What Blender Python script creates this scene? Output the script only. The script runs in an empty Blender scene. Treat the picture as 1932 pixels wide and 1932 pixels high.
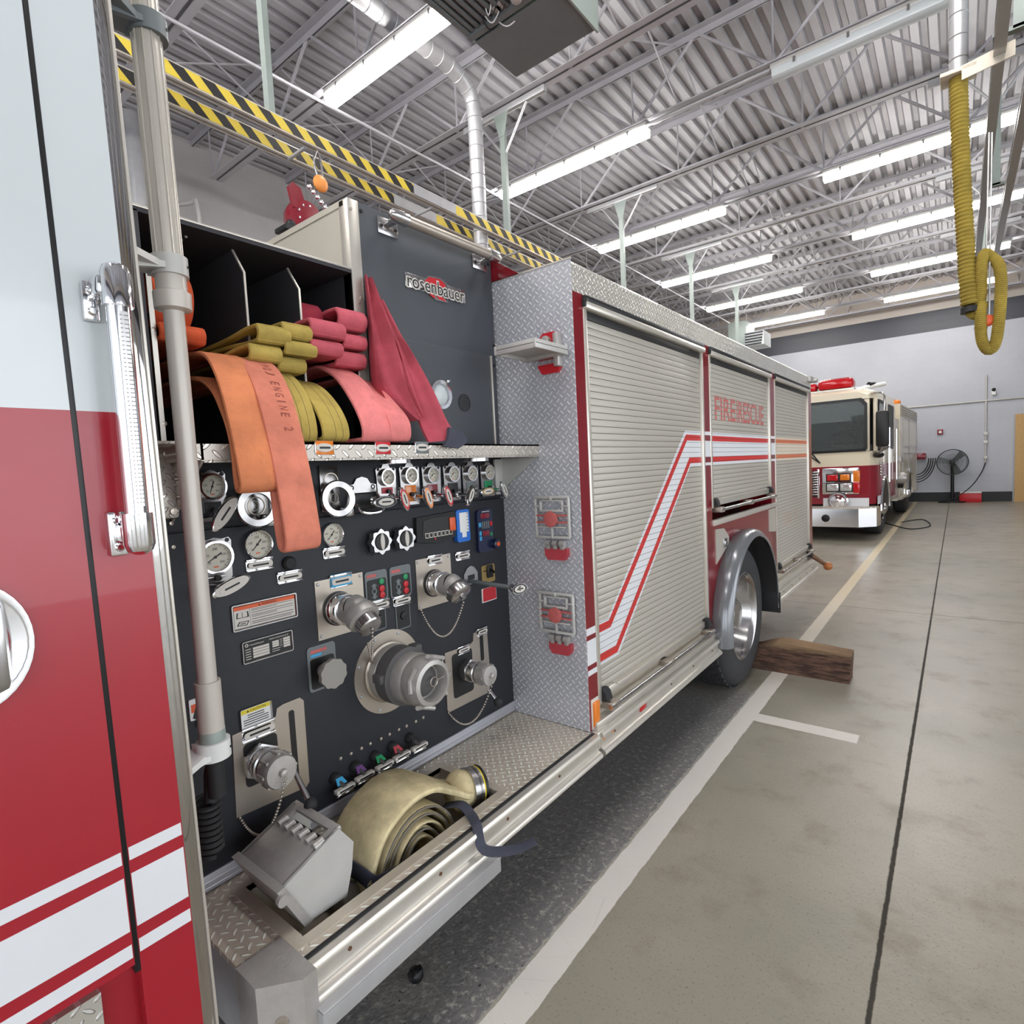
import bpy, bmesh, math, random
from mathutils import Vector, Matrix
random.seed(7)
R = math.radians
V = Vector
SC = bpy.context.scene
COL = SC.collection
# ------------------------------------------------------------------ camera model (same numbers as the camera object)
YAW, PITCH, ROLL, FPX, EYE = 0.670580695, 0.0724231087, 0.0500768667, 1063.57845, 1.6
_cy, _sy = math.cos(YAW), math.sin(YAW)
FW = V((-_sy*math.cos(PITCH), _cy*math.cos(PITCH), -math.sin(PITCH)))
_r = V((_cy, _sy, 0)); _d = FW.cross(_r)
RT = _r*math.cos(ROLL) + _d*math.sin(ROLL)
DN = -_r*math.sin(ROLL) + _d*math.cos(ROLL)
EYEP = V((0, 0, EYE))
def at(p, ax, val):
    """the place on the plane (axis = val) that a measured picture point belongs to"""
    d = RT*((p[0]-966)/FPX) + DN*((p[1]-966)/FPX) + FW
    return EYEP + d*((val-EYEP[ax])/d[ax])
XP, XB = -1.6, -1.2                      # planes of the pump panel and of the body side
def S(p, dx=0.0): return at(p, 0, XP+dx)
def B(p, dx=0.0): return at(p, 0, XB+dx)
qa = lambda x, y: (300+x/4.83, 820+y/4.83)
qb = lambda x, y: (600+x/4.83, 820+y/4.83)
qc = lambda x, y: (320+x/4.83, 1180+y/4.83)
qd = lambda x, y: (600+x/4.83, 1050+y/4.83)
qe = lambda x, y: (380+x/3.22, 1380+y/3.22)
qf = lambda x, y: (1250+x/3.715, 900+y/3.715)
qg = lambda x, y: (1000+x/3.714, 900+y/3.714)
qh = lambda x, y: (920+x/3.5125, 450+y/3.5125)
qi = lambda x, y: (1280+x/3.865, 620+y/3.865)
qj = lambda x, y: (1480+x/5.682, 700+y/5.682)
qk = lambda x, y: (300+x/3.864, 480+y/3.864)
ql = lambda x, y: (500+x/3.864, 300+y/3.864)
qm = lambda x, y: (x/2.191, 1050+y/2.191)
qn = lambda x, y: (x/2.972, 450+y/2.972)
def lin(c):
    return tuple(((v/255)/12.92 if v/255 <= .04045 else ((v/255+.055)/1.055)**2.4) for v in c)
# ------------------------------------------------------------------ materials
class NT:
    def __init__(s, mat):
        mat.use_nodes = True; s.t = mat.node_tree; s.t.nodes.clear()
        s.out = s.n('ShaderNodeOutputMaterial'); s.b = s.n('ShaderNodeBsdfPrincipled')
        s.t.links.new(s.b.outputs[0], s.out.inputs[0])
        tc = s.n('ShaderNodeTexCoord'); s.obj = tc.outputs['Object']; s._xyz = None
    def n(s, k): return s.t.nodes.new(k)
    def put(s, sock, v):
        if hasattr(v, 'is_linked') or isinstance(v, bpy.types.NodeSocket): s.t.links.new(v, sock)
        else:
            if isinstance(v, tuple) and len(v) == 3 and sock.type == 'RGBA': v = v+(1,)
            sock.default_value = v
    def set(s, **k):
        m = dict(col='Base Color', rough='Roughness', metal='Metallic', nrm='Normal', em='Emission Color', es='Emission Strength', coat='Coat Weight', alpha='Alpha', trans='Transmission Weight', ior='IOR', spec='Specular IOR Level', croug='Coat Roughness')
        for a, v in k.items(): s.put(s.b.inputs[m[a]], v)
    def m(s, op, a, b=0.0, c=None, clamp=False):
        n = s.n('ShaderNodeMath'); n.operation = op; n.use_clamp = clamp
        s.put(n.inputs[0], a); s.put(n.inputs[1], b)
        if c is not None: s.put(n.inputs[2], c)
        return n.outputs[0]
    def xyz(s):
        if s._xyz is None:
            n = s.n('ShaderNodeSeparateXYZ'); s.t.links.new(s.obj, n.inputs[0]); s._xyz = n.outputs
        return s._xyz
    def noise(s, scale, detail=3, rough=.55, vec=None, stretch=None):
        n = s.n('ShaderNodeTexNoise'); n.inputs['Scale'].default_value = scale; n.inputs['Detail'].default_value = detail; n.inputs['Roughness'].default_value = rough
        v = vec or s.obj
        if stretch:
            mp = s.n('ShaderNodeMapping'); mp.inputs['Scale'].default_value = stretch; s.t.links.new(v, mp.inputs[0]); v = mp.outputs[0]
        s.t.links.new(v, n.inputs['Vector']); return n.outputs['Fac']
    def voro(s, scale, feature='F1'):
        n = s.n('ShaderNodeTexVoronoi'); n.feature = feature; n.inputs['Scale'].default_value = scale
        s.t.links.new(s.obj, n.inputs['Vector']); return n.outputs['Distance']
    def ramp(s, f, lo, hi):
        n = s.n('ShaderNodeMapRange'); n.interpolation_type = 'SMOOTHSTEP'; n.clamp = True
        s.put(n.inputs[0], f); n.inputs[1].default_value = lo; n.inputs[2].default_value = hi
        return n.outputs[0]
    def mix(s, f, a, b):
        n = s.n('ShaderNodeMix'); n.data_type = 'RGBA'
        s.put(n.inputs[0], f); s.put(n.inputs[6], a); s.put(n.inputs[7], b); return n.outputs[2]
    def bump(s, h, strength=.3, dist=.01):
        n = s.n('ShaderNodeBump'); n.inputs['Strength'].default_value = strength; n.inputs['Distance'].default_value = dist
        s.put(n.inputs['Height'], h); return n.outputs[0]
MATS = {}
def mat(name, c, rough=.5, metal=0.0, var=.06, vs=6.0, bump=0, bs=200, coat=0, rv=.0, em=0, emc=None, spec=.5):
    """plain procedural finish: c in picture RGB, var = blotchy variation"""
    m = bpy.data.materials.new(name); t = NT(m)
    base = lin(c)
    lo = tuple(max(0, v*(1-var*2)) for v in base); hi = tuple(min(1, v*(1+var)) for v in base)
    f = t.noise(vs, 4, .6)
    t.set(col=t.mix(f, lo, hi) if var else base+(1,), rough=rough, metal=metal, coat=coat, spec=spec)
    if rv: t.set(rough=t.m('MULTIPLY_ADD', t.noise(vs*3, 3), rv, rough-rv/2, True))
    if bump: t.set(nrm=t.bump(t.noise(bs, 3), bump, .004))
    if em: t.set(em=lin(emc or c)+(1,), es=em)
    MATS[name] = m; return m
def dplate(name, axes, c=(205, 205, 208), cell=.030, rough=.3, dirt=0.0, metal=.55, hi=.6):
    """tread plate: crossed raised lozenges"""
    m = bpy.data.materials.new(name); t = NT(m); o = t.xyz()
    u, v = o[axes[0]], o[axes[1]]
    k = 1/(cell*1.0)
    a = t.m('MULTIPLY', t.m('ADD', u, v), k*.7071); b = t.m('MULTIPLY', t.m('SUBTRACT', u, v), k*.7071)
    fa = t.m('SUBTRACT', t.m('FRACT', a), .5); fb = t.m('SUBTRACT', t.m('FRACT', b), .5)
    par = t.m('FLOORED_MODULO', t.m('ADD', t.m('FLOOR', a), t.m('FLOOR', b)), 2.0)
    def loz(p, q):
        return t.m('SUBTRACT', 1.0, t.m('SQRT', t.m('ADD', t.m('POWER', t.m('DIVIDE', p, .56), 2.0), t.m('POWER', t.m('DIVIDE', q, .17), 2.0))))
    l1, l2 = loz(fa, fb), loz(fb, fa)
    h = t.m('ADD', t.m('MULTIPLY', l1, par), t.m('MULTIPLY', l2, t.m('SUBTRACT', 1.0, par)))
    h = t.ramp(h, 0.0, .38)
    base = lin(c); nz = t.noise(5, 4)
    col = t.mix(nz, tuple(x*.72 for x in base), base)
    if dirt:
        col = t.mix(t.m('MULTIPLY', t.ramp(t.noise(3.5, 5, .65), .42, .68), dirt), col, lin((122, 108, 90)))
    col = t.mix(t.m('MULTIPLY', h, hi), col, tuple(min(1, x*1.8) for x in base))  # lozenges tinted paler: their highlights are painted into the colour
    t.set(col=col, metal=metal, rough=t.m('MULTIPLY_ADD', h, -.12, rough), nrm=t.bump(h, .9, .004))
    MATS[name] = m; return m

mat('cab_white', (208, 214, 217), .22, 0, .02, 3, coat=.4)
mat('cab_red', (166, 20, 40), .3, 0, .10, 2.5, coat=.35, rv=.12)
mat('body_red', (126, 20, 32), .22, 0, .06, 3, coat=.5)
mat('decal_red', (205, 48, 46), .4, 0, .05)
mat('decal_orange', (214, 120, 84), .45, 0, .05)
mat('decal_white', (224, 226, 230), .42, 0, .03)
mat('decal_cream', (222, 208, 190), .45, 0, .03)
mat('faded_red', (203, 104, 100), .5, 0, .2, 40)
mat('ghost_red', (196, 172, 158), .5, 0, .1, 40)
mat('panel_black', (38, 40, 47), .55, 0, .12, 30, bump=.25, bs=600)
mat('panel_grey', (70, 74, 80), .5, 0, .06, 8, bump=.15, bs=500)
mat('inner_black', (58, 57, 62), .55, 0, .1, 20)
mat('black', (16, 16, 18), .45, 0, .1)
mat('gasket', (14, 12, 16), .4, 0, .1)
mat('rubber', (34, 34, 36), .7, 0, .15, 12)
mat('tire', (52, 52, 54), .75, 0, .18, 10, bump=.2, bs=90)
mat('chrome', (235, 235, 238), .08, 1, .02)
mat('chrome_soft', (190, 188, 188), .22, .95, .10, 20, rv=.12)
mat('cast_alu', (188, 184, 180), .38, .45, .14, 25, bump=.15, bs=160)
mat('steel', (184, 174, 162), .34, .7, .06, 12, rv=.1)
mat('alu', (218, 212, 202), .32, .6, .07, 7, rv=.1)
mat('alu_dirty', (206, 196, 180), .45, .35, .14, 9, rv=.1)
mat('strip_alu', (200, 198, 196), .045, 1, .04, 40)
mat('stencil', (158, 78, 62), .7, 0, .2, 60)
mat('galv', (188, 188, 190), .38, .4, .12, 9)
mat('grey_paint', (198, 196, 192), .42, .2, .08, 10)
mat('pole_grey', (206, 198, 190), .35, .15, .05, 8)
mat('pole_alu', (210, 203, 192), .3, .4, .06, 10)
mat('slat', (188, 182, 172), .42, .25, .03, 3)
mat('slat_gap', (98, 92, 84), .6, .1, .05)
mat('cream_wall', (228, 220, 204), .5, .1, .04, 4)
mat('grey_fender', (128, 130, 134), .2, .35, .08, 12, rv=.1)
mat('knob_brown', (176, 104, 50), .35, 0, .1)
mat('rust', (116, 82, 60), .6, .3, .2, 30)
mat('amber', (232, 128, 34), .2, 0, .05, coat=.5)
mat('red_lens', (196, 22, 30), .15, 0, .08, 30, coat=.5)
mat('bright_red', (200, 34, 44), .35, 0, .05)
mat('dull_red', (186, 66, 76), .5, 0, .12, 30)
mat('maroon', (132, 18, 38), .25, 0, .08, coat=.4)
mat('orange', (226, 96, 48), .4, 0, .06)
mat('blue', (30, 110, 205), .35, 0, .05, coat=.3)
mat('cyan', (70, 170, 220), .4, 0, .05)
mat('navy', (24, 32, 66), .35, 0, .1, coat=.3)
mat('green', (40, 150, 96), .4, 0, .05)
mat('purple', (110, 70, 130), .4, 0, .05)
mat('yellow', (236, 214, 60), .4, 0, .05)
mat('gold', (176, 150, 96), .35, .6, .08)
mat('white', (232, 232, 230), .45, 0, .03)
mat('paper', (214, 208, 200), .5, 0, .04)
mat('dial', (206, 200, 184), .4, 0, .05)
mat('ink', (26, 26, 28), .5, 0, .0)
mat('hazard_yellow', (222, 196, 70), .4, 0, .05)
mat('hazard_black', (34, 32, 32), .45, 0, .05)
mat('roof_steel', (176, 174, 178), .42, .1, .10, 3)
mat('truss_steel', (188, 186, 191), .45, .1, .10, 3)
mat('heater_green', (150, 160, 154), .45, .1, .05, 6)
mat('chrome_plate', (150, 147, 146), .2, .95, .1, 20)
mat('heater_grey', (116, 122, 124), .5, .1, .07, 6)
mat('clear_lens', (206, 212, 214), .25, 0, .03)
mat('osb', (206, 168, 112), .7, 0, .22, 40)
mat('baseboard_black', (22, 24, 28), .5, 0, .05)
mat('orange_strap', (236, 150, 70), .5, 0, .05)
mat('fluted_grey', (150, 146, 140), .5, 0, .06)
mat('skin_grey', (92, 90, 90), .6, 0, .1, 30, bump=.3, bs=300)
mat('cab2_cream', (226, 214, 190), .25, 0, .03, 3, coat=.4)
mat('cab2_red', (140, 20, 38), .3, 0, .06, coat=.3)
mat('cab2_side_reflection', (160, 100, 118), .3, 0, .1, 5)  # flat tint for the reflection painted on the second cab's side
mat('seat_dark', (44, 48, 52), .7, 0, .1)
mat('headlamp', (226, 226, 224), .1, .6, .1, 60)
def fabric(name, c, var=.12, stripe=None):
    m = bpy.data.materials.new(name); t = NT(m); b = lin(c)
    col = t.mix(t.ramp(t.noise(7, 5, .62), .3, .72), tuple(x*(1-var*2.2) for x in b), tuple(min(1, x*(1+var*.6)) for x in b))
    col = t.mix(t.m('MULTIPLY', t.ramp(t.noise(30, 4, .7), .52, .75), .45), col, tuple(x*.62 for x in b))
    w = t.noise(420, 2, .5)
    t.set(col=col, rough=.85, nrm=t.bump(w, .35, .002), spec=.25)
    MATS[name] = m
fabric('hose_orange', (230, 142, 98)); fabric('hose_orange_pink', (228, 138, 114)); fabric('hose_orange_dark', (206, 88, 52))
fabric('hose_yellow', (190, 166, 88), .14); fabric('hose_pink', (206, 98, 110)); fabric('hose_pink_light', (238, 138, 136)); fabric('hose_pink_dark', (176, 60, 78))
fabric('vinyl_pink', (186, 82, 95), .12); fabric('hose_tan', (220, 204, 162), .2); fabric('webbing', (70, 72, 84), .1)
fabric('yellow_duct', (160, 139, 62), .12); fabric('hose_edge', (126, 120, 110), .1)
dplate('tread_front', (0, 2), (204, 205, 214), dirt=.06, metal=.35, rough=.4, cell=.0235, hi=.8); dplate('tread_side', (1, 2), (222, 218, 208), rough=.28, metal=.55, cell=.024)
dplate('tread_floor', (0, 1), (216, 204, 188), dirt=.25, rough=.34, cell=.026, metal=.12, hi=1.0)
dplate('tread_lip', (1, 2), (196, 188, 178), rough=.34, cell=.032, metal=.4)
def wood_mat():
    m = bpy.data.materials.new('old_wood'); t = NT(m)
    g = t.noise(7, 6, .72, stretch=(1.0, 5, 7)); k = t.noise(30, 3, .6, stretch=(.7, 8, 8))
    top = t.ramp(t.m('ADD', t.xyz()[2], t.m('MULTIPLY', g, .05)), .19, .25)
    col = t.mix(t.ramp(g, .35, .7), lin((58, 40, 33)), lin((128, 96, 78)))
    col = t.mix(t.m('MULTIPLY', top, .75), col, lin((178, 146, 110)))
    t.set(col=col, rough=.8, nrm=t.bump(t.m('ADD', g, t.m('MULTIPLY', k, .5)), .8, .02)); MATS['old_wood'] = m
wood_mat()
def glass_mat():
    m = bpy.data.materials.new('windshield_glass'); t = NT(m)
    t.set(col=(.62, .74, .74, 1), rough=.02, trans=.9, ior=1.3, spec=.7); MATS['windshield_glass'] = m
    m = bpy.data.materials.new('gauge_glass'); t = NT(m); t.set(col=lin((196, 190, 176))+(1,), rough=.12, coat=.6); MATS['gauge_glass'] = m
glass_mat()
def floor_mat():
    m = bpy.data.materials.new('concrete_floor'); t = NT(m); o = t.xyz(); X, Y = o[0], o[1]
    n1 = t.noise(.55, 5, .6); n2 = t.noise(3.2, 5, .65); n3 = t.noise(22, 4, .65); n4 = t.noise(110, 2, .6)
    col = t.mix(t.ramp(n1, .3, .7), lin((146, 142, 128)), lin((168, 160, 145)))
    col = t.mix(t.m('MULTIPLY', t.ramp(n2, .50, .72), .5), col, lin((120, 108, 90)))
    col = t.mix(t.m('MULTIPLY', t.ramp(n4, .58, .70), .5), col, lin((96, 92, 84)))
    # light worn patch beside the joint
    # rough old paving under the near engine
    e1 = t.m('ADD', X, t.m('MULTIPLY', t.m('SUBTRACT', n3, .5), .03))
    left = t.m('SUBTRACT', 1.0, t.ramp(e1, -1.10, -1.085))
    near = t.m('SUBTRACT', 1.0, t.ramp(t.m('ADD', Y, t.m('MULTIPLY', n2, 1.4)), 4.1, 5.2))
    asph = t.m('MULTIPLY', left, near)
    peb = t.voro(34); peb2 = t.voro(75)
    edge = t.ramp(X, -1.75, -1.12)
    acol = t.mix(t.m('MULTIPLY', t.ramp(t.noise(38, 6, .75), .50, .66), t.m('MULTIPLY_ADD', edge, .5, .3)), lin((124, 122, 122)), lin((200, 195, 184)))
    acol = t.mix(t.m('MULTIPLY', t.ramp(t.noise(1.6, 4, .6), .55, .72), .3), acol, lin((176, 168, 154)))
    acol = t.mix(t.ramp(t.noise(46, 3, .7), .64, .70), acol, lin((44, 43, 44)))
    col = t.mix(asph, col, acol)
    # saw-cut joints
    wob = t.m('MULTIPLY', t.m('SUBTRACT', n3, .5), .010)
    jd = None
    for (c, ax) in ((-.19, X), (6.74, Y), (12.4, Y), (17.6, Y), (2.9, X)):
        d = t.m('ABSOLUTE', t.m('SUBTRACT', t.m('ADD', ax, wob), c))
        w = .0062 if ax is X else .004
        k = t.m('SUBTRACT', 1.0, t.ramp(d, w*.7, w*1.5))
        jd = k if jd is None else t.m('MAXIMUM', jd, k)
    jd = t.m('MULTIPLY', jd, t.m('SUBTRACT', 1.0, asph))
    col = t.mix(t.m('MULTIPLY', jd, .92), col, lin((40, 35, 30)))
    # painted stripes
    wn = t.m('MULTIPLY', t.m('SUBTRACT', t.noise(9, 4, .6), .5), .016)
    d1 = t.m('ABSOLUTE', t.m('ADD', t.m('SUBTRACT', X, -1.030), wn))
    p1 = t.m('SUBTRACT', 1.0, t.ramp(d1, .053, .056))
    d2 = t.m('ABSOLUTE', t.m('ADD', t.m('SUBTRACT', Y, 3.567), wn))
    p2 = t.m('MULTIPLY', t.m('SUBTRACT', 1.0, t.ramp(d2, .056, .060)), t.m('MULTIPLY', t.ramp(X, -1.03, -1.02), t.m('SUBTRACT', 1.0, t.ramp(X, -.432, -.428))))
    paint = t.m('MAXIMUM', p1, p2)
    worn = t.m('MULTIPLY', t.ramp(t.noise(26, 6, .75), .64, .70), .8)
    cr = t.m('MULTIPLY', t.m('SUBTRACT', 1.0, t.ramp(t.voro(7, 'DISTANCE_TO_EDGE'), .001, .008)), .14)
    worn = t.m('MAXIMUM', worn, cr)
    pcol = t.mix(t.ramp(Y, 2.5, 9.0), lin((226, 221, 214)), lin((214, 198, 166)))
    pm = t.m('MULTIPLY', paint, t.m('SUBTRACT', 1.0, worn))
    col = t.mix(pm, col, pcol)
    rough = t.m('ADD', t.m('MULTIPLY', n2, .22), .24)
    rough = t.m('ADD', rough, t.m('MULTIPLY', asph, .10))
    rough = t.m('ADD', t.m('ADD', rough, t.m('MULTIPLY', jd, .5)), t.m('MULTIPLY', pm, .12))
    h = t.m('ADD', t.m('MULTIPLY', n3, .15), t.m('MULTIPLY', asph, t.m('ADD', t.m('MULTIPLY', peb, .15), t.m('ADD', t.m('MULTIPLY', t.noise(30, 6, .75), .55), t.m('MULTIPLY', peb2, .2)))))
    h = t.m('SUBTRACT', h, t.m('MULTIPLY', jd, .25))
    t.set(col=col, rough=rough, nrm=t.bump(h, .5, .02), spec=.5); MATS['concrete_floor'] = m
floor_mat()
def wall_mat(name, band):
    m = bpy.data.materials.new(name); t = NT(m); o = t.xyz(); Z = o[2]
    H = t.m('ADD', o[0], o[1])
    row = t.m('DIVIDE', Z, .203); fr = t.m('FRACT', row)
    sh = t.m('MULTIPLY', t.m('FLOORED_MODULO', t.m('FLOOR', row), 2.0), .5)
    fc = t.m('FRACT', t.m('ADD', t.m('DIVIDE', H, .406), sh))
    j = t.m('MAXIMUM', t.m('SUBTRACT', 1.0, t.ramp(t.m('MINIMUM', fr, t.m('SUBTRACT', 1.0, fr)), .01, .05)), t.m('SUBTRACT', 1.0, t.ramp(t.m('MINIMUM', fc, t.m('SUBTRACT', 1.0, fc)), .005, .025)))
    col = t.mix(t.noise(1.5, 4), lin((174, 177, 186)), lin((192, 194, 201)))
    up = t.mix(t.noise(1.2, 3), lin((190, 180, 172)), lin((206, 196, 186)))
    if band:
        col = t.mix(t.ramp(Z, 5.195, 5.20), col, lin((62, 64, 72)))
        col = t.mix(t.ramp(Z, 5.81, 5.82), col, up)
    else: col = t.mix(t.noise(1.2, 3), lin((176, 172, 172)), lin((196, 192, 190)))
    col = t.mix(t.m('MULTIPLY', j, .035), col, lin((90, 90, 96)))
    t.set(col=col, rough=.45, nrm=t.bump(t.m('SUBTRACT', t.m('MULTIPLY', t.noise(120, 3), .2), j), .18, .005)); MATS[name] = m
wall_mat('block_wall_banded', True); wall_mat('block_wall', False)
def tube_mat():
    m = bpy.data.materials.new('lit_diffuser'); t = NT(m)
    t.set(col=(.9, .9, .9, 1), em=(1.0, .975, .95, 1), es=28.0); MATS['lit_diffuser'] = m
tube_mat()
# ------------------------------------------------------------------ mesh builder
ORG = {}
class MB:
    def __init__(s): s.v = []; s.f = []; s.mi = []; s.ms = []; s.cur = 0; s.T = Matrix.Identity(4)
    def use(s, name):
        m = MATS[name]
        if m not in s.ms: s.ms.append(m)
        s.cur = s.ms.index(m); return s
    def add(s, vs, fs):
        o = len(s.v); s.v += [s.T @ V(p) for p in vs]
        for f in fs: s.f.append([i+o for i in f]); s.mi.append(s.cur)
    def box(s, a, b, bev=0.0, M=None):
        a, b = V(a), V(b); lo = V((min(a.x, b.x), min(a.y, b.y), min(a.z, b.z))); hi = V((max(a.x, b.x), max(a.y, b.y), max(a.z, b.z)))
        bev = min(bev, .49*min(hi-lo))
        if bev <= 0:
            vs = [(x, y, z) for x in (lo.x, hi.x) for y in (lo.y, hi.y) for z in (lo.z, hi.z)]
            fs = [(0, 1, 3, 2), (4, 6, 7, 5), (0, 4, 5, 1), (2, 3, 7, 6), (0, 2, 6, 4), (1, 5, 7, 3)]
        else:
            bm = bmesh.new(); bmesh.ops.create_cube(bm, size=1)
            for v in bm.verts: v.co = V(((lo.x+hi.x)/2+v.co.x*(hi.x-lo.x), (lo.y+hi.y)/2+v.co.y*(hi.y-lo.y), (lo.z+hi.z)/2+v.co.z*(hi.z-lo.z)))
            bmesh.ops.bevel(bm, geom=bm.edges[:], offset=bev, segments=2, affect='EDGES', profile=.5)
            bm.verts.index_update(); vs = [v.co.copy() for v in bm.verts]; fs = [[v.index for v in f.verts] for f in bm.faces]; bm.free()
        if M is not None: vs = [M @ V(p) for p in vs]
        s.add(vs, fs)
    def lathe(s, prof, o, ax, seg=24, ref=None, cap=True):
        """prof: (radius, distance along ax)"""
        o, ax = V(o), V(ax).normalized()
        r = V(ref) if ref else (V((0, 0, 1)) if abs(ax.z) < .9 else V((1, 0, 0)))
        u = (r-ax*r.dot(ax)).normalized(); w = ax.cross(u)
        vs = []; fs = []; n = len(prof)
        for k in range(seg):
            a = 2*math.pi*k/seg
            for (rr, h) in prof: vs.append(o+ax*h+(u*math.cos(a)+w*math.sin(a))*rr)
        for k in range(seg):
            k2 = (k+1) % seg
            for i in range(n-1): fs.append((k*n+i, k2*n+i, k2*n+i+1, k*n+i+1))
        loop = abs(prof[0][0]-prof[-1][0])+abs(prof[0][1]-prof[-1][1]) < 1e-9
        for i, rev in ((0, True), (n-1, False)):
            if prof[i][0] > 1e-6 and not loop and cap:
                l = [k*n+i for k in range(seg)]; fs.append(l[::-1] if rev else l)
        s.add(vs, fs)
    def cyl(s, a, b, r, r2=None, seg=16):
        a, b = V(a), V(b); s.lathe([(r, 0), (r if r2 is None else r2, (b-a).length)], a, b-a, seg)
    def sphere(s, c, r, seg=16, sc=(1, 1, 1)):
        pr = [(max(1e-4, r*math.sin(math.pi*i/8)), -r*math.cos(math.pi*i/8)) for i in range(9)]
        T0 = s.T; s.T = T0 @ Matrix.Translation(V(c)) @ Matrix.Diagonal((sc[0], sc[1], sc[2], 1)); s.lathe(pr, (0, 0, 0), (0, 0, 1), seg); s.T = T0
    def tube(s, path, r, seg=10, closed=False, rads=None):
        P = [V(p) for p in path]; n = len(P); vs = []; fs = []; pu = None
        for i in range(n):
            a = P[(i-1) % n] if (closed or i > 0) else P[0]; b = P[(i+1) % n] if (closed or i < n-1) else P[-1]
            t = (b-a).normalized()
            if pu is None: q = V((0, 0, 1)) if abs(t.z) < .9 else V((1, 0, 0)); u = (q-t*q.dot(t)).normalized()
            else:
                u = pu-t*pu.dot(t)
                u = u.normalized() if u.length > 1e-6 else pu
            pu = u; w = t.cross(u); rr = rads[i] if rads else r
            for k in range(seg): vs.append(P[i]+(u*math.cos(2*math.pi*k/seg)+w*math.sin(2*math.pi*k/seg))*rr)
        for i in range(n if closed else n-1):
            j = (i+1) % n
            for k in range(seg): fs.append((i*seg+k, i*seg+(k+1) % seg, j*seg+(k+1) % seg, j*seg+k))
        if not closed: fs.append(list(range(seg))[::-1]); fs.append([(n-1)*seg+k for k in range(seg)])
        s.add(vs, fs)
    def ribbon(s, path, wd, w, t, ws=None):
        """flat hose / strap: rounded flat section swept along path; wd = width direction (vector or list)"""
        P = [V(p) for p in path]; n = len(P); sec = []
        for k in range(5): a = math.pi/2*(1-k/2); sec.append((.5-t/w*.5+t/w*.5*math.cos(a), .5*math.sin(a)))
        sec = sec+[(-x, -y) for (x, y) in sec]
        m = len(sec); vs = []; fs = []
        for i in range(n):
            a = P[max(i-1, 0)]; b = P[min(i+1, n-1)]; tg = (b-a).normalized()
            W = V(wd[i]) if isinstance(wd, list) else V(wd)
            W = (W-tg*W.dot(tg)).normalized(); N = tg.cross(W); ww = ws[i] if ws else w
            for (x, y) in sec: vs.append(P[i]+W*(x*ww)+N*(y*t))
        for i in range(n-1):
            for k in range(m): fs.append((i*m+k, i*m+(k+1) % m, (i+1)*m+(k+1) % m, (i+1)*m+k))
        fs.append(list(range(m))[::-1]); fs.append([(n-1)*m+k for k in range(m)])
        s.add(vs, fs)
    def prism(s, poly, o, u, v, d):
        """polygon in the (u, v) plane at o, thickened by d along u x v"""
        o, u, v = V(o), V(u), V(v); nn = u.cross(v).normalized()*d; n = len(poly)
        a = [o+u*x+v*y for (x, y) in poly]
        ar = sum(poly[i][0]*poly[(i+1) % n][1]-poly[(i+1) % n][0]*poly[i][1] for i in range(n))
        vs = a+[p+nn for p in a]
        fr, bk = [n+i for i in range(n)], list(range(n))[::-1]
        sd = [(i, (i+1) % n, n+(i+1) % n, n+i) for i in range(n)]
        if (ar < 0) != (d < 0): fr, bk, sd = fr[::-1], bk[::-1], [q[::-1] for q in sd]
        s.add(vs, [fr, bk]+sd)
    def yz(s, poly, x, d=.003):                 # plate standing on a plane X = x, facing +X
        s.prism(poly, (x, 0, 0), (0, 1, 0), (0, 0, 1), d)
    def ring(s, c, ax, r0, r1, d, seg=32):
        s.lathe([(r0, 0), (r1, 0), (r1, d), (r0, d), (r0, 0)], c, ax, seg)
    def text(s, txt, c, u, v, h, w=None, d=.0005, shear=0, bold=0):
        key = (txt, bold)
        if key not in TXT:
            cu = bpy.data.curves.new('t', 'FONT'); cu.body = txt; cu.align_x = 'CENTER'; cu.align_y = 'CENTER'; cu.resolution_u = 3; cu.offset = bold
            ob = bpy.data.objects.new('t', cu); me = ob.to_mesh()
            vs = [p.co.copy() for p in me.vertices]; fs = [list(p.vertices) for p in me.polygons]
            ob.to_mesh_clear(); bpy.data.objects.remove(ob); bpy.data.curves.remove(cu)
            xs = [p.x for p in vs]; ys = [p.y for p in vs]
            TXT[key] = ([((p.x-(min(xs)+max(xs))/2), (p.y-(min(ys)+max(ys))/2)) for p in vs], fs, max(xs)-min(xs), max(ys)-min(ys))
        P, fs, W, H = TXT[key]; c, u, v = V(c), V(u), V(v); n = u.cross(v)
        sy = h/H; sx = (w/W) if w else sy
        s.add([c+u*((x+shear*y)*sx)+v*(y*sy)+n*d for (x, y) in P], fs)
    def build(s, name, parent=None, label=None, cat=None, group=None, kind=None, smooth=True, org=None):
        me = bpy.data.meshes.new(name)
        if parent is not None: o0 = ORG[parent.name]
        elif org is not None: o0 = V(org)
        else:
            o0 = V((sum(p.x for p in s.v)/len(s.v), sum(p.y for p in s.v)/len(s.v), min(p.z for p in s.v)))
        me.from_pydata([p-o0 for p in s.v], [], s.f)
        for m in s.ms: me.materials.append(m)
        me.polygons.foreach_set('material_index', s.mi)
        if smooth:
            me.polygons.foreach_set('use_smooth', [True]*len(me.polygons)); me.set_sharp_from_angle(angle=R(38))
        me.validate(); me.update()
        ob = bpy.data.objects.new(name, me); COL.objects.link(ob)
        ORG[ob.name] = o0
        if parent is None: ob.location = o0
        else: ob.parent = parent
        tag(ob, label, cat, group, kind); return ob
TXT = {}
def tag(o, label=None, cat=None, group=None, kind=None):
    for k, v in (('label', label), ('category', cat), ('group', group), ('kind', kind)):
        if v: o[k] = v
    return o
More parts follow.
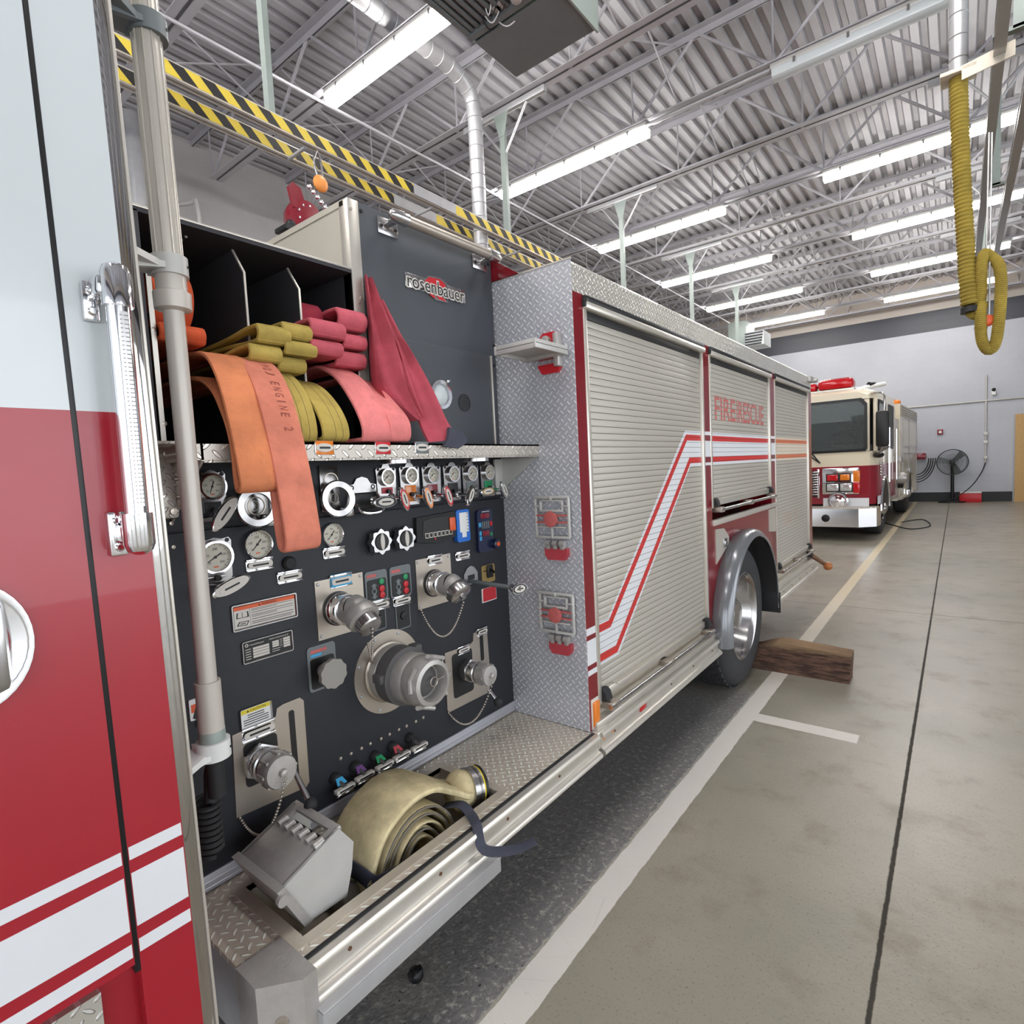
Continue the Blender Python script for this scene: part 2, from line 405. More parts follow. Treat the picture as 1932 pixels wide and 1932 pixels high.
def thing(name, loc, label, cat, group=None):
    o = bpy.data.objects.new(name, None); COL.objects.link(o); o.location = V(loc); o.empty_display_size = .1
    ORG[o.name] = V(loc); return tag(o, label, cat, group)
def copy_tree(o, delta=None, label=None, parent=None):
    c = o.copy(); COL.objects.link(c); ORG[c.name] = ORG[o.name]
    if parent is not None: c.parent = parent
    if delta is not None: c.location = o.location+V(delta)
    if label: c['label'] = label
    for ch in list(o.children): copy_tree(ch, None, None, c)
    return c
def mb(name=None):
    b = MB()
    if name: b.use(name)
    return b
def smooth_path(P, n=6):
    P = [V(p) for p in P]; out = []
    for i in range(len(P)-1):
        a, b, c, d = P[max(i-1, 0)], P[i], P[i+1], P[min(i+2, len(P)-1)]
        for k in range(n):
            t = k/n; out.append(.5*((2*b)+(c-a)*t+(2*a-5*b+4*c-d)*t*t+(3*b-a-3*c+d)*t**3))
    return out+[P[-1]]
YV, ZV, XV = V((0, 1, 0)), V((0, 0, 1)), V((1, 0, 0))
# ================================================================== THE HALL
FY, LX, RX, BY = 21.8, -9.0, 8.0, -7.0           # far wall, left wall, right wall, wall behind the viewer
def struct(name, m): return m.build(name, kind='structure', org=(0, 0, 0), smooth=False)
m = mb('concrete_floor'); m.add([(LX, BY, 0), (RX, BY, 0), (RX, FY, 0), (LX, FY, 0)], [(0, 1, 2, 3)]); struct('floor', m)
m = mb('block_wall_banded'); m.box((LX-.2, FY, 0), (RX+.2, FY+.2, 7.2)); struct('wall_far', m)
m = mb('block_wall'); m.box((LX-.2, BY, 0), (LX, FY, 7.2)); struct('wall_left', m)
m = mb('block_wall_banded')
for a, b, z0, z1 in ((BY, -5.5, 0, 7.2), (-5.5, 10.5, 4.4, 7.2), (-1.2, -.4, 0, 4.4), (3.9, 4.7, 0, 4.4), (10.5, FY, 0, 7.2)): m.box((RX, a, z0), (RX+.2, b, z1))
struct('wall_right', m)
m = mb('block_wall_banded')
for a, b, z0, z1 in ((LX, -7.8, 0, 7.2), (-7.8, 7.2, 4.3, 7.2), (-3.6, -2.8, 0, 4.3), (1.4, 2.2, 0, 4.3), (7.2, RX, 0, 7.2)): m.box((a, BY-.2, z0), (b, BY, z1))
struct('wall_back', m)
m = mb('baseboard_black'); m.box((LX, FY-.012, 0), (1.25, FY, .29)); struct('baseboard_far', m)
# --- ribbed roof deck, ribs running down the length of the hall
m = mb('roof_steel'); vs = []; fs = []; x = LX; prof = []
while x < RX:
    prof += [(x, 6.74), (x+.085, 6.74), (x+.105, 6.80), (x+.165, 6.80), (x+.185, 6.74)]; x += .185
n = len(prof)
for (px, pz) in prof: vs += [(px, BY, pz), (px, FY, pz)]
for i in range(n-1): fs.append((2*i, 2*i+1, 2*i+3, 2*i+2))
m.add(vs, fs); m.box((LX, BY, 6.95), (RX, FY, 7.0)); struct('ceiling', m)
# --- open-web roof joists
JY = [4.10+1.525*k for k in range(-5, 12)]
def joist(y):
    t = thing('roof_joist', (-.5, y, 5.95), '', 'roof joist', 'open web roof joists')
    x0, x1 = -8.75, 7.6
    m = mb('truss_steel')
    for s_ in (-1, 1): m.box((x0+.4, y+s_*.012, 5.95), (x1, y+s_*.095, 5.957)); m.box((x0+.4, y+s_*.012, 5.95), (x1, y+s_*.018, 6.012))
    m.build('bottom_chord', t)
    m = mb('truss_steel')
    for s_ in (-1, 1): m.box((LX, y+s_*.012, 6.732), (RX, y+s_*.10, 6.739)); m.box((LX, y+s_*.012, 6.66), (RX, y+s_*.018, 6.739))
    m.build('top_chord', t)
    m = mb('truss_steel'); x = -9.14+.7
    path = []
    while x < 7.2:
        m.cyl((x, y, 5.96), (x+.85, y, 6.72), .020, seg=8); m.cyl((x+.85, y, 6.72), (x+1.70, y, 5.96), .020, seg=8)
        m.cyl((x, y, 5.96), (x, y, 6.72), .012, seg=6); x += 1.70
    m.build('web', t)
    for bx in (-6.6, -2.75, 1.3, 5.0):
        m = mb('truss_steel'); m.cyl((bx, y, 5.97), (bx, y+1.525, 6.71), .011, seg=6); m.build('cross_brace', t)
        m = mb('truss_steel'); m.cyl((bx+.03, y, 6.71), (bx+.03, y+1.525, 5.97), .011, seg=6); m.build('cross_brace', t)
    return t
ORD = ['nearest', 'second', 'third', 'fourth', 'fifth', 'sixth']
j0 = joist(JY[0]); joists = [j0]
for y in JY[1:]: joists.append(copy_tree(j0, (0, y-JY[0], 0)))
for i, (j, y) in enumerate(zip(joists, JY)):
    k = round((y-4.10)/1.525)
    if 0 <= k <= 10 and k % 2 == 0: l = 'grey open web roof joist with the %s pair of fluorescent fixtures fixed beneath it' % ORD[k//2]
    elif -1 <= k <= 9: l = 'grey open web roof joist holding up the %s hanger post of the striped track' % ORD[(k+1)//2]
    elif k > 9: l = 'grey open web roof joist closest to the far block wall'
    else: l = 'grey open web roof joist over the cab, %s behind the first track hanger' % ['', 'one', 'two', 'three', 'four'][-k-1]
    j['label'] = l
# --- fluorescent fixtures
def fixture(x0, x1, y, lit, label):
    t = thing('fluorescent_fixture', ((x0+x1)/2, y, 5.79), label, 'light fixture', 'fluorescent strip fixtures')
    m = mb('grey_paint'); m.box((x0, y-.085, 5.886), (x1, y+.085, 5.945), .012); h = m.build('housing', t)
    m = mb('lit_diffuser' if lit else 'clear_lens')
    pr = [(-.085, 5.886), (-.092, 5.86), (-.075, 5.805), (-.05, 5.79), (.05, 5.79), (.075, 5.805), (.092, 5.86), (.085, 5.886)]
    m.prism([(p[0], p[1]) for p in pr], (x0+.02, y, 0), (0, 1, 0), (0, 0, 1), x1-x0-.04); m.build('diffuser', t)
    m = mb('chrome_soft')
    for k in range(5):
        xx = x0+.25+k*(x1-x0-.5)/4
        for s_ in (-1, 1): m.box((xx-.012, y+s_*.088, 5.85), (xx+.012, y+s_*.098, 5.905))
    m.build('clip', h); return t
LYS = [4.10, 7.15, 10.2, 13.25, 16.3, 19.35]
for i, y in enumerate(LYS):
    fixture(-5.57, -3.13, y, True, 'lit fluorescent strip, %s from the viewer in the left row over the engine' % ORD[i])
    if i > 0: fixture(-1.66, .86, y, i > 1, ('unlit fluorescent strip with clear cover near the yellow exhaust hose' if i == 1 else 'lit fluorescent strip, %s from the viewer in the right row' % ORD[i]))
    m = mb('roof_steel'); m.cyl((-3.13, y-.05, 5.90), (-1.66, y-.05, 5.90), .020, seg=8)
    m.build('conduit', label='thin conduit linking the left and right fluorescent strips of the %s lit joist' % ORD[i], cat='conduit', group='conduits along the joists')
for y, nm in ((1.05, 'directly above'), (-2.0, 'behind')):  # unseen fixtures added to continue the rows and light the foreground
    fixture(-5.57, -3.13, y, True, 'lit fluorescent strip added out of view to extend the left row %s the viewer' % nm); fixture(-1.66, .86, y, True, 'lit fluorescent strip added out of view to extend the right row %s the viewer' % nm)
fixture(-1.66, .86, 4.10, True, 'lit fluorescent strip added to the right row, unseen just above the frame')  # another out-of-view fixture added to brighten the near floor
m = mb('truss_steel'); m.tube(smooth_path([(-5.75, BY+.5, 5.93), (-5.75, 4, 5.93), (-5.7, 8, 5.93), (-5.7, FY-.05, 5.93)], 3), .018, 8)
m.build('conduit', label='long thin conduit running the length of the hall under the joists', cat='conduit')
m = mb('grey_paint')
m.tube([(-8.85, BY+.3, 5.2), (-8.85, FY-.3, 5.2)], .04, 10); m.build('wall_pipe', label='lower white pipe running along the left wall near the roof', cat='pipe')
m = mb('grey_paint'); m.tube([(-8.85, BY+.3, 5.42), (-8.85, FY-.3, 5.42)], .04, 10)
m.tube(smooth_path([(-8.8, 3.2, 5.42), (-8.2, 3.6, 5.42), (-8.0, 3.65, 5.36), (-8.0, 3.65, 4.6)], 4), .03, 10)
m.build('wall_pipe', label='upper white pipe along the left wall with a branch bending down', cat='pipe')
# --- hazard-striped exhaust track with hangers
XT, ZT = -4.3, 4.36
t = thing('exhaust_track', (XT, 5, ZT-.09), 'twin track with yellow and black hazard stripes hung behind the engine', 'exhaust track')
TRK = t
def rail(x, y0, y1, z0, z1, striped, name):
    m = mb('alu'); zz = lambda y: z0+(z1-z0)*(y-y0)/(y1-y0)
    def sl(pr, a, b):
        vs = [(x+p, yy, zz(yy)+q) for yy in (a, b) for (p, q) in pr]; n = len(pr)
        m.add(vs, [(i, (i+1) % n, n+(i+1) % n, n+i) for i in range(n)]+[list(range(n))[::-1], [n+i for i in range(n)]])
    sl([(-.035, 0), (.035, 0), (.035, .012), (-.035, .012)], y0, y1); sl([(-.012, 0), (.012, 0), (.012, .11), (-.012, .11)], y0, y1); sl([(-.035, .10), (.035, .10), (.035, .112), (-.035, .112)], y0, y1)
    o = m.build(name, t)
    if striped:
        m = mb(); y = y0
        xx = x+.036
        m.use('hazard_yellow'); sl([(.0345, .011), (.037, .011), (.037, .101), (.0345, .101)], y0, y1)
        m.use('hazard_black')
        while y < y1:
            if not (4.02 < y+.05 < 4.72):
                vs = []
                for dx in (.0372, .0378):
                    vs += [(x+dx, y, zz(y)+.101), (x+dx, y+.105, zz(y+.1)+.101), (x+dx, y+.195, zz(y+.19)+.011), (x+dx, y+.09, zz(y+.09)+.011)]
                m.add(vs, [(0, 1, 2, 3), (4, 7, 6, 5), (0, 4, 5, 1), (1, 5, 6, 2), (2, 6, 7, 3), (3, 7, 4, 0)])
            y += .21
        m.use('galv'); sl([(.0375, .004), (.043, .004), (.043, .108), (.0375, .108)], 4.06, 4.66)
        m.build('hazard_tape', o)
for x in (XT, XT-.30): rail(x, -3.0, 14.8, ZT+.13, ZT-.12, True, 'track_rail')
for y in (2.9, 4.36, 5.9, 8.7): m = mb('galv'); zq_ = ZT+.10-.014*(y-2); m.box((XT-.285, y-.012, zq_-.06), (XT-.015, y+.012, zq_-.04)); m.build('cross_tie', t)
def hanger(y, label):
    zb = ZT+.10-.017*(y-2)
    m = mb('heater_green'); m.box((XT-.045, y-.03, zb), (XT+.025, y-.024, 5.82)); m.box((XT-.045, y-.024, zb), (XT-.038, y+.02, 5.82)); m.box((XT+.018, y-.024, zb), (XT+.025, y+.02, 5.82))
    m.prism([(-.04, 5.6), (.04, 5.6), (.11, 5.86), (-.11, 5.86)], (XT-.01, y-.034, 0), (1, 0, 0), (0, 0, 1), -.006); ps = m.build('hanger_post', TRK, label=label)
    m = mb('galv'); m.box((XT-.62, y-.03, 5.86), (XT+.62, y+.03, 5.93), .004); m.build('head_channel', ps)
    for s_ in (-1, 1): m = mb('galv'); m.cyl((XT-.01+s_*.36, y, 5.87), (XT-.01+s_*.03, y, 5.42), .014, seg=8); m.build('brace', ps)
for i, y in enumerate((2.6, 5.63, 8.68, 11.73, 14.78)): hanger(y, 'pale steel post, %s from the cab, hanging the striped track from the roof' % ['first', 'second', 'third', 'fourth', 'fifth'][i])
# load balancer hanging from the track
b = at((572, 415), 0, XT); t = thing('hose_balancer', b, 'red spring balancer with orange pulley hanging over the white hose bed box', 'balancer')
m = mb('maroon'); m.lathe([(.02, -.08), (.13, -.075), (.15, -.04), (.15, .04), (.13, .075), (.02, .08)], b, (1, -.25, 0), 28)
m.prism([(-.06, .05), (.07, .05), (.02, .22), (-.05, .25), (-.09, .20)], b+V((.03, -.06, 0)), YV, ZV, .03); m.build('drum', t)
m = mb('chrome')
for k in range(9):
    a = k*2*math.pi/9; m.box(b+V((.075, math.cos(a)*.09-.008, math.sin(a)*.09-.008)), b+V((.092, math.cos(a)*.09+.008, math.sin(a)*.09+.008)), .003)
for k in range(5): m.sphere(b+V((.06, .04+.035*k, .26-.03*k)), .022)
m.build('cooling_fins', t)
m = mb('orange_strap'); m.sphere(b+V((.05, .16, .33)), .07, sc=(.5, 1, 1)); m.build('pulley', t)
m = mb('chrome_soft'); m.tube(smooth_path([b+V((.05, .14, .38)), b+V((.05, .11, .50)), b+V((.05, .15, .60))]), .009, 8); m.tube(smooth_path([b+V((.05, .18, .38)), b+V((.05, .18, .50)), b+V((.05, .15, .60))]), .009, 8); m.build('shackle', t)
m = mb('heater_grey'); m.lathe([(.02, 0), (.13, 0), (.14, .03), (.13, .06), (.02, .06)], b+V((-.05, .36, .1)), (1, -.2, 0), 24); m.build('reel', t)
m = mb('black'); m.box(b+V((-.05, -.24, -.17)), b+V((.12, .0, -.13)), .01); m.sphere(b+V((.05, -.15, -.10)), .04); m.build('base_arm', t)
# spiral duct with an elbow
def spiral_tube(m, P, r, rib=.16):
    m.tube(P, r, 20); L = 0
    for i in range(1, len(P)):
        a, c = V(P[i-1]), V(P[i]); d = (c-a).length
        while L < d:
            q = a+(c-a)*(L/d); m.lathe([(r, -.006), (r+.006, 0), (r, .006)], q, (c-a), 20); L += rib
        L -= d
t = thing('spiral_duct', (-4.6, 5.3, 4.3), 'galvanized spiral duct bending down behind the dark logo panel', 'duct')
m = mb('galv'); P = smooth_path([(-4.45, 2.0, 6.12), (-4.45, 4.4, 6.12), (-4.45, 4.95, 6.10), (-4.45, 5.22, 5.96), (-4.45, 5.28, 5.7), (-4.45, 5.28, 5.2), (-4.45, 5.28, 3.2)], 5)
spiral_tube(m, P, .085); m.build('duct', t)
m = mb('galv'); m.cyl((-8.2, 3.0, 3.4), (-8.2, 3.0, 6.3), .14, seg=20); m.build('spiral_duct', label='dim vertical duct by the left wall seen beside the pole', cat='duct')
# --- ceiling unit heater
zc = 5.2
hp = [at(p, 2, zc) for p in ((898, 78), (967.6, 140), (1120, 71), (1085, 0))]
x0, x1, y0, y1 = -3.2, -2.36, 3.50, 4.42
t = thing('unit_heater', (-2.8, 3.95, zc), 'grey ceiling unit heater with open louvered front and loose wiring', 'heater')
m = mb('heater_grey'); m.box((x0, y0+.36, zc), (x1, y1, zc+.012)); m.box((x0, y1-.10, zc+.012), (x1, y1-.088, zc+.11)); m.box((x0, y0+.3, zc+.012), (x0+.01, y1, zc+.62)); m.build('bottom_pan', t)
m = mb('heater_green'); m.box((x1-.01, y0+.30, zc-.02), (x1+.01, y1+.02, zc+.62), .004); m.box((x0+.01, y0+.34, zc+.30), (x1-.01, y1, zc+.62)); m.build('casing', t)
m = mb('heater_grey')
for k in range(10): m.box((x0+.03+k*.062, y0-.42, zc+.02), (x0+.062+k*.062, y0+.30, zc+.05), .004)
m.box((x0-.02, y0-.45, zc+.01), (x0+.02, y0+.34, zc+.30)); m.box((x0-.02, y0+.28, zc), (x1-.1, y0+.33, zc+.06)); m.box((x0, y0-.45, zc+.05), (x1-.1, y0+.3, zc+.30)); m.build('louver', t)
m = mb('cast_alu'); m.box((-2.72, 3.62, zc+.02), (-2.6, 3.74, zc+.14), .015); m.box((-2.9, 3.7, zc+.02), (-2.8, 3.78, zc+.1), .01); m.sphere((-2.66, 3.72, zc+.0), .05); m.build('gas_valve', t)
m = mb('white'); m.tube(smooth_path([(-2.6, 3.72, zc+.04), (-2.52, 3.74, zc), (-2.46, 3.66, zc+.02), (-2.42, 3.6, zc+.1)]), .022, 10); m.build('gas_pipe', t)
m = mb('ink')
for k in range(7):
    a = V((-2.95+random.uniform(-.1, .2), 3.72+random.uniform(-.06, .12), zc+.1)); c = a+V((random.uniform(-.1, .25), random.uniform(0, .3), -.02))
    if k % 2: m.use('white')
    else: m.use('ink')
    m.tube(smooth_path([a, (a+c)/2+V((0, 0, -.10-.06*random.random())), c]), .005, 6)
m.build('loose_wiring', t)
for xx in (x0+.1, x1-.08): m = mb('truss_steel'); m.cyl((xx, y1-.06, zc+.6), (xx, y1-.06, 5.97), .01, seg=8); m.build('hanger_rod', t)
# --- yellow exhaust hoses (right bay)
def corrugated(m, P, r, pitch, amp):
    """ribbed flexible duct along P"""
    Q = [V(P[0])]; L = 0; out = []; rads = []
    P = [V(p) for p in P]; acc = [0]
    for i in range(1, len(P)): acc.append(acc[-1]+(P[i]-P[i-1]).length)
    n = int(acc[-1]/(pitch/4)); i = 0
    for k in range(n+1):
        s_ = acc[-1]*k/n
        while i < len(P)-2 and acc[i+1] < s_: i += 1
        f = (s_-acc[i])/max(1e-6, acc[i+1]-acc[i]); out.append(P[i].lerp(P[i+1], f)); rads.append(r+amp*[0, 1, 0, -1][k % 4])
    m.tube(out, r, 18, rads=rads)
EY = 5.75
def exhaust_hose(dx, dy, label):
    D = V((dx, dy, 0)); a = lambda p: at(p, 1, EY)+D
    t = thing('exhaust_hose', a((1830, 590)), label, 'exhaust hose', 'yellow exhaust hoses')
    top = a((1808, 145)); m = mb('galv'); spiral_tube(m, [top+V((-.01, 0, 2.2)), top], .058, .16); m.build('duct', t)
    m = mb('yellow_duct'); P = smooth_path([a(p) for p in ((1808, 148), (1813, 300), (1820, 430), (1826, 530), (1830, 575))], 8); corrugated(m, P, .056, .030, .0045); m.build('ribbed_hose', t)
    m = mb('black'); m.lathe([(.061, 0), (.061, .04)], a((1830, 590)), (0, .05, 1), 20); m.build('hose_cuff', t)
    m = mb('yellow_duct'); Q = smooth_path([a((1831, 588)), a((1842, 592)), a((1850, 560)), a((1852, 500)), a((1858, 478)), a((1872, 485)), a((1886, 505)), a((1888, 560)), a((1880, 640)), a((1866, 660)), a((1852, 640)), a((1850, 590)), a((1853, 575))], 8)
    corrugated(m, [q+V((0, .02*math.sin(i*.2), 0)) for i, q in enumerate(Q)], .037, .014, .0015); m.build('hanging_loop', t)
    m = mb('alu_dirty'); e = a((1892, 98)); m.prism([(0, 0), (.30, .05), (.30, -.06), (.0, -.10)], top+V((.02, -.09, .02)), XV, ZV, .01); m.box(top+V((-.11, -.1, -.01)), top+V((.11, .1, .02)), .004); m.build('mounting_bracket', t)
    for p, q in (((1866, 250), (1858, 600)), ((1872, 250), (1866, 600))): m = mb('chrome_soft'); m.cyl(a(p), a(q), .006, seg=6); m.build('support_cable', t)
    m = mb('orange'); m.sphere(a((1863, 605)), .045, sc=(1, .5, 1)); m.build('release_hook', t)
    m = mb('chrome'); m.lathe([(.040, 0), (.042, .012), (.040, .025)], a((1850, 622)), (.1, 0, 1), 18); m.build('hose_clamp', t)
exhaust_hose(0, 0, 'yellow ribbed exhaust hose hanging from the roof at right')
exhaust_hose(2.3, -4.05, 'yellow ribbed exhaust hose mirrored in the polished cab trim')
t = thing('overhead_rail', (.32, 6, 4.42), 'plain grey twin rail hung overhead beside the yellow exhaust hose', 'rail')
for x in (.22, .43):
    m = mb('chrome_soft'); m.box((x-.035, -2, 4.42), (x+.035, 11.2, 4.432)); m.box((x-.012, -2, 4.432), (x+.012, 11.2, 4.52)); m.box((x-.035, -2, 4.52), (x+.035, 11.2, 4.532)); m.build('rail', t)
for y in (2.6, 5.63, 8.68):
    m = mb('heater_green'); m.box((.29, y-.03, 4.54), (.36, y-.024, 5.94)); m.box((.29, y-.024, 4.54), (.296, y+.02, 5.94)); m.box((.18, y-.03, 4.53), (.47, y+.03, 4.56)); m.build('post', t)
for y in (11.7, 14.8): m = mb('heater_green'); m.box((.27, y-.03, 4.3), (.33, y+.02, 5.94)); m.build('post', t)
for y in (5.63, 8.68, 11.7, 14.8):
    m = mb('galv'); m.box((-.3, y-.03, 5.86), (.92, y+.03, 5.93)); h_ = m.build('head_channel', t)
    for s_ in (-1, 1): m = mb('galv'); m.cyl((.32+s_*.34, y, 5.88), (.32+s_*.03, y, 5.45), .014, seg=8); m.build('brace', h_)
# ================================================================== THE NEAR FIRE ENGINE
FE = thing('fire_engine', (-2.45, 2.6, 0), 'red and white fire engine filling the left, with dark pump panel and roll-up doors', 'fire engine')
XF = -3.7                                              # far side of the engine
# ---- cab
YG, YE, YT = .3005, .3985, .4215
SHR = Matrix(((1, 0, 0, 0), (0, 1, -.0099, .0099*2.46), (0, 0, 1, 0), (0, 0, 0, 1)))   # the cab leans slightly
zs = [B(qm(x, y)).z for x, y in ((755, 1095), (758, 1145), (765, 1195), (785, 1400), (790, 1450), (795, 1500))]
ZWR = 1.742
def cab_sheet(m, y0, y1, z0, z1, x=XB, th=.03):
    m.use('cab_red'); m.box((x-th, y0, z0), (x, y1, ZWR), .0); m.use('cab_white'); m.box((x-th, y0, ZWR), (x, y1, z1), 0)
    for i in (0, 2, 4): m.use('decal_white'); m.box((x-.002, y0+.002, zs[i+1]), (x+.0008, y1-.002, zs[i]))
m = mb(); m.T = SHR; cab_sheet(m, YG+.004, YE, .42, 2.95); m.use('cab_white'); m.box((XF, -3.6, 1.7), (XB-.03, .38, 2.97)); m.use('cab_red'); m.box((XF, -3.6, .5), (XB-.03, .38, 1.7)); cab_sheet(m, -3.6, -.62, .5, 2.95)
m.use('cab_white'); m.box((XF, -3.62, 2.95), (XB, .38, 3.0), .02); m.build('cab_shell', FE)
m = mb(); m.T = SHR; cab_sheet(m, -.60, YG-.005, .72, 2.8, XB+.004, .03); d_ = m.build('cab_door', FE)
m = mb('gasket'); m.T = SHR; m.box((XB-.03, YG-.006, .70), (XB+.001, YG+.005, 2.85), .002); m.box((XB-.03, -.62, .70), (XB+.001, -.60, 2.85)); m.build('door_seal', d_)
hy0, hy1 = B((0, 1205)).y, B((62, 1205)).y; hz = B((30, 1205)).z
m = mb('chrome'); T0 = m.T; m.T = Matrix.Translation((XB, hy1-.085, hz)) @ Matrix.Diagonal((1, .085/.105, 1, 1)); m.lathe([(.0, .004), (.07, .004), (.09, .012), (.105, .012), (.105, .0)], (0, 0, 0), XV, 36); m.T = T0
m.build('door_handle', d_)
m = mb('chrome_soft'); m.box((XB+.012, hy1-.13, hz-.075), (XB+.045, hy1-.035, hz+.075), .02); m.build('handle_paddle', d_)
m = mb('tread_side'); m.box((XB-.1, -.6, .42), (XB-.008, YG-.04, .70)); m.build('step_riser', FE)
m = mb('strip_alu'); m.T = SHR; m.box((XB-.05, YE, .42), (XB-.001, YT, 2.95), .002); tr = m.build('corner_trim', FE)
m = mb('alu'); m.T = SHR; m.box((XB-.05, YT, .42), (XB+.003, YT+.005, 2.95), .001); m.build('trim_edge', tr)
# grab rail
rt_, rb_ = at((219, 540), 0, XB+.06), at((262, 1005), 0, XB+.06)
m = mb('chrome'); m.cyl(rt_, rb_, .0185, seg=20); gr = m.build('grab_rail', FE)
m = mb('chrome_soft'); q0, q1 = rt_+V((.0185, 0, -.05)), rb_+V((.0185, 0, .05)); m.cyl(q0, q1, .004, seg=8)
for i in range(46): c = q0.lerp(q1, i/45); m.box(c+V((-.003, -.006, -.003)), c+V((.0045, .006, .003)))
m.build('grip_strip', gr)
for (pa, pb, e, sg) in (((148, 530), (188, 610), rt_, 1), ((197, 966), (240, 1046), rb_, -1)):
    a, c = B(pa), B(pb); z0, z1 = min(a.z, c.z), max(a.z, c.z)
    m = mb('chrome'); m.box((XB, a.y, z0), (XB+.012, c.y, z1), .004)
    for zz in (z0+.016, z1-.016): m.lathe([(.008, 0), (.008, .004), (.005, .007)], (XB+.011, (a.y+c.y)/2, zz), XV, 12)
    m.box((XB+.006, (a.y+c.y)/2-.004, e.z-.016), (XB+.062, e.y+.006, e.z+.016), .006)
    m.lathe([(.024, -.035), (.0245, .02), (.020, .032), (.010, .038), (0, .040)], e, (0, 0, sg), 20)
    m.build('rail_bracket', gr)
# ---- telescoping light pole beside the cab
PX = -1.33
pz = lambda p: at(p, 0, PX)
pt, pm_, pj, pl, pb = pz((277, 60)), pz((320, 505)), pz((330, 570)), pz((400, 1282)), pz((414, 1400))
py_ = pm_.y; C0 = lambda z: V((PX, py_, z))
m = mb('pole_alu'); m.lathe([(.0265, 0), (.0265, pt.z+.5-pm_.z)], C0(pm_.z), ZV, 24)
for k in range(10):
    a = k*math.pi/5; m.cyl(C0(pm_.z)+V((math.cos(a)*.0265, math.sin(a)*.0265, 0)), C0(pt.z+.5)+V((math.cos(a)*.0265, math.sin(a)*.0265, 0)), .0022, seg=6)
m.v = [p+V((0, -.0099*(p.z-pm_.z), 0)) for p in m.v]; pole = m.build('light_pole', FE)
m = mb('pole_grey'); m.lathe([(.0205, 0), (.0205, pj.z-pl.z+.02)], C0(pl.z-.01), ZV, 24); m.build('inner_tube', pole)
m = mb('pole_grey'); m.lathe([(.020, .0), (.027, .0), (.027, pl.z-pb.z), (.022, pl.z-pb.z), (.020, pl.z-pb.z-.004)], C0(pb.z), ZV, 24); m.use('heater_green'); m.lathe([(.0275, 0), (.0278, .012), (.0278, .035), (.0272, .036)], C0(pb.z), ZV, 24); m.build('lower_sleeve', pole)
m = mb('pole_grey'); m.lathe([(.022, -.05), (.036, -.046), (.037, -.012), (.030, -.008), (.030, .03), (.024, .034)], C0(pz((330, 545)).z), ZV, 28); m.build('collar', pole)
for (p, nm, c) in (((322, 505), 'pole_clamp', 'grey_paint'), ((262, 45), 'pole_clamp', 'heater_grey'), ((412, 1408), 'pole_clamp', 'white')):
    z = pz(p).z; m = mb(c); m.lathe([(.027, -.02), (.036, -.02), (.036, .02), (.027, .02)], C0(z), ZV, 24)
    m.prism([(-.03, -.014), (-.02, .016), (.02, .022), (.03, 0)], C0(z)+V((0, -.02, -.018)), V((1, 0, 0)), V((0, 1, 0)), .034)
    m.prism([(PX-.035, py_-.02), (PX+.03, py_-.03), (PX+.09, py_-.115), (PX-.03, py_-.115)], (0, 0, z-.012), XV, YV, .014); m.prism([(py_-.115, z-.03), (py_-.02, z-.012), (py_-.02, z), (py_-.115, z)], (PX+.02, 0, 0), YV, ZV, .012)
    m.use('ink'); m.lathe([(.003, 0), (.003, .002)], C0(z)+V((.024, .0265, 0)), (.67, .74, 0), 8); m.build(nm, pole)
m = mb('rubber'); Pc = []
cz0, cz1 = at((410, 1500), 0, PX-.03).z, at((400, 1610), 0, PX-.03).z
for i in range(9*14+1):
    a = i/14*2*math.pi; f = i/(9*14); Pc.append(V((PX-.04+.030*math.cos(a), py_-.012+.026*math.sin(a), cz0+(cz1-cz0)*f)))
m.tube([C0(pb.z-.04)+V((-.01, 0, 0)), V((PX-.03, py_+.0, cz0+.06)), Pc[0]], .014, 10); m.tube(Pc, .0062, 8); m.build('coiled_cable', pole)
m = mb('rubber'); m.cyl(C0(pb.z-.02)+V((0, 0, -.10)), C0(pb.z-.02), .019, seg=14); m.build('pole_foot', pole)
# ---- pump bay shell
yL = .45
m = mb('inner_black'); m.box((XF, .43, .62), (XP-.02, 1.965, 1.66)); m.build('pump_bay', FE)
ztop = 2.295
# lower instrument panel + hinged seam
m = mb('panel_black'); m.box((XP-.02, yL, .50), (XP, 1.965, 1.482), .002); m.box((XP-.02, yL, 1.486), (XP-.004, 1.965, 1.70), .002)
pn = m.build('pump_panel', FE)
m = mb('steel')
for q in ((205, 1840), (300, 1797), (395, 1748), (475, 1705), (573, 1660), (650, 1620), (735, 1577), (805, 1545), (890, 1503), (957, 1467)):
    c = S(qd(*q)); m.lathe([(.0062, 0), (.0055, .003), (.0, .004)], c, XV, 10)
for q in ((110, 810), (130, 1025)): m.lathe([(.006, 0), (.005, .003), (0, .004)], S(qa(*q)), XV, 10)
m.build('panel_bolts', pn)
m = mb('tread_front'); m.box((XP-.012, yL, .50), (XP+.006, 1.96, .545), .002); m.build('kick_strip', FE)
# left gusset plate of the shelf
m = mb('tread_side'); a = S(qa(10, 100)); c = S(qa(240, 750)); m.box((XP, yL+.02, c.z), (XP+.05, c.y-.03, a.z), .01)
for q in ((60, 175), (130, 700)): m.use('steel'); m.lathe([(.009, 0), (.008, .005), (0, .006)], S(qa(*q), .05), XV, 12)
m.build('corner_plate', FE)
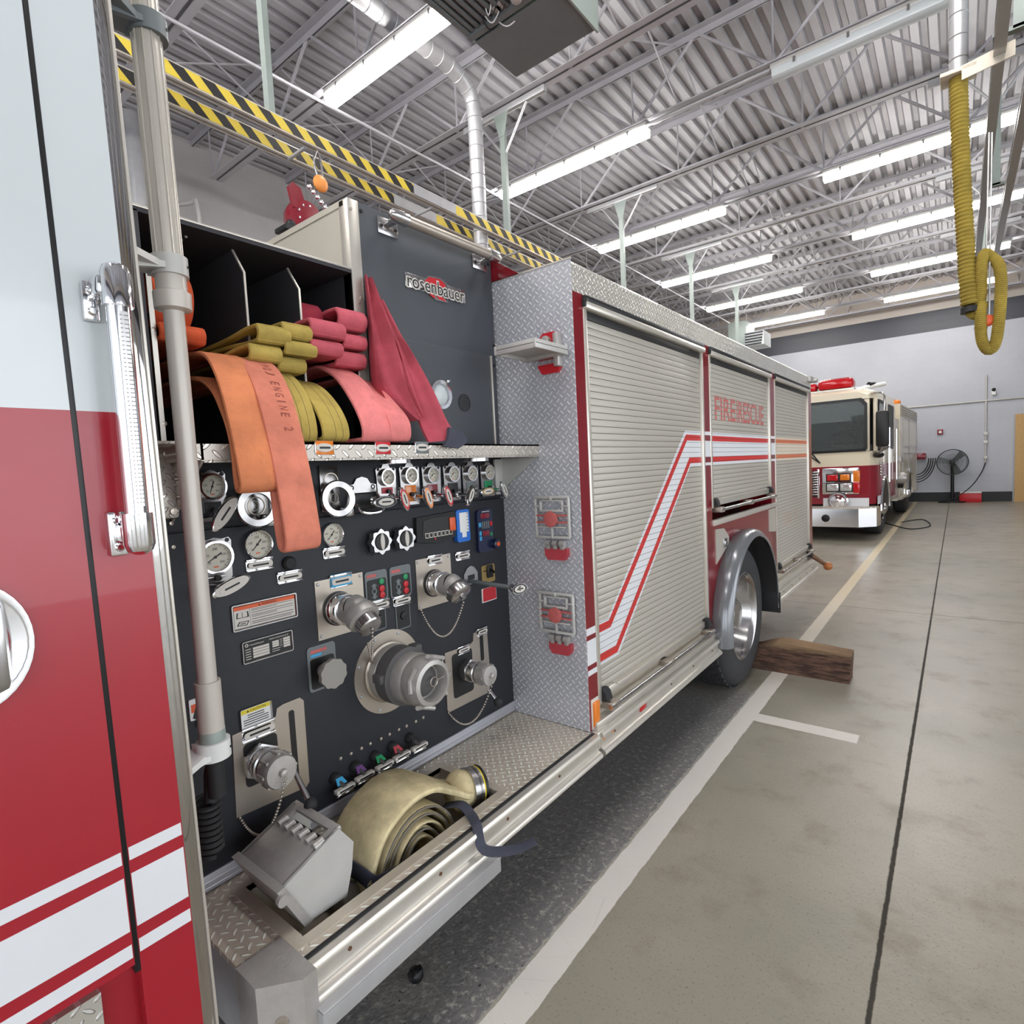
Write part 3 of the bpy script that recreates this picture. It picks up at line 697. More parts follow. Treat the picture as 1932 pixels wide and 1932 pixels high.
# ---- crosslay hose bed
lipX = -1.392
sh = [V((lipX, .585, 0)), V((lipX, 1.96, 0))]
m = mb('tread_lip'); m.box((lipX-.004, .60, 1.66), (lipX, 1.962, 1.706)); m.box((-2.9, .50, 1.700), (lipX, 1.962, 1.706)); m.box((lipX-.03, .60, 1.656), (lipX, 1.962, 1.661))
m.box((XP, .575, 1.662), (lipX, .60, 1.706)); m.prism([(XP, 1.51), (lipX, 1.66), (lipX, 1.70), (XP, 1.70)], (0, .60, 0), XV, ZV, .006)
lip = m.build('hose_bed_shelf', FE)
m = mb('grey_paint'); m.prism([(XP, 1.515), (lipX-.004, 1.656), (XP, 1.656)], (0, 1.955, 0), XV, ZV, .006); m.box((XP, 1.90, 1.50), (XP+.012, 1.955, 1.655), .002); m.build('shelf_gusset', lip)
for (x, c) in ((1503, 'amber'), (None, 'bright_red'), (-1, 'heater_grey')):
    p = qa(1505, 120) if x == 1503 else (qb(590, 122) if x is None else qb(945, 118)); q = at(p, 0, lipX)
    m = mb(c); m.box((lipX, q.y-.028, q.z-.019), (lipX+.003, q.y+.028, q.z+.019), .001); m.use('chrome'); m.box((lipX, q.y-.030, q.z-.020), (lipX+.002, q.y+.030, q.z+.020), .001)
    m.use('paper'); T0 = m.T; m.T = Matrix.Translation((lipX+.003, q.y, q.z)) @ Matrix.Diagonal((1, 1, .42, 1)); m.lathe([(.029, 0), (.027, .0015)], (0, 0, 0), XV, 20); m.T = T0
    m.use('ink'); m.box((lipX+.003, q.y-.017, q.z-.003), (lipX+.0049, q.y+.017, q.z+.003)); m.build('discharge_tag', lip)
yR = 1.215
m = mb('inner_black'); m.box((-2.9, yR, 1.70), (XP, yR+.012, ztop)); m.box((-2.9, .50, 1.70), (-2.88, yR, ztop)); m.box((-2.9, .47, 1.60), (XP, .585, ztop), .002)
m.box((-2.9, .43, ztop-.006), (XP+.0, yR, ztop+.004))
for q in ((860, 510), (920, 1038)): m.use('steel'); m.lathe([(.007, 0), (.006, .004), (0, .005)], at(qn(*q), 0, XP), XV, 10)
bed = m.build('hose_bed', FE)
m = mb('alu'); m.box((-1.62, .43, ztop+.004), (XP+.004, yR, ztop+.010), .001); m.box((XP, .588, 1.71), (XP+.004, .60, 2.15)); m.build('edge_trim', bed)
for yq, zt, xo in ((.838, 2.272, 455), (1.008, 2.262, 560)):
    m = mb('inner_black'); m.prism([(-2.88, 1.706), (XP+.01, 1.706), (XP+.01, zt-.075), (XP-.045, zt), (-2.88, ztop-.02)], (0, yq+.004, 0), XV, ZV, .008)
    dv = m.build('divider', bed)
    m = mb('alu'); m.prism([(XP+.008, 1.706), (XP+.013, 1.706), (XP+.013, zt-.073), (XP-.043, zt+.004), (XP-.048, zt)], (0, yq+.003, 0), XV, ZV, .006); m.build('divider_edge', dv)
m = mb('galv')
for i in range(14): c = V((-2.05+.03*i, .60+.0*i, ztop-.012)); m.sphere(c+V((0, .12, 0)), .004, 6)
m.build('light_string', bed)
# ---- hose bed side box with logo panel
zt2 = 2.535
m = mb('cream_wall'); m.box((XF, yR+.004, ztop-.2), (XP-.02, yR+.05, zt2)); m.box((XF, yR, zt2-.02), (XP-.02, 1.965, zt2)); m.build('side_box', FE)
m = mb('alu'); m.box((XP-.045, yR, 1.71), (XP+.004, yR+.045, zt2), .003); ps = m.build('corner_post', FE)
m = mb('steel')
for z, dy in ((2.21, .03), (2.195, .022), (2.50, .012)): m.lathe([(.006, 0), (.005, .004), (0, .005)], (XP+.004, yR+dy, z), XV, 10)
m.build('post_screws', ps)
ya, yb = S((800, 638)).y, S((935, 680)).y
zd = S((920, 672)).z
m = mb('panel_grey'); m.box((XP-.02, yR+.045, 1.71), (XP, 1.955, zt2), .002)
for p in ((681, 398), (921, 498), (931, 652), (932, 690)): m.use('ink'); m.lathe([(.007, 0), (.006, .004), (0, .005)], S(p), XV, 12)
lp = m.build('logo_panel', FE)
m = mb('panel_grey'); m.box((XP, yR+.10, 1.716), (XP+.012, S((921, 700)).y, zd), .003); dr = m.build('access_door', FE)
m = mb('alu'); yh = S((923, 700)).y; m.box((XP, yh-.004, 1.72), (XP+.016, yh+.006, zd), .002); m.build('piano_hinge', dr)
c = S((876, 760), .012); m = mb('ink'); m.ring(c, XV, .032, .036, .002, 28)
for k in range(-5, 6): w = math.sqrt(max(0, .031**2-(k*.0055)**2)); m.use('black'); m.box((c.x, c.y-w, c.z+k*.0055-.0016), (c.x+.002, c.y+w, c.z+k*.0055+.0016))
m.build('speaker_grille', dr)
c = S((830, 745), .012); m = mb('chrome'); m.ring(c+V((0, 0, 0)), XV, .042, .056, .012, 28); m.use('clear_lens'); m.lathe([(.043, .002), (.03, .008), (0, .010)], c, XV, 24); m.build('door_lamp', dr)
c = S((845, 720), .012); m = mb('chrome'); m.cyl(c+V((0, -.012, -.006)), c+V((0, .012, .006)), .004, seg=8); m.sphere(c, .007); m.build('latch', dr)
# badge
a, b_ = S((765, 532)), S((875, 556)); zc_ = (a.z+b_.z)/2; yc_ = (a.y+b_.y)/2; W_ = b_.y-a.y
m = mb('chrome_soft'); m.box((XP, a.y-.004, zc_-.026), (XP+.004, a.y+W_*.36, zc_+.026), .002); m.box((XP, b_.y-W_*.36, zc_-.026), (XP+.004, b_.y+.004, zc_+.026), .002)
r_ = lambda x, y: (S(ql(x, y)).y, S(ql(x, y)).z)
m.yz([r_(1150, 880), r_(1185, 850), r_(1270, 868), r_(1322, 908), r_(1330, 975), r_(1285, 1000), r_(1330, 1050), r_(1235, 1028), r_(1200, 985), r_(1150, 960)], XP, .0045)
bd = m.build('maker_badge', lp)
m = mb('bright_red'); m.yz([r_(1160, 890), r_(1190, 862), r_(1268, 880), r_(1305, 915), r_(1312, 955), r_(1160, 925)], XP+.0045, .001); m.yz([r_(1180, 970), r_(1212, 976), r_(1240, 1018), r_(1213, 1010)], XP+.0045, .001); m.yz([r_(1232, 980), r_(1262, 986), r_(1318, 1042), r_(1262, 1026)], XP+.0045, .001); m.build('badge_emblem', bd)
m = mb('paper'); m.text('rosenbauer', (XP+.0052, yc_, zc_), YV, ZV, .060, W_*1.01, .0006, bold=.06); m.use('ink'); m.text('rosenbauer', (XP+.0052, yc_, zc_), YV, ZV, .050, W_*.97, .0014); m.build('badge_lettering', bd)
# top grab handle
hx = XP+.065; a, b_ = at((748, 408), 0, hx), at((934, 487), 0, hx); b_.z = a.z
m = mb('steel'); m.cyl(a, b_, .019, seg=20); hr = m.build('top_handrail', FE)
for e, s_ in ((a, 1), (b_, -1)):
    m = mb('chrome_soft'); m.lathe([(0, -.03), (.012, -.028), (.022, -.012), (.0235, .04), (.0235, .045), (.018, .046)], e, (0, s_, 0), 20)
    m.prism([(e.y-.01, e.z-.012), (e.y+.03, e.z-.012), (e.y+.03, e.z-.05), (e.y-.01, e.z-.05)], (XP, 0, 0), YV, ZV, .006) if False else None
    m.box((XP, e.y-.055+.02*s_, e.z-.045), (XP+.006, e.y+.035+.02*s_, e.z+.012), .002)
    m.cyl((XP+.004, e.y+.012*s_-.01, e.z-.014), e+V((0, .012*s_, 0)), .011, .016, 14)
    for dy in (-.04, .025): m.use('ink'); m.lathe([(.006, 0), (.005, .004), (0, .005)], (XP+.006, e.y+dy+.02*s_, e.z-.018), XV, 10)
    m.build('handrail_bracket', hr)
# ---- running-board step with hose well
ZS = .495; w0, w1, u0, u1 = .665, 1.41, -1.525, -1.245
m = mb('tread_floor')
y0s, y1s, xi, xo = .53, 1.96, XP, -1.19
m.box((xi, y0s, ZS-.012), (u0, y1s, ZS)); m.box((u1, y0s+.1, ZS-.012), (xo, y1s, ZS)); m.box((u0, y0s, ZS-.012), (u1, w0, ZS)); m.box((u0, w1, ZS-.012), (u1, y1s, ZS)); m.box((u1-.05, y0s, ZS-.012), (u1, y0s+.1, ZS))
st = m.build('running_board', FE)
m = mb('alu_dirty'); m.box((u0-.002, w0, .27), (u0, w1, ZS+.004)); m.box((u1, w0, .27), (u1+.002, w1, ZS+.004)); m.box((u0, w0, .27), (u1, w0+.002, ZS+.004)); m.box((u0, w1-.002, .27), (u1, w1, ZS+.004)); m.box((u0, w0, .265), (u1, w1, .27))
m.box((u0-.03, w0-.03, ZS), (u1+.03, w0, ZS+.004)); m.box((u0-.03, w1, ZS), (u1+.03, w1+.03, ZS+.004)); m.box((u1, w0, ZS), (u1+.035, w1, ZS+.004)); m.box((u0-.03, w0, ZS), (u0, w1, ZS+.004)); m.build('hose_well', st)
m = mb('rubber'); m.box((-1.19, .60, ZS-.04), (-1.176, 1.96, ZS+.002), .002); m.build('rubber_edge', st)
def rubrail(y0, y1, parent, name='rub_rail'):
    m = mb('alu'); x = -1.176
    pr = [(x, .494), (x+.020, .494), (x+.026, .486), (x+.026, .476), (x+.016, .470), (x+.012, .440), (x+.016, .428), (x+.030, .422), (x+.036, .412), (x+.036, .404), (x+.028, .396), (x, .396)]
    m.prism(pr, (0, y1, 0), XV, ZV, y1-y0); o = m.build(name, parent)
    y = y0+.12
    while y < y1: m = mb('rust'); m.lathe([(.006, 0), (.005, .004)], (x+.013, y, .455), XV, 10); m.build('rail_screw', o); y += .31
    return o
rubrail(.62, 1.962, FE)
m = mb('galv'); m.box((-1.152, .63, .352), (-1.115, 1.262, .402), .002); m.box((-1.165, .63, .397), (-1.112, 1.262, .404), .001); m.build('lower_rail', FE)
m = mb('cast_alu')
m.prism([(-1.29, .525), (-1.20, .525), (-1.135, .60), (-1.135, .635), (-1.29, .635)], (0, 0, .32), XV, YV, .178); cb = m.build('step_corner_casting', FE)
m = mb('cast_alu'); c = V((-1.215, .60, .498)); c = c-V((0, 0, .0012)); m.lathe([(.024, -.002), (.024, .002), (.021, .002), (.021, -.002), (.024, -.002)], c, ZV, 6); m.box(c+V((-.010, -.010, 0)), c+V((-.006, .010, .002))); m.box(c+V((.006, -.010, 0)), c+V((.010, .010, .002))); m.box(c+V((-.006, -.002, 0)), c+V((.006, .002, .002)))
n_ = V((.075, -.065, 0)).normalized(); n_ = V((.755, -.655, 0)); q = V((-1.1675, .5625, .41)); m.use('steel'); m.lathe([(.014, 0), (.013, .006), (.008, .006), (.007, .003), (0, .003)], q, n_, 16); m.build('casting_bolt', cb)
m = mb('galv'); m.box((-1.55, .53, .30), (-1.29, .56, .483)); m.build('step_support', FE)
# ---- pump panel fittings
def yzp(pts, dx=0.0): return [(S(p, dx).y, S(p, dx).z) for p in pts]
def rrect(y0, z0, y1, z1, r, n=4):
    out = []
    for (cy, cz, a0) in ((y1-r, z1-r, 0), (y0+r, z1-r, 90), (y0+r, z0+r, 180), (y1-r, z0+r, 270)):
        for k in range(n+1): a = R(a0+90*k/n); out.append((cy+r*math.cos(a), cz+r*math.sin(a)))
    return out
def dial(m, c, r, needle=50):
    """dial face with figures and a hand"""
    m.use('dial'); m.lathe([(r, 0), (r, .001)], c, XV, 28); f = c+V((.0012, 0, 0))
    m.use('ink')
    for k in range(21):
        a = R(-135+270*k/20); q = .86 if k % 2 else .80
        d = V((0, math.sin(a), math.cos(a))); n = V((0, math.cos(a), -math.sin(a)))*(.012*r if k % 2 else .02*r)
        m.add([f+d*r*q-n, f+d*r*q+n, f+d*r*.93+n, f+d*r*.93-n], [(0, 1, 2, 3)])
    for tx, a in (('200', 0), ('100', -75), ('300', 75), ('30', -130), ('400', 130)):
        a = R(a); m.text(tx, f+V((0, math.sin(a)*r*.56, math.cos(a)*r*.56)), YV, ZV, r*.17, None, .0003)
    a = R(needle); d = V((0, math.sin(a), math.cos(a))); n = V((0, math.cos(a), -math.sin(a)))
    m.add([f-d*r*.62-n*r*.03, f-d*r*.62+n*r*.03, f+d*r*.5+n*r*.06, f+d*r*.5-n*r*.06], [(0, 1, 2, 3)]); m.lathe([(r*.1, 0), (r*.1, .002)], f, XV, 10)
    m.use('orange'); m.box(f+V((0, -r*.16, -r*.72)), f+V((.0004, r*.16, -r*.62)))
def oval_tag(c, ly, lz, tilt, ringc, parent, label=None, nrm=XV):
    """oval pull-handle face: chrome rim, coloured ring, pale plate"""
    nn = V(nrm).normalized(); u = YV-nn*nn.dot(YV); u.normalize(); v = nn.cross(u)
    ca, sa = math.cos(R(tilt)), math.sin(R(tilt)); U = u*ca+v*sa; W = v*ca-u*sa
    m = mb('chrome'); m.T = Matrix.Translation(c) @ Matrix(((nn.x, U.x*ly, W.x*lz, 0), (nn.y, U.y*ly, W.y*lz, 0), (nn.z, U.z*ly, W.z*lz, 0), (0, 0, 0, 1)))
    m.lathe([(.7, -.012), (1.0, -.004), (1.0, .004), (.9, .007)], (0, 0, 0), XV, 28)
    m.use(ringc); m.lathe([(.90, .0065), (.88, .0078)], (0, 0, 0), XV, 28); m.use('paper'); m.lathe([(.66, .0078), (.64, .0088)], (0, 0, 0), XV, 28)
    m.use('ink'); m.box((.0085, -.38, -.13), (.0094, .38, .13)); return m.build('pull_handle', parent, label=label)
def gauge_plate(pc, pl, pr, ptop, pbot, rg, label, accent, needle=50):
    c = S(pc); y0, y1, zt, zb = S(pl).y, S(pr).y, S(ptop).z, S(pbot).z; w = (y1-y0)/2
    m = mb('chrome_plate')
    pts = [(c.y-w*.92, zb+.012), (c.y-w*.8, zb), (c.y+w*.8, zb), (c.y+w*.92, zb+.012), (c.y+w*.95, c.z), (c.y+w, c.z+rg*.9), (c.y+w*.85, c.z+rg*1.12), (c.y+w*.45, c.z+rg*1.05), (c.y+w*.28, zt-.004), (c.y, zt), (c.y-w*.28, zt-.004), (c.y-w*.45, c.z+rg*1.05), (c.y-w*.85, c.z+rg*1.12), (c.y-w, c.z+rg*.9), (c.y-w*.95, c.z)]
    m.yz(pts, XP, .006)
    for s_ in (-1, 1): m.use('ink'); m.lathe([(.006, 0), (.006, .001)], (XP+.006, c.y+s_*w*.76, c.z+rg*.94), XV, 10)
    g = m.build('gauge', FE, label=label)
    m = mb('chrome'); m.ring(c+V((.006, 0, 0)), XV, rg*.86, rg, .014, 28); m.build('bezel', g)
    m = mb(); dial(m, c+V((.008, 0, 0)), rg*.87, needle); m.build('dial', g)
    m = mb(accent); m.box((XP+.006, c.y-w*.55, zb+.012), (XP+.008, c.y+w*.55, c.z-rg*1.15), .001); m.use('ink'); m.lathe([(.008, 0), (.008, .012)], (XP+.008, c.y, (zb+c.z-rg)/2), XV, 12); m.build('colour_plate', g)
    return g
G6 = [(612, 390, 522, 706, 265, 567, 'dull_red', 'black'), (825, 375, 735, 918, 257, 640, 'amber', 'orange'), (1025, 370, 938, 1112, 252, 612, 'maroon', 'amber'), (1213, 360, 1127, 1290, 250, 600, 'ink', 'bright_red'), (1380, 355, 1303, 1455, 247, 578, 'heater_grey', 'ink'), (1537, 345, 1466, 1602, 245, 560, 'green', 'gold')]
NM = ['first', 'second', 'third', 'fourth', 'fifth', 'sixth']
for i, (cx, cy, l, r, t_, b, ac, hc) in enumerate(G6):
    g = gauge_plate(qb(cx, cy), qb(l, cy), qb(r, cy), qb(cx, t_), qb(cx, b), .031, '%s gauge from the left of the six on chrome plates' % NM[i], ac, 50)
for (q, ly, lz, tl, rc, lb) in (((610, 612), .050, .020, 0, 'ink', 'oval handle with black ring'), ((782, 588), .044, .017, -72, 'bright_red', 'tilted oval handle with red ring'), ((1000, 573), .044, .017, -72, 'amber', 'tilted oval handle with yellow ring'), ((1182, 558), .044, .017, -70, 'bright_red', 'second tilted oval handle with red ring'), ((1387, 552), .044, .017, 62, 'ink', 'oval handle leaning right with black ring'), ((1540, 517), .042, .016, 3, 'gold', 'oval handle with tan ring'), ((1693, 505), .040, .016, -68, 'heater_green', 'oval handle with pale green ring near the tread plate')):
    c = S(qb(*q), .085); o = oval_tag(c, ly, lz, tl, rc, FE, lb)
    m = mb('chrome'); m.cyl(V((XP, c.y+.012, c.z+.004)), c+V((-.012, 0, 0)), .008, seg=12); m.lathe([(.02, 0), (.016, .012), (.008, .016)], (XP, c.y+.012, c.z+.004), XV, 16); m.build('pull_rod', o)
gauge_plate(qa(470, 475), qa(330, 475), qa(600, 475), qa(470, 320), qa(470, 790), .036, 'dark dusty gauge behind the light pole', 'ink', 20)
gauge_plate(qa(500, 1115), qa(330, 1115), qa(660, 1115), qa(500, 935), qa(500, 1345), .046, 'large gauge on a tall chrome plate beside the light pole', 'chrome_soft', 60)
for q, tl in (((595, 720), 52), ((655, 1380), 18)):
    c = S(qa(*q), .08); o = oval_tag(c, .055, .019, tl, 'paper', FE, 'plain oval pull handle beside the light pole'); m = mb('chrome'); m.cyl(V((XP, c.y-.03, c.z-.005)), c+V((-.012, -.01, 0)), .008, seg=12); m.build('pull_rod', o)
for q, r, lb in (((888, 1000), .044, 'round gauge left of the hanging orange hose'), ((1565, 912), .040, 'round gauge right of the hanging orange hose')):
    c = S(qa(*q)); m = mb('chrome'); m.lathe([(r*.86, .004), (r*.88, .016), (r*.94, .018), (r, .012), (r, 0)], c, XV, 32); g = m.build('gauge', FE, label=lb); m = mb(); dial(m, c+V((.004, 0, 0)), r*.86, 42); m.build('dial', g)
def name_plate(q, wy, hz, fc='paper', n=1, tilt=.35):
    """bent chrome holder with a small label"""
    c = S(q); m = mb('chrome'); m.box((XP, c.y-wy, c.z-hz), (XP+.004, c.y+wy, c.z+hz), .001); m.box((XP, c.y-wy, c.z+hz*.6), (XP+.010, c.y+wy, c.z+hz), .001); m.box((XP, c.y-wy, c.z-hz), (XP+.010, c.y+wy, c.z-hz*.8), .001)
    if fc != 'paper': m.use(fc); m.box((XP+.0035, c.y-wy*.95, c.z-hz), (XP+.0095, c.y+wy*.95, c.z+hz*1.05), .001)
    m.use('paper'); m.yz(rrect(c.y-wy*.92, c.z-hz*.55, c.y+wy*.92, c.z+hz*.45, hz*.45), XP+.010, .002)
    m.use('ink'); m.box((XP+.012, c.y-wy*.6, c.z-hz*.2), (XP+.0126, c.y+wy*.6, c.z+hz*.08)); m.build('name_plate', FE)
for q in (qa(910, 1178), qa(1185, 1290), qa(1588, 1070), qb(555, 1548), qb(757, 1505), qb(1310, 1100)): name_plate(q, .040, .018)
name_plate(qc(805, 955), .05, .02); name_plate(qd(1485, 680), .032, .016); name_plate(qd(1315, 845), .035, .016)
# dark push button, fluted chrome knobs
m = mb('rubber'); m.lathe([(.021, 0), (.021, .012), (.016, .018), (0, .019)], S(qa(1175, 1170)), XV, 20); m.build('push_button', FE)
for q in ((562, 975), (785, 945)):
    c = S(qb(*q), .03); m = mb('chrome_soft'); pts = []
    for k in range(32):
        a = 2*math.pi*k/32; rr = .041+.0045*math.cos(8*a); pts.append((c.y+rr*math.sin(a), c.z+rr*math.cos(a)))
    m.yz(pts, c.x-.012, .024); m.lathe([(.012, -.03), (.012, -.01)], c, XV, 14); kb = m.build('star_knob', FE)
    m = mb('black'); m.lathe([(.030, .0125), (.028, .016)], c, XV, 24); m.use('paper'); m.T = Matrix.Translation(c) @ Matrix.Diagonal((1, .32, 1, 1)); m.lathe([(.029, .016), (.027, .018)], (0, 0, 0), XV, 20); m.build('knob_cap', kb)
# ring-shaped quick release handles on mounting plates
for fn, pc, pl0, pl1, half in ((qb, (185, 585), (0, 285), (200, 690), 0), (qa, (900, 655), (722, 520), (1000, 760), 1)):
    a, b = S(fn(*pl0)), S(fn(*pl1)); m = mb('chrome_plate'); m.box((XP, a.y, b.z), (XP+.005, b.y, a.z), .002); m.use('ink')
    if not half: m.box((XP+.005, a.y+.025, a.z-.022), (XP+.0056, b.y-.02, a.z-.014))
    pl = m.build('mounting_plate', FE); c = S(fn(*pc), .05)
    m = mb('steel'); q = V((XP+.005, (a.y+b.y)/2+.005, a.z-.05 if not half else c.z)); m.ring(q, XV, .024, .027, .002, 24); m.ring(S(fn(pc[0]-40, pc[1]-5), .005), XV, .014, .016, .002, 20); m.build('embossed_rings', pl)
    m = mb('chrome_soft'); T0 = m.T; m.T = Matrix.Translation(c); m.lathe([(.037, -.008), (.057, -.010), (.060, 0), (.056, .006), (.038, .004), (.037, -.008)], (0, 0, 0), (1, -.12, .05), 36)
    m.box((-.05, .03, -.062), (-.008, .066, -.030), .008); m.build('ring_handle', pl)
c = S(qb(395, 480)); m = mb('chrome_plate'); m.yz([(c.y-.055, c.z-.018), (c.y+.058, c.z-.018), (c.y+.058, c.z+.008), (c.y+.035, c.z+.012), (c.y+.022, c.z+.03), (c.y, c.z+.036), (c.y-.022, c.z+.03), (c.y-.035, c.z+.012), (c.y-.055, c.z+.008)], XP, .006)
for s_ in (-1, 1): m.use('ink'); m.ring(V((XP+.006, c.y+s_*.044, c.z)), XV, .005, .009, .001, 12)
bp = m.build('bail_plate', FE); m = mb('chrome'); m.tube(smooth_path([(XP+.006, c.y-.05, c.z-.02), (XP+.05, c.y-.05, c.z-.075), (XP+.055, c.y, c.z-.088), (XP+.05, c.y+.05, c.z-.075), (XP+.006, c.y+.055, c.z-.02)]), .005, 8); m.build('bail', bp)
m = mb('black'); m.box((XP, c.y-.042, c.z-.075), (XP+.012, c.y+.042, c.z-.02), .004); m.build('valve_body', bp)
# governor display
p = yzp([qb(870, 760), qb(1225, 695), qb(1228, 925), qb(1120, 975), qb(1030, 985), qb(875, 985)])
m = mb('rubber'); m.yz(p, XP, .016); gv = m.build('governor_display', FE, label='black display frame with orange key')
p = yzp([qb(930, 790), qb(1010, 760), qb(1205, 735), qb(1205, 880), qb(925, 930)]); m = mb('black'); m.yz(p, XP+.016, .002); m.build('screen', gv)
a, b = S(qb(1162, 755)), S(qb(1222, 868)); m = mb('orange'); m.box((XP+.017, a.y, b.z), (XP+.024, b.y, a.z), .004); m.build('orange_key', gv)
m = mb('paper'); z = S(qb(1060, 905)).z; y0 = S(qb(925, 910)).y
for k, ch in enumerate('8888888'): m.box((XP+.018, y0+.012+k*.0215, z-.010), (XP+.019, y0+.030+k*.0215, z+.010), .001)
m.use('black')
for k in range(7): m.box((XP+.019, y0+.0145+k*.0215, z-.007), (XP+.0196, y0+.0275+k*.0215, z+.007))
m.use('bright_red'); m.lathe([(.004, 0), (.004, .002)], S(qb(1068, 948), .016), XV, 8); m.build('key_row', gv)
# blue tank level gauge
a, b = S(qb(1228, 690)), S(qb(1362, 962)); m = mb('blue'); m.yz(rrect(a.y, b.z, b.y, a.z, .012), XP, .018); lg = m.build('tank_level_gauge', FE, label='bright blue tank level gauge')
m = mb('white'); yc = (a.y+b.y)/2; h = a.z-b.z; m.box((XP+.018, yc-.022, b.z+h*.30), (XP+.0195, yc+.030, a.z-.012), .001); m.box((XP+.018, yc-.010, b.z+.018), (XP+.0193, yc+.016, a.z-.014), .001)
m.use('ink')
for k in range(6): m.box((XP+.0195, yc+.02, b.z+h*.36+k*h*.10), (XP+.020, yc+.027, b.z+h*.36+k*h*.10+.003))
m.build('level_scale', lg)
# foam controller
a, b = S(qb(1425, 690)), S(qb(1582, 1050)); m = mb('navy'); m.yz(rrect(a.y, b.z, b.y, a.z, .016), XP, .014); fc = m.build('foam_controller', FE, label='dark blue foam controller with red displays')
yw, zh = b.y-a.y, a.z-b.z; bx = lambda m, c, u0, v0, u1, v1: (m.use(c), m.box((XP+.014, a.y+yw*u0, b.z+zh*v0), (XP+.016, a.y+yw*u1, b.z+zh*v1), .001))
m = mb('maroon'); bx(m, 'maroon', .22, .79, .78, .91); bx(m, 'maroon', .30, .38, .74, .50); m.build('display', fc)
for k_ in ((('cyan', .06, .60, .22, .70)), ('bright_red', .80, .60, .96, .70), ('cyan', .08, .40, .22, .50), ('cyan', .08, .28, .22, .38), ('green', .80, .36, .94, .44)): m = mb(k_[0]); bx(m, *k_); m.build('key', fc)
m = mb('heater_grey')
for k in range(4): bx(m, 'heater_grey', .28+.13*k, .55, .36+.13*k, .72)
bx(m, 'white', .3, .94, .8, .955); m.build('level_bars', fc)
c = S(qb(1582, 992), .0); m = mb('navy'); m.lathe([(.022, 0), (.020, .035), (.016, .038)], c, XV, 20); m.use('orange'); m.lathe([(.010, .038), (.009, .041)], c, XV, 14); m.build('twist_knob', fc)
# electric valve controllers
for k, (tl, tr, bl, br) in enumerate((((415, 1255), (615, 1220), (430, 1530), (632, 1498)), ((640, 1205), (832, 1178), (655, 1490), (845, 1460)))):
    pt = [S(qb(*q)) for q in (tl, tr, bl, br)]; y0 = (pt[0].y+pt[2].y)/2; y1 = (pt[1].y+pt[3].y)/2; z1 = (pt[0].z+pt[1].z)/2; z0 = (pt[2].z+pt[3].z)/2
    m = mb('heater_grey'); m.yz(rrect(y0, z0, y1, z1, .012), XP, .006); vc = m.build('valve_controller', FE, label=('left' if k == 0 else 'right')+' valve controller with red and green lamps')
    W, H = y1-y0, z1-z0; P = lambda u, v, d=.008: V((XP+d, y0+W*u, z0+H*v))
    m = mb('black'); m.yz(rrect(y0+W*.07, z0+H*.05, y1-W*.07, z0+H*.72, .008), XP+.006, .002); m.build('key_field', vc)
    m = mb('green'); m.lathe([(.011, 0), (.010, .004), (0, .005)], P(.70, .62), XV, 14); m.use('bright_red'); m.lathe([(.0125, 0), (.011, .004), (0, .005)], P(.70, .38), XV, 14); m.lathe([(.0125, 0), (.011, .004), (0, .005)], P(.70, .17), XV, 14); m.build('lamp', vc)
    m = mb('heater_grey'); m.yz([(P(.36, .60).y, P(0, .60).z), (P(.50, .51).y, P(0, .51).z), (P(.43, .51).y, P(0, .51).z), (P(.43, .43).y, P(0, .43).z), (P(.29, .43).y, P(0, .43).z), (P(.29, .51).y, P(0, .51).z), (P(.22, .51).y, P(0, .51).z)], XP+.008, .001)
    m.yz([(P(.36, .06).y, P(0, .08).z), (P(.50, .17).y, P(0, .17).z), (P(.43, .17).y, P(0, .17).z), (P(.43, .24).y, P(0, .24).z), (P(.29, .24).y, P(0, .24).z), (P(.29, .17).y, P(0, .17).z), (P(.22, .17).y, P(0, .17).z)], XP+.008, .001); m.ring(P(.36, .34), XV, .007, .011, .001, 18); m.build('arrow_keys', vc)
    m = mb('faded_red'); m.box(P(.08, .80, .006), P(.5, .90, .0066)); m.use('heater_grey'); m.box(P(.55, .80, .006), P(.92, .84, .0066)); m.box(P(.55, .87, .006), P(.92, .91, .0066)); m.build('printed_heading', vc)
    q0, q1 = ((480, 1600), (620, 1760)) if k == 0 else ((697, 1545), (842, 1745)); a, b = S(qb(*q0)), S(qb(*q1))
    m = mb('heater_grey'); m.yz(rrect(a.y, b.z, b.y, a.z, .008), XP, .004); m.use('black'); m.yz(rrect(a.y+.004, b.z+.004, b.y-.004, a.z-.004, .006), XP+.004, .001); m.use('ink'); m.lathe([(.016, 0), (.014, .006), (0, .007)], ((XP+.005), (a.y+b.y)/2, (a.z+b.z)/2), XV, 16); m.build('cover_plate', FE)
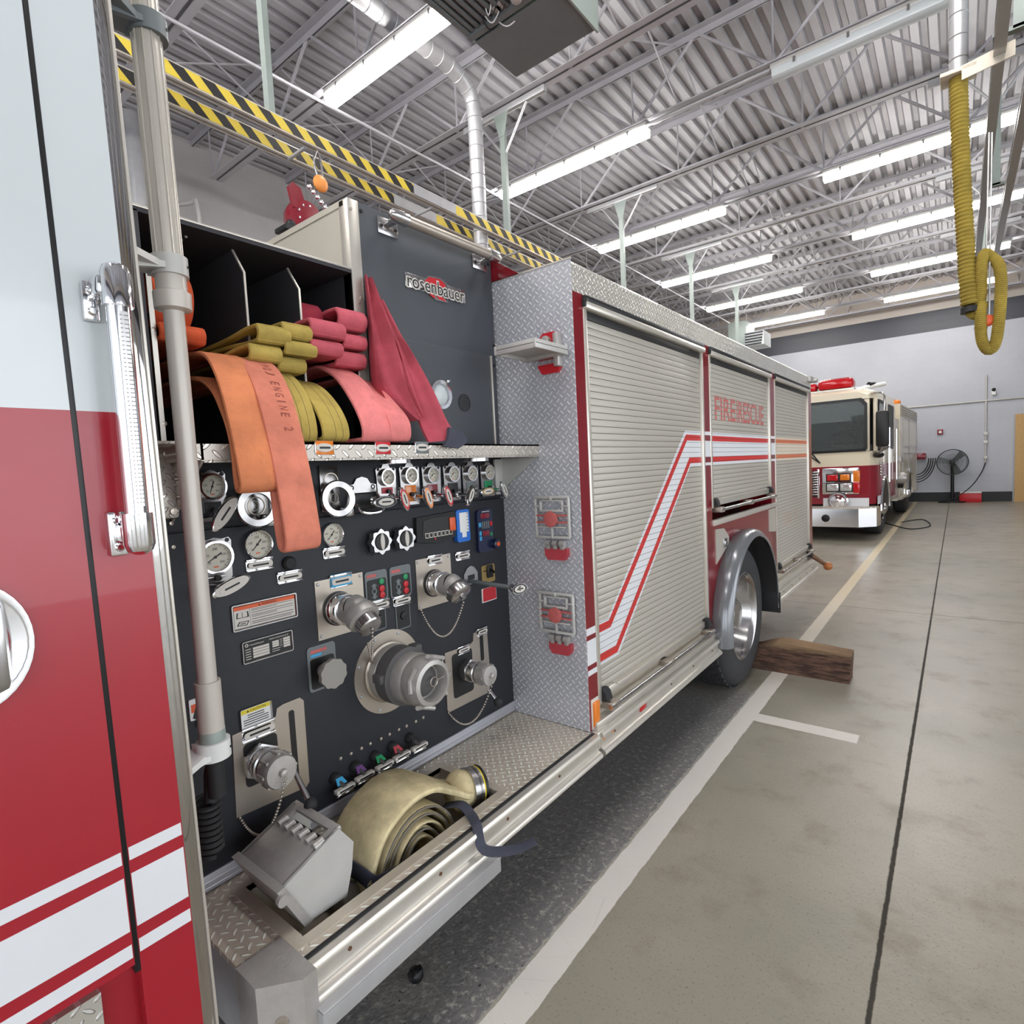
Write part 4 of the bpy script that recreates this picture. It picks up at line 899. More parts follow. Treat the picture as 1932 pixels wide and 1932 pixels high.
# steel discharge plates with elbows and chained caps
def chain(m, p, q, sag, n=34, r=.0042, side=V((0, 0, 0))):
    p, q = V(p), V(q)
    for k in range(n+1):
        f = k/n; m.sphere(p.lerp(q, f)+V((0, 0, -4*sag*f*(1-f)))+side*(4*f*(1-f)), r, 6)
def steel_plate(tl, tr, bl, br, name='discharge_plate', label=None):
    m = mb('steel'); m.yz([(p.y, p.z) for p in (tl, bl, br, tr)], XP, .004)
    c = (tl+tr+bl+br)/4
    for p in (tl, tr, bl, br): q = p.lerp(c, .12); m.use('galv'); m.lathe([(.006, 0), (.005, .003), (0, .004)], q+V((.004, 0, 0)), XV, 10)
    return m.build(name, FE, label=label)
def elbow(c, e, r, parent, ax):
    """short outlet: seat ring, swivel, bent casting"""
    m = mb('black'); m.lathe([(r*1.34, 0), (r*1.34, .010), (r*1.1, .012)], c, XV, 32); m.build('seat_ring', parent)
    m = mb('chrome'); m.lathe([(r*1.24, .010), (r*1.27, .016), (r*1.22, .022), (r*1.12, .026), (r*1.10, .044), (r*1.2, .048), (r*1.2, .058), (r*1.05, .062)], c, XV, 32); m.build('swivel_ring', parent)
    m = mb('cast_alu'); p0 = c+V((.045, 0, 0)); d = (e-c); P = smooth_path([p0, p0+V((.03, 0, -.001)), (p0+V((.06, 0, -.006))).lerp(e-ax*.04, .5), e-ax*.03, e], 6)
    m.tube(P, r, 24, rads=[r*(1.0+.04*math.sin(i/len(P)*3.1)) for i in range(len(P))]); return m.build('elbow', parent)
tl, bl = S(qa(1410, 1335)), S(qa(1450, 1875)); tr = S(qb(405, 1255)); br = S(qb(425, 1760))
y0, y1 = (tl.y+bl.y)/2, (tr.y+br.y)/2; z1, z0 = (tl.z+tr.z)/2, (bl.z+br.z)/2
c = S(qd(175, 470)); e = at(qd(390, 530), 1, c.y); ax = (at(qd(528, 700), 1, c.y)-e).normalized()
pl = steel_plate(V((XP, y0, z1)), V((XP, y1, z1)), V((XP, y0, z0)), V((XP, y1, z0)), label='steel plate of the left elbow outlet'); elbow(c, e, .042, pl, ax)
name_plate(qa(1650, 1325), .042, .022, 'cyan')
m = mb('cast_alu'); m.lathe([(.042, -.012), (.052, -.010), (.056, .004), (.053, .022), (.044, .026)], e, ax, 28); cp = m.build('coupling', pl)
m = mb('chrome_soft'); q = e+ax*.026; m.lathe([(.036, 0), (.040, .004), (.040, .030), (.036, .034), (.015, .036), (0, .036)], q, ax, 14); m.build('reducer_cap', pl)
m = mb('steel'); k0 = q+ax*.04; chain(m, k0, S(qd(490, 960), .02), .02, 16); chain(m, S(qd(455, 790), .06), S(qd(490, 960), .02), .0, 14); m.build('cap_chain', pl)
tl, bl, tr, br = S(qb(885, 1140)), S(qb(905, 1600)), S(qb(1205, 1082)), S(qb(1215, 1508))
y0, y1 = (tl.y+bl.y)/2, (tr.y+br.y)/2; z1, z0 = (tl.z+tr.z)/2, (bl.z+br.z)/2
c = S(qd(1050, 240)); e = at(qd(1262, 305), 1, c.y); ax = (at(qd(1350, 400), 1, c.y)-e).normalized()
pl = steel_plate(V((XP, y0, z1)), V((XP, y1, z1)), V((XP, y0, z0)), V((XP, y1, z0)), label='steel plate of the right elbow outlet'); elbow(c, e, .040, pl, ax); name_plate(qb(1055, 1140), .038, .02)
m = mb('chrome_soft'); m.lathe([(.040, -.012), (.048, -.008), (.050, .004), (.047, .028), (.040, .034), (.012, .036), (.012, .046), (0, .047)], e, ax, 18); m.build('outlet_cap', pl)
m = mb('steel'); chain(m, e+ax*.04+V((0, 0, -.02)), S(qd(940, 490), .01), .115, 44); m.build('cap_chain', pl)
# large suction inlet
c = S(qd(640, 1040)); m = mb('steel'); m.lathe([(.148, 0), (.148, .004), (.10, .005)], c, XV, 48)
for k in range(8): a = 2*math.pi*(k+.5)/8; m.use('galv'); m.lathe([(.006, 0), (.005, .003), (0, .004)], c+V((.004, .136*math.sin(a), .136*math.cos(a))), XV, 10)
inl = m.build('suction_inlet', FE, label='large round suction inlet with grey adapter')
m = mb('steel'); m.lathe([(.105, .004), (.108, .012), (.100, .016)], c, XV, 40); m.use('cast_alu'); m.lathe([(.100, .005), (.100, .045), (.094, .05)], c, XV, 40); m.build('inlet_collar', inl)
m = mb('skin_grey'); m.lathe([(.095, .045), (.101, .05), (.101, .105), (.090, .112)], c, XV, 36)
for k in range(3): a = R(40+120*k); d = V((0, math.sin(a), math.cos(a))); m.box(c+d*.100+V((.055, -.016, -.016)), c+d*.100+V((.10, .016, .016)), .006)
m.build('swivel_coupling', inl)
m = mb('cast_alu'); m.lathe([(.074, .11), (.086, .112), (.088, .15), (.082, .16), (.086, .17), (.086, .20), (.080, .215), (.076, .232), (.062, .236), (.060, .222), (.058, .19)], c, XV, 40)
for k in range(4): a = R(20+90*k); d = V((0, math.sin(a), math.cos(a))); t = V((0, math.cos(a), -math.sin(a))); m.tube([c+d*.083+t*q+V((.205+.02*abs(q)/.05, 0, 0)) for q in (-.04, 0, .04)], .008, 8)
ad = m.build('storz_adapter', inl)
m = mb('skin_grey'); m.lathe([(.060, .185), (.045, .196), (.02, .199), (0, .2)], c, XV, 28); m.build('inlet_cap', inl)
m = mb('steel'); f = c+V((.21, .02, -.005)); m.tube([f+V((.004, .016*math.cos(k*.5236), .016*math.sin(k*.5236))) for k in range(12)], .0022, 6, closed=True); m.tube(smooth_path([f+V((.0, .016, 0)), f+V((.01, .05, .015)), f+V((-.03, .075, .05))]), .002, 6); m.build('cap_ring', inl)
# small valve outlets with levers
def small_outlet(outline, win, slot, cpx, r, lev, parent_label, chain_to, sag):
    m = mb('steel'); m.yz(yzp(outline), XP, .004); pl = m.build('outlet_plate', FE, label=parent_label)
    m = mb('black'); a, b = S(win[0]), S(win[1]); m.yz(rrect(a.y, b.z, b.y, a.z, .014), XP+.004, .0008); a, b = S(slot[0]), S(slot[1]); m.yz(rrect(a.y, b.z, b.y, a.z, (b.y-a.y)*.45), XP+.004, .0008); m.build('cut_out', pl)
    c = S(cpx); m = mb('chrome_soft'); m.lathe([(r*1.05, .004), (r*1.05, .02), (r*1.18, .022), (r*1.18, .034), (r*.98, .036), (r*.98, .05)], c, XV, 6); m.lathe([(r*.95, .034), (r*.95, .06), (r*1.06, .064), (r*1.06, .07), (r*.96, .073), (r*.96, .084)], c, XV, 28); vb = m.build('valve_body', pl)
    m = mb('cast_alu'); m.lathe([(r*.98, .082), (r*1.04, .088), (r*1.04, .128), (r*.96, .136), (.012, .138), (.010, .150), (0, .152)], c, XV, 22)
    for k in range(8): a = k*math.pi/4; m.cyl(c+V((.09, math.sin(a)*r*1.03, math.cos(a)*r*1.03)), c+V((.126, math.sin(a)*r*1.03, math.cos(a)*r*1.03)), .005, seg=8)
    m.build('outlet_cap', pl)
    p, q = lev; m = mb('chrome_soft'); m.cyl(p, q, .0075, .0085, 14); lv = m.build('lever', pl); m = mb('rubber'); m.sphere(q, .019); m.build('lever_knob', pl)
    m = mb('steel'); chain(m, c+V((.152, 0, -.012)), chain_to, sag, 36); m.build('cap_chain', pl); return c
ol = [qc(565, 1000), qc(600, 985), qc(960, 830), qc(972, 755), qc(1030, 715), qc(1180, 655), qc(1215, 680), qc(1268, 1420), qc(1240, 1470), qc(605, 1752)]
b = S(qc(800, 1225)); small_outlet(ol, (qc(660, 1090), qc(1000, 1340)), (qc(1075, 780), qc(1175, 1370)), qc(800, 1215), .046, (at(qc(1085, 1225), 0, -1.535), at(qc(1285, 1630), 0, -1.44)), 'steel plate of the lower left outlet with long lever', S(qc(645, 1755), .006), .10)
ol = [qd(1150, 880), qd(1380, 800), qd(1408, 770), qd(1410, 700), qd(1530, 640), qd(1555, 960), qd(1560, 1230), qd(1190, 1418), qd(1175, 1400)]
small_outlet(ol, (qd(1210, 900), qd(1415, 1210)), (qd(1465, 720), qd(1508, 940)), qd(1345, 1030), .042, (at(qd(1555, 1215), 0, -1.50), at(qd(1640, 1325), 0, -1.46)), 'steel plate of the lower right outlet beside the tread plate', S(qd(1190, 1425), .006), .105)
# black fluted knob with its printed plate
tl, br = S(qc(1240, 210)), S(qc(1525, 525)); m = mb('heater_grey'); m.yz(rrect(tl.y, br.z, br.y, tl.z, .012), XP, .005); m.use('faded_red'); m.box((XP+.005, tl.y+.012, tl.z-.022), (XP+.0056, tl.y+.07, tl.z-.012)); m.use('cyan'); m.box((XP+.005, tl.y+.012, tl.z-.034), (XP+.0056, tl.y+.05, tl.z-.026)); m.use('black'); m.yz(rrect(tl.y+.008, br.z+.008, br.y-.008, tl.z-.04, .008), XP+.005, .002)
kp = m.build('selector_plate', FE)
c = S(qc(1380, 370)); m = mb('fluted_grey'); pts = []
for k in range(60): a = 2*math.pi*k/60; rr = .046+.0018*math.cos(10*a); pts.append((c.y+rr*math.sin(a), c.z-.012+rr*math.cos(a)))
m.yz(pts, XP+.055, .016); m.cyl((XP+.005, c.y, c.z-.012), (XP+.06, c.y, c.z-.012), .02, seg=16); m.build('fluted_knob', kp)
# drain pulls along the bottom
for q, cc, nm in (((870, 340), 'cyan', 'blue'), ((990, 265), 'purple', 'purple'), ((1110, 200), 'green', 'green'), ((1215, 140), 'dull_red', 'red'), ((1322, 85), 'ink', 'black')):
    c = S(qe(*q), .05); m = mb('rubber'); m.lathe([(.020, 0), (.020, .010), (.014, .02)], (XP, c.y-.004, c.z+.018), XV, 16); m.use('chrome_soft'); m.cyl((XP, c.y-.004, c.z+.018), (XP+.055, c.y, c.z), .0085, seg=12)
    d_ = m.build('drain_pull', FE, label='drain pull with %s tag' % nm)
    m = mb(cc); m.prism([(-.018, .0), (.018, .0), (.012, .024), (-.012, .024)], c+V((-.012, 0, .006)), YV, V((-.75, 0, .66)), .003); m.build('colour_tag', d_)
    m = mb('paper'); m.box(c+V((-.01, -.036, -.010)), c+V((.012, .036, .004)), .004); m.use('ink'); m.box(c+V((.012, -.026, -.005)), c+V((.0126, .026, .0))); m.use('chrome'); m.box(c+V((-.012, -.030, -.022)), c+V((.008, .030, -.012)), .004); m.build('tag_plate', d_)
# printed plates
def text_lines(m, y0, y1, z0, z1, n, x):
    for k in range(n): z = z1-(z1-z0)*(k+.3)/n; m.box((x, y0, z-(z1-z0)/n*.34), (x+.0004, y1-(y1-y0)*random.choice((0, .05, .2, .4) if k else (0,)), z))
def framed(name, label, y0, y1, z0, z1, fw, d, fill, fillname):
    """shallow metal frame around a printed sheet; returns drawing helpers in 0..1 of the sheet"""
    m = mb('chrome_soft'); O, I = rrect(y0, z0, y1, z1, .006), rrect(y0+fw, z0+fw, y1-fw, z1-fw, .002); n = len(O); vs = [(XP, *p) for p in O]+[(XP+d, p[0], p[1]) for p in rrect(y0+.002, z0+.002, y1-.002, z1-.002, .005)]+[(XP+d, *p) for p in rrect(y0+fw*.6, z0+fw*.6, y1-fw*.6, z1-fw*.6, .003)]+[(XP+.003, *p) for p in I]
    m.add(vs, [(k*n+i, k*n+(i+1) % n, (k+1)*n+(i+1) % n, (k+1)*n+i) for k in range(3) for i in range(n)]); fr_ = m.build(name, FE, label=label)
    m = mb(fill); m.yz(rrect(y0+fw, z0+fw, y1-fw, z1-fw, .002), XP, .004)
    Y0, W, Z0, H = y0+fw, y1-y0-2*fw, z0+fw, z1-z0-2*fw
    bx = lambda c, u0, v0, u1, v1, e=0: (m.use(c), m.box((XP+.0038, Y0+W*u0, Z0+H*v0), (XP+.0046+e, Y0+W*u1, Z0+H*v1)))
    return fr_, m, bx, (lambda u, v, e=0: V((XP+.0047+e, Y0+W*u, Z0+H*v))), W, H
tl, br = S(qa(640, 1560)), S(qa(1262, 1660)); z1, z0 = S(qa(940, 1495)).z, S(qa(965, 1735)).z
fr_, m, bx, P, W, H = framed('warning_plate', 'framed white plate with orange warning band', tl.y, br.y, z0, z1, .0085, .008, 'paper', 'warning_print')
bx('orange', 0, .83, 1, 1); m.use('ink'); m.text('WARNING', P(.56, .915), YV, ZV, H*.10, W*.24); m.yz([(P(.385, 0).y, P(0, .87).z), (P(.425, 0).y, P(0, .87).z), (P(.405, 0).y, P(0, .96).z)], XP+.0046, .0004)
bx('heater_grey', .245, .02, .25, .82); m.use('ink')
for f0, f1, n in ((.68, .80, 2), (.58, .65, 1), (.38, .54, 3), (.26, .34, 1), (.06, .22, 2)): text_lines(m, P(.27, 0).y, P(.97, 0).y, P(0, f0).z, P(0, f1).z, n, XP+.0039)
q_ = lambda *uv: [(P(u, 0).y, P(0, v).z) for u, v in uv]
m.yz(q_((.03, .46), (.23, .46), (.22, .72), (.04, .72)), XP+.0039, .0006); m.use('paper'); m.yz(q_((.05, .50), (.12, .48), (.12, .75), (.06, .70)), XP+.0043, .0006); m.yz(q_((.13, .48), (.20, .50), (.20, .70), (.13, .75)), XP+.0043, .0006)
m.use('ink'); m.yz(q_((.03, .12), (.19, .08), (.23, .28), (.07, .30)), XP+.0039, .0006); m.use('paper'); m.yz(q_((.055, .15), (.18, .12), (.205, .25), (.085, .27)), XP+.0043, .0006); m.use('ink'); m.yz(q_((.08, .18), (.17, .17), (.175, .21), (.09, .22)), XP+.0047, .0004); m.build('warning_print', fr_)
a, b = S(qc(650, 258)), S(qc(1118, 128)); z1, z0 = S(qc(880, 95)).z, S(qc(890, 290)).z
fr_, m, bx, P, W, H = framed('performance_plate', 'framed black plate with white figures', a.y, b.y, z0-.002, z1+.002, .007, .008, 'black', 'plate_print')
m.use('paper'); m.text('rosenbauer', P(.27, .86), YV, ZV, H*.10, W*.30); m.ring(P(.06, .87), XV, H*.05, H*.09, .0006, 16); m.text('PERFORMANCE', P(.74, .88), YV, ZV, H*.08, W*.42)
for k in range(4): bx('paper', .18, .10+.15*k, .52, .225+.15*k)
for k in range(3): bx('paper', .59, .38+.12*k, .73, .48+.12*k)
for k in range(4): bx('paper', .83, .22+.14*k, .98, .335+.14*k)
for k in range(5): bx('paper', .03, .10+.13*k, .14, .135+.13*k); bx('paper', .75, .26+.11*k, .81, .285+.11*k)
bx('paper', .58, .26, .80, .29); bx('paper', .58, .14, .74, .17); m.build('plate_print', fr_)
a, b = S(qc(622, 775)), S(qc(935, 862)); z1, z0 = S(qc(770, 718)).z, S(qc(785, 905)).z; y0, y1 = a.y, b.y
fr_, m, bx, P, W, H = framed('caution_plate', 'white plate with yellow caution band', a.y, b.y, z0, z1, .004, .010, 'white', 'caution_print')
bx('yellow', .02, .74, .98, .96); m.use('ink'); m.text('CAUTION', P(.57, .85), YV, ZV, H*.13, W*.52); m.yz([(P(.20, 0).y, P(0, .79).z), (P(.28, 0).y, P(0, .79).z), (P(.24, 0).y, P(0, .92).z)], XP+.0046, .0004)
for k in range(5): u = .22 if k < 2 else .08; bx('ink', u, .60-.125*k, 1-u, .645-.125*k)
m.build('caution_print', fr_)
a, b = S(qc(165, 690)), S(qc(420, 770)); z1, z0 = S(qc(250, 655)).z, S(qc(255, 848)).z; y0, y1 = a.y, b.y
m = mb('white'); m.yz(rrect(y0, z0, y1, z1, .004), XP, .006); rl = m.build('hazard_plate', FE, label='red banded plate with overturning vehicle pictogram behind the pole')
m = mb('orange'); m.box((XP+.006, y0+.004, z1-.036), (XP+.0066, y1-.004, z1-.014)); m.use('ink'); m.text('WARNING', (XP+.0066, (y0+y1)/2+.01, z1-.025), YV, ZV, .012, .05); yc = y0+.028; zc = (z0+z1)/2-.012
m.prism([(-.022, -.01), (.006, -.03), (.018, .006), (-.010, .026)], (XP+.006, yc, zc), YV, ZV, .0008); m.ring(V((XP+.006, yc-.006, zc-.032)), XV, .004, .009, .0008, 14); m.ring(V((XP+.006, yc+.026, zc-.014)), XV, .004, .009, .0008, 14); m.tube([(XP+.0065, yc+.03, zc+.02), (XP+.0065, yc+.042, zc+.005), (XP+.0065, yc+.04, zc-.02)], .0015, 6); text_lines(m, yc+.055, y1-.008, z0+.012, z1-.044, 5, XP+.006); m.build('hazard_print', rl)
a, b = S(qb(1485, 1405)), S(qb(1620, 1500)); z1, z0 = S(qb(1550, 1390)).z, S(qb(1555, 1515)).z
m = mb('white'); m.box((XP, a.y, z0), (XP+.006, b.y, z1), .001); m.use('bright_red'); m.box((XP+.006, a.y+.004, z0+.004), (XP+.0066, b.y-.003, z1-.003)); m.use('dull_red')
for k in range(6): m.box((XP+.0066, a.y+.01, z0+.012+k*.009), (XP+.007, b.y-.01, z0+.015+k*.009))
m.build('red_notice', FE)
a, b = S(qb(1483, 1200)), S(qb(1610, 1340)); z1, z0 = S(qb(1545, 1185)).z, S(qb(1550, 1345)).z
m = mb('gold'); m.yz(rrect(a.y, z0, b.y, z1, .008), XP, .004); m.use('ink'); m.box((XP+.004, a.y+.012, z1-.026), (XP+.0046, b.y-.014, z1-.022)); sp = m.build('switch_plate', FE, label='gold plate with black toggle switch')
m = mb('black'); m.box((XP+.004, a.y+.03, z0+.02), (XP+.012, b.y-.018, z0+.075), .004); m.cyl((XP+.012, (a.y+b.y)/2+.006, z0+.055), (XP+.034, (a.y+b.y)/2+.006, z0+.045), .006, seg=10); m.build('toggle', sp)
c = S(qb(1385, 1285)); m = mb('chrome_soft'); m.yz([(c.y-.042, c.z-.036), (c.y+.040, c.z-.036), (c.y+.042, c.z+.01), (c.y+.022, c.z+.034), (c.y, c.z+.042), (c.y-.022, c.z+.034), (c.y-.042, c.z+.01)], XP, .006); m.use('ink'); m.box((XP+.006, c.y-.02, c.z-.016), (XP+.0066, c.y+.022, c.z+.004)); rp = m.build('rod_guide', FE)
p0 = S(qb(1385, 1335)); p1 = at(qb(1760, 1392), 1, p0.y); m = mb('heater_grey'); m.cyl(p0, p1, .009, seg=14); m.use('chrome_soft'); m.cyl(p1, p1+V((.05, 0, 0)), .0125, .011, 14); m.build('pull_rod', rp)
o = oval_tag(at(qb(1835, 1405), 1, p0.y), .034, .021, 5, 'ink', FE, 'oval handle of the long rod sticking far out', nrm=(.86, -.5, .1))
for q in ((780, 225), (1510, 222)):
    c = at(qb(*q), 0, lipX-.01); m = mb('chrome_soft'); T0 = m.T; m.T = Matrix.Translation((lipX-.05, c.y, 1.655)) @ Matrix.Diagonal((1, 1.0, 1, 1)); m.lathe([(.05, -.012), (.05, 0)], (0, 0, 0), ZV, 24); m.build('under_shelf_lamp', FE)
# ---- body behind the pump panel
YB0, YB1, ZB0, ZB1 = 1.965, 6.60, .497, 2.425
DR = [(B((1100, 600)).y+.0, B((1331, 900)).y), (B((1342, 900)).y, B((1455, 900)).y), (B((1463, 900)).y, B((1526.5, 900)).y)]
zdt = 2.285; WC, WR = (4.07, .50), .515
m = mb('tread_front'); m.box((XP-.03, YB0-.004, ZB0), (XB, YB0, ZB1), 0); m.use('alu'); m.box((XP-.03, YB0-.006, ZB1-.003), (XB+.002, YB0, ZB1+.003)); m.build('body_front', FE)
m = mb('body_red'); m.box((XF, YB0, ZB0), (XP-.03, YB1, 2.50)); m.build('body_core', FE)
m = mb('body_red'); m.box((-2.3, YB0-.003, ZB1+.0), (XP+.0, YB0, 2.545)); m.prism([(XP-.03, ZB1), (XP+.15, ZB1), (XP-.03, 2.545)], (0, YB0, 0), XV, ZV, .006); m.build('red_side_panel', FE)
m = mb('tread_side'); m.prism([(XB, 2.30), (XB, ZB1-.02), (XB-.02, ZB1), (XB-.40, ZB1+.003), (XB-.40, 2.30)], (0, YB1, 0), XV, ZV, YB1-YB0); tc_ = m.build('top_tread_cap', FE)
m = mb('alu_dirty'); m.tube(smooth_path([(-1.52, 2.2, ZB1+.0), (-1.47, 2.2, ZB1+.06), (-1.40, 2.2, ZB1+.07), (-1.33, 2.2, ZB1+.06), (-1.30, 2.2, ZB1)]), .011, 8); m.box((-1.5, 2.16, ZB1), (-1.3, 2.24, ZB1+.02), .004); m.build('top_step', tc_)
m = mb('cast_alu'); m.box((XB-.01, 6.42, 2.35), (XB+.035, 6.62, 2.41), .012); m.lathe([(.028, 0), (.024, .03), (0, .035)], (XB+.035, 6.58, 2.375), XV, 16); m.build('scene_light', tc_)
# red frame around the doors
side = []
m = mb('body_red')
def post(y0, y1, z0=ZB0, z1=zdt+.015):
    m = mb('body_red'); m.box((-1.45, y0, z0), (XB, y1, z1)); return m.build('door_pillar', FE)
fr0 = post(YB0, DR[0][0]); post(DR[0][1], DR[1][0]); post(DR[1][1], DR[2][0]); post(DR[2][1], YB1)
m.box((-1.45, DR[1][0], zdt-.05), (XB-.03, DR[1][1], zdt+.015))
fr = fr0; m.build('door_header', FE)
zw = B(qi(262, 1440)).z                                    # sill under the middle door
arc = [(WC[0]-math.cos(R(a))*(WR+.055), WC[1]+math.sin(R(a))*(WR+.055)) for a in range(0, 181, 9)]
m = mb('body_red'); y0, y1 = DR[0][1]+.001, DR[2][0]-.001
poly = [(y0, ZB0), (arc[0][0], ZB0)]+arc+[(arc[-1][0], ZB0), (y1, ZB0), (y1, zw+.02), (y0, zw+.02)]
top = [(a[0], zw+.02) for a in arc]
for i in range(len(arc)-1): m.yz([arc[i], arc[i+1], top[i+1], top[i]], XB-.006, .006)
m.yz([(y0, ZB0), (arc[0][0], ZB0), (arc[0][0], zw+.02), (y0, zw+.02)], XB-.006, .006); m.yz([(arc[-1][0], ZB0), (y1, ZB0), (y1, zw+.02), (arc[-1][0], zw+.02)], XB-.006, .006)
wp = m.build('wheel_panel', FE)
m = mb('inner_black'); P = [(XB-.004, a[0], a[1]) for a in arc]; Q = [(-2.1, a[0], a[1]) for a in arc]; n = len(arc); m.add(P+Q, [(i, i+1, n+i+1, n+i) for i in range(n-1)]); m.box((-2.12, arc[0][0], .30), (-2.10, arc[-1][0], 1.1)); m.build('wheel_well', wp)
m = mb('slat')
a, b = B(qi(262, 1440)), B(qi(370, 1500)); zt_, zb_ = a.z-.022, B(qi(265, 1722)).z; m.yz([(a.y+.01, zb_), (a.y+.01, zt_), (a.y+.17, zt_-.01), (b.y-.02, zt_-.075), (b.y-.02, zb_+.10)], XB, .006); fd = m.build('fuel_door', wp)
m = mb('chrome_soft'); c = B(qi(338, 1562), .006); m.box(c+V((0, -.035, -.03)), c+V((.006, .035, .03)), .004); m.use('chrome'); m.box(c+V((.006, -.02, -.012)), c+V((.012, .02, .014)), .004); m.build('paddle_latch', fd)
m = mb('slat'); a, b = B(qi(655, 1320)), B(qi(703, 1320)); m.yz([(a.y, B(qi(655, 1480)).z), (b.y, B(qi(703, 1480)).z), (b.y, a.z), (a.y, a.z)], XB, .006); m.build('side_door', wp)
# fender: half-round skirt over the tyre
m = mb('grey_fender'); sec = [(XB-.01, .052), (XB+.02, .068), (XB+.06, .074), (XB+.095, .066), (XB+.115, .045), (XB+.12, .022), (XB+.115, .018), (XB+.09, .04), (XB+.05, .05), (XB-.01, .045)]
vs = []; fs = []; k = len(sec); AN = list(range(-6, 187, 6))
for a in AN:
    for (x, dr_) in sec: rr = WR+.03+dr_; vs.append((x, WC[0]-math.cos(R(a))*rr, WC[1]+math.sin(R(a))*rr))
for i in range(len(AN)-1):
    for j in range(k): fs.append((i*k+j, i*k+(j+1) % k, (i+1)*k+(j+1) % k, (i+1)*k+j))
fs += [list(range(k))[::-1], [(len(AN)-1)*k+j for j in range(k)]]; m.add(vs, fs); fn_ = m.build('fender', FE)
m = mb('rubber'); vs = []
for a in range(60, 183, 6):
    rr = WR+.052; vs += [(XB-.02, WC[0]-math.cos(R(a))*rr, WC[1]+math.sin(R(a))*rr), (XB+.105, WC[0]-math.cos(R(a))*rr, WC[1]+math.sin(R(a))*rr)]
m.add(vs, [(2*i, 2*i+1, 2*i+3, 2*i+2) for i in range(len(vs)//2-1)]); m.box((XB-.02, WC[0]+WR+.048, .40), (XB+.13, WC[0]+WR+.056, .56), .002); m.build('mud_flap', fn_)
# rear wheel: outer and inner tyre, deep dished rim
def wheel(x, name, lab=None, dished=True):
    c = (x, WC[0], .5); prof = [(.285, 0), (.30, .008), (.36, .018), (.44, .016), (.475, -.005), (.492, -.028), (.497, -.06), (.497, -.20), (.492, -.225), (.44, -.262), (.30, -.25), (.285, -.24), (.285, 0)]
    m = mb('tire'); m.lathe(prof, c, XV, 64); w = m.build(name, FE, label=lab)
    m = mb('tire')
    for i in range(44):
        for j in range(5):
            a = 2*math.pi*(i+.5*(j % 2))/44; d = V((0, math.sin(a), math.cos(a))); t = V((0, math.cos(a), -math.sin(a))); q = V((x-.045-j*.045, WC[0], .5))+d*.495
            vs = []
            for h, w_ in ((0, 1), (.011, .86)):
                for (sx, st_) in ((-1, -1), (1, -1), (1, 1), (-1, 1)): vs.append(q+V((sx*.019*w_, 0, 0))+t*(st_*.026*w_+sx*.006)+d*h)
            m.add(vs, [(4, 5, 6, 7), (0, 1, 5, 4), (1, 2, 6, 5), (2, 3, 7, 6), (3, 0, 4, 7)])
    m.build('tread', w)
    m = mb('chrome_soft'); m.lathe([(.305, .0), (.310, .012), (.300, .016), (.285, .006), (.270, -.03), (.255, -.10), (.235, -.135), (.12, -.15), (.115, -.06), (.09, -.03), (0, -.025)], c, XV, 56, cap=False); r_ = m.build('rim', w)
    m = mb('chrome')
    for k in range(10): a = 2*math.pi*k/10; m.lathe([(.017, 0), (.017, .022), (.010, .034), (0, .036)], V(c)+V((-.142, .168*math.sin(a), .168*math.cos(a))), XV, 12)
    m.build('lug_nut', r_)
wheel(XB+.01, 'outer_wheel'); wheel(XB-.32, 'inner_wheel'); 
m = mb('rubber'); m.cyl((-1.7, WC[0], .5), (XF+.3, WC[0], .5), .09, seg=16); m.build('axle', FE)
# ---- roll-up doors
PITCH_S = .0292; XD = XB-.014
def slats(z0, z1):
    out = []; z = z1
    while z > z0+.004: out.append((max(z0, z-PITCH_S+.0019), z)); z -= PITCH_S
    return out
def decal(polys, sl, x, name, c, parent, y0, y1):
    """sticker cut along the slat grooves"""
    m = mb(c)
    for P in polys:
        for (a, b) in sl:
            Q = [V((p[0], p[1])) for p in P]
            for (ax, lim, sg) in ((1, a, 1), (1, b, -1), (0, y0, 1), (0, y1, -1)):
                N = []
                for i in range(len(Q)):
                    p, q = Q[i], Q[(i+1) % len(Q)]; dp, dq = sg*(p[ax]-lim), sg*(q[ax]-lim)
                    if dp >= 0: N.append(p)
                    if dp*dq < 0: N.append(p.lerp(q, dp/(dp-dq)))
                Q = N
                if len(Q) < 3: break
            if len(Q) >= 3: m.add([(x, p[0], p[1]) for p in Q], [list(range(len(Q)))])
    return m.build(name, parent, smooth=False)
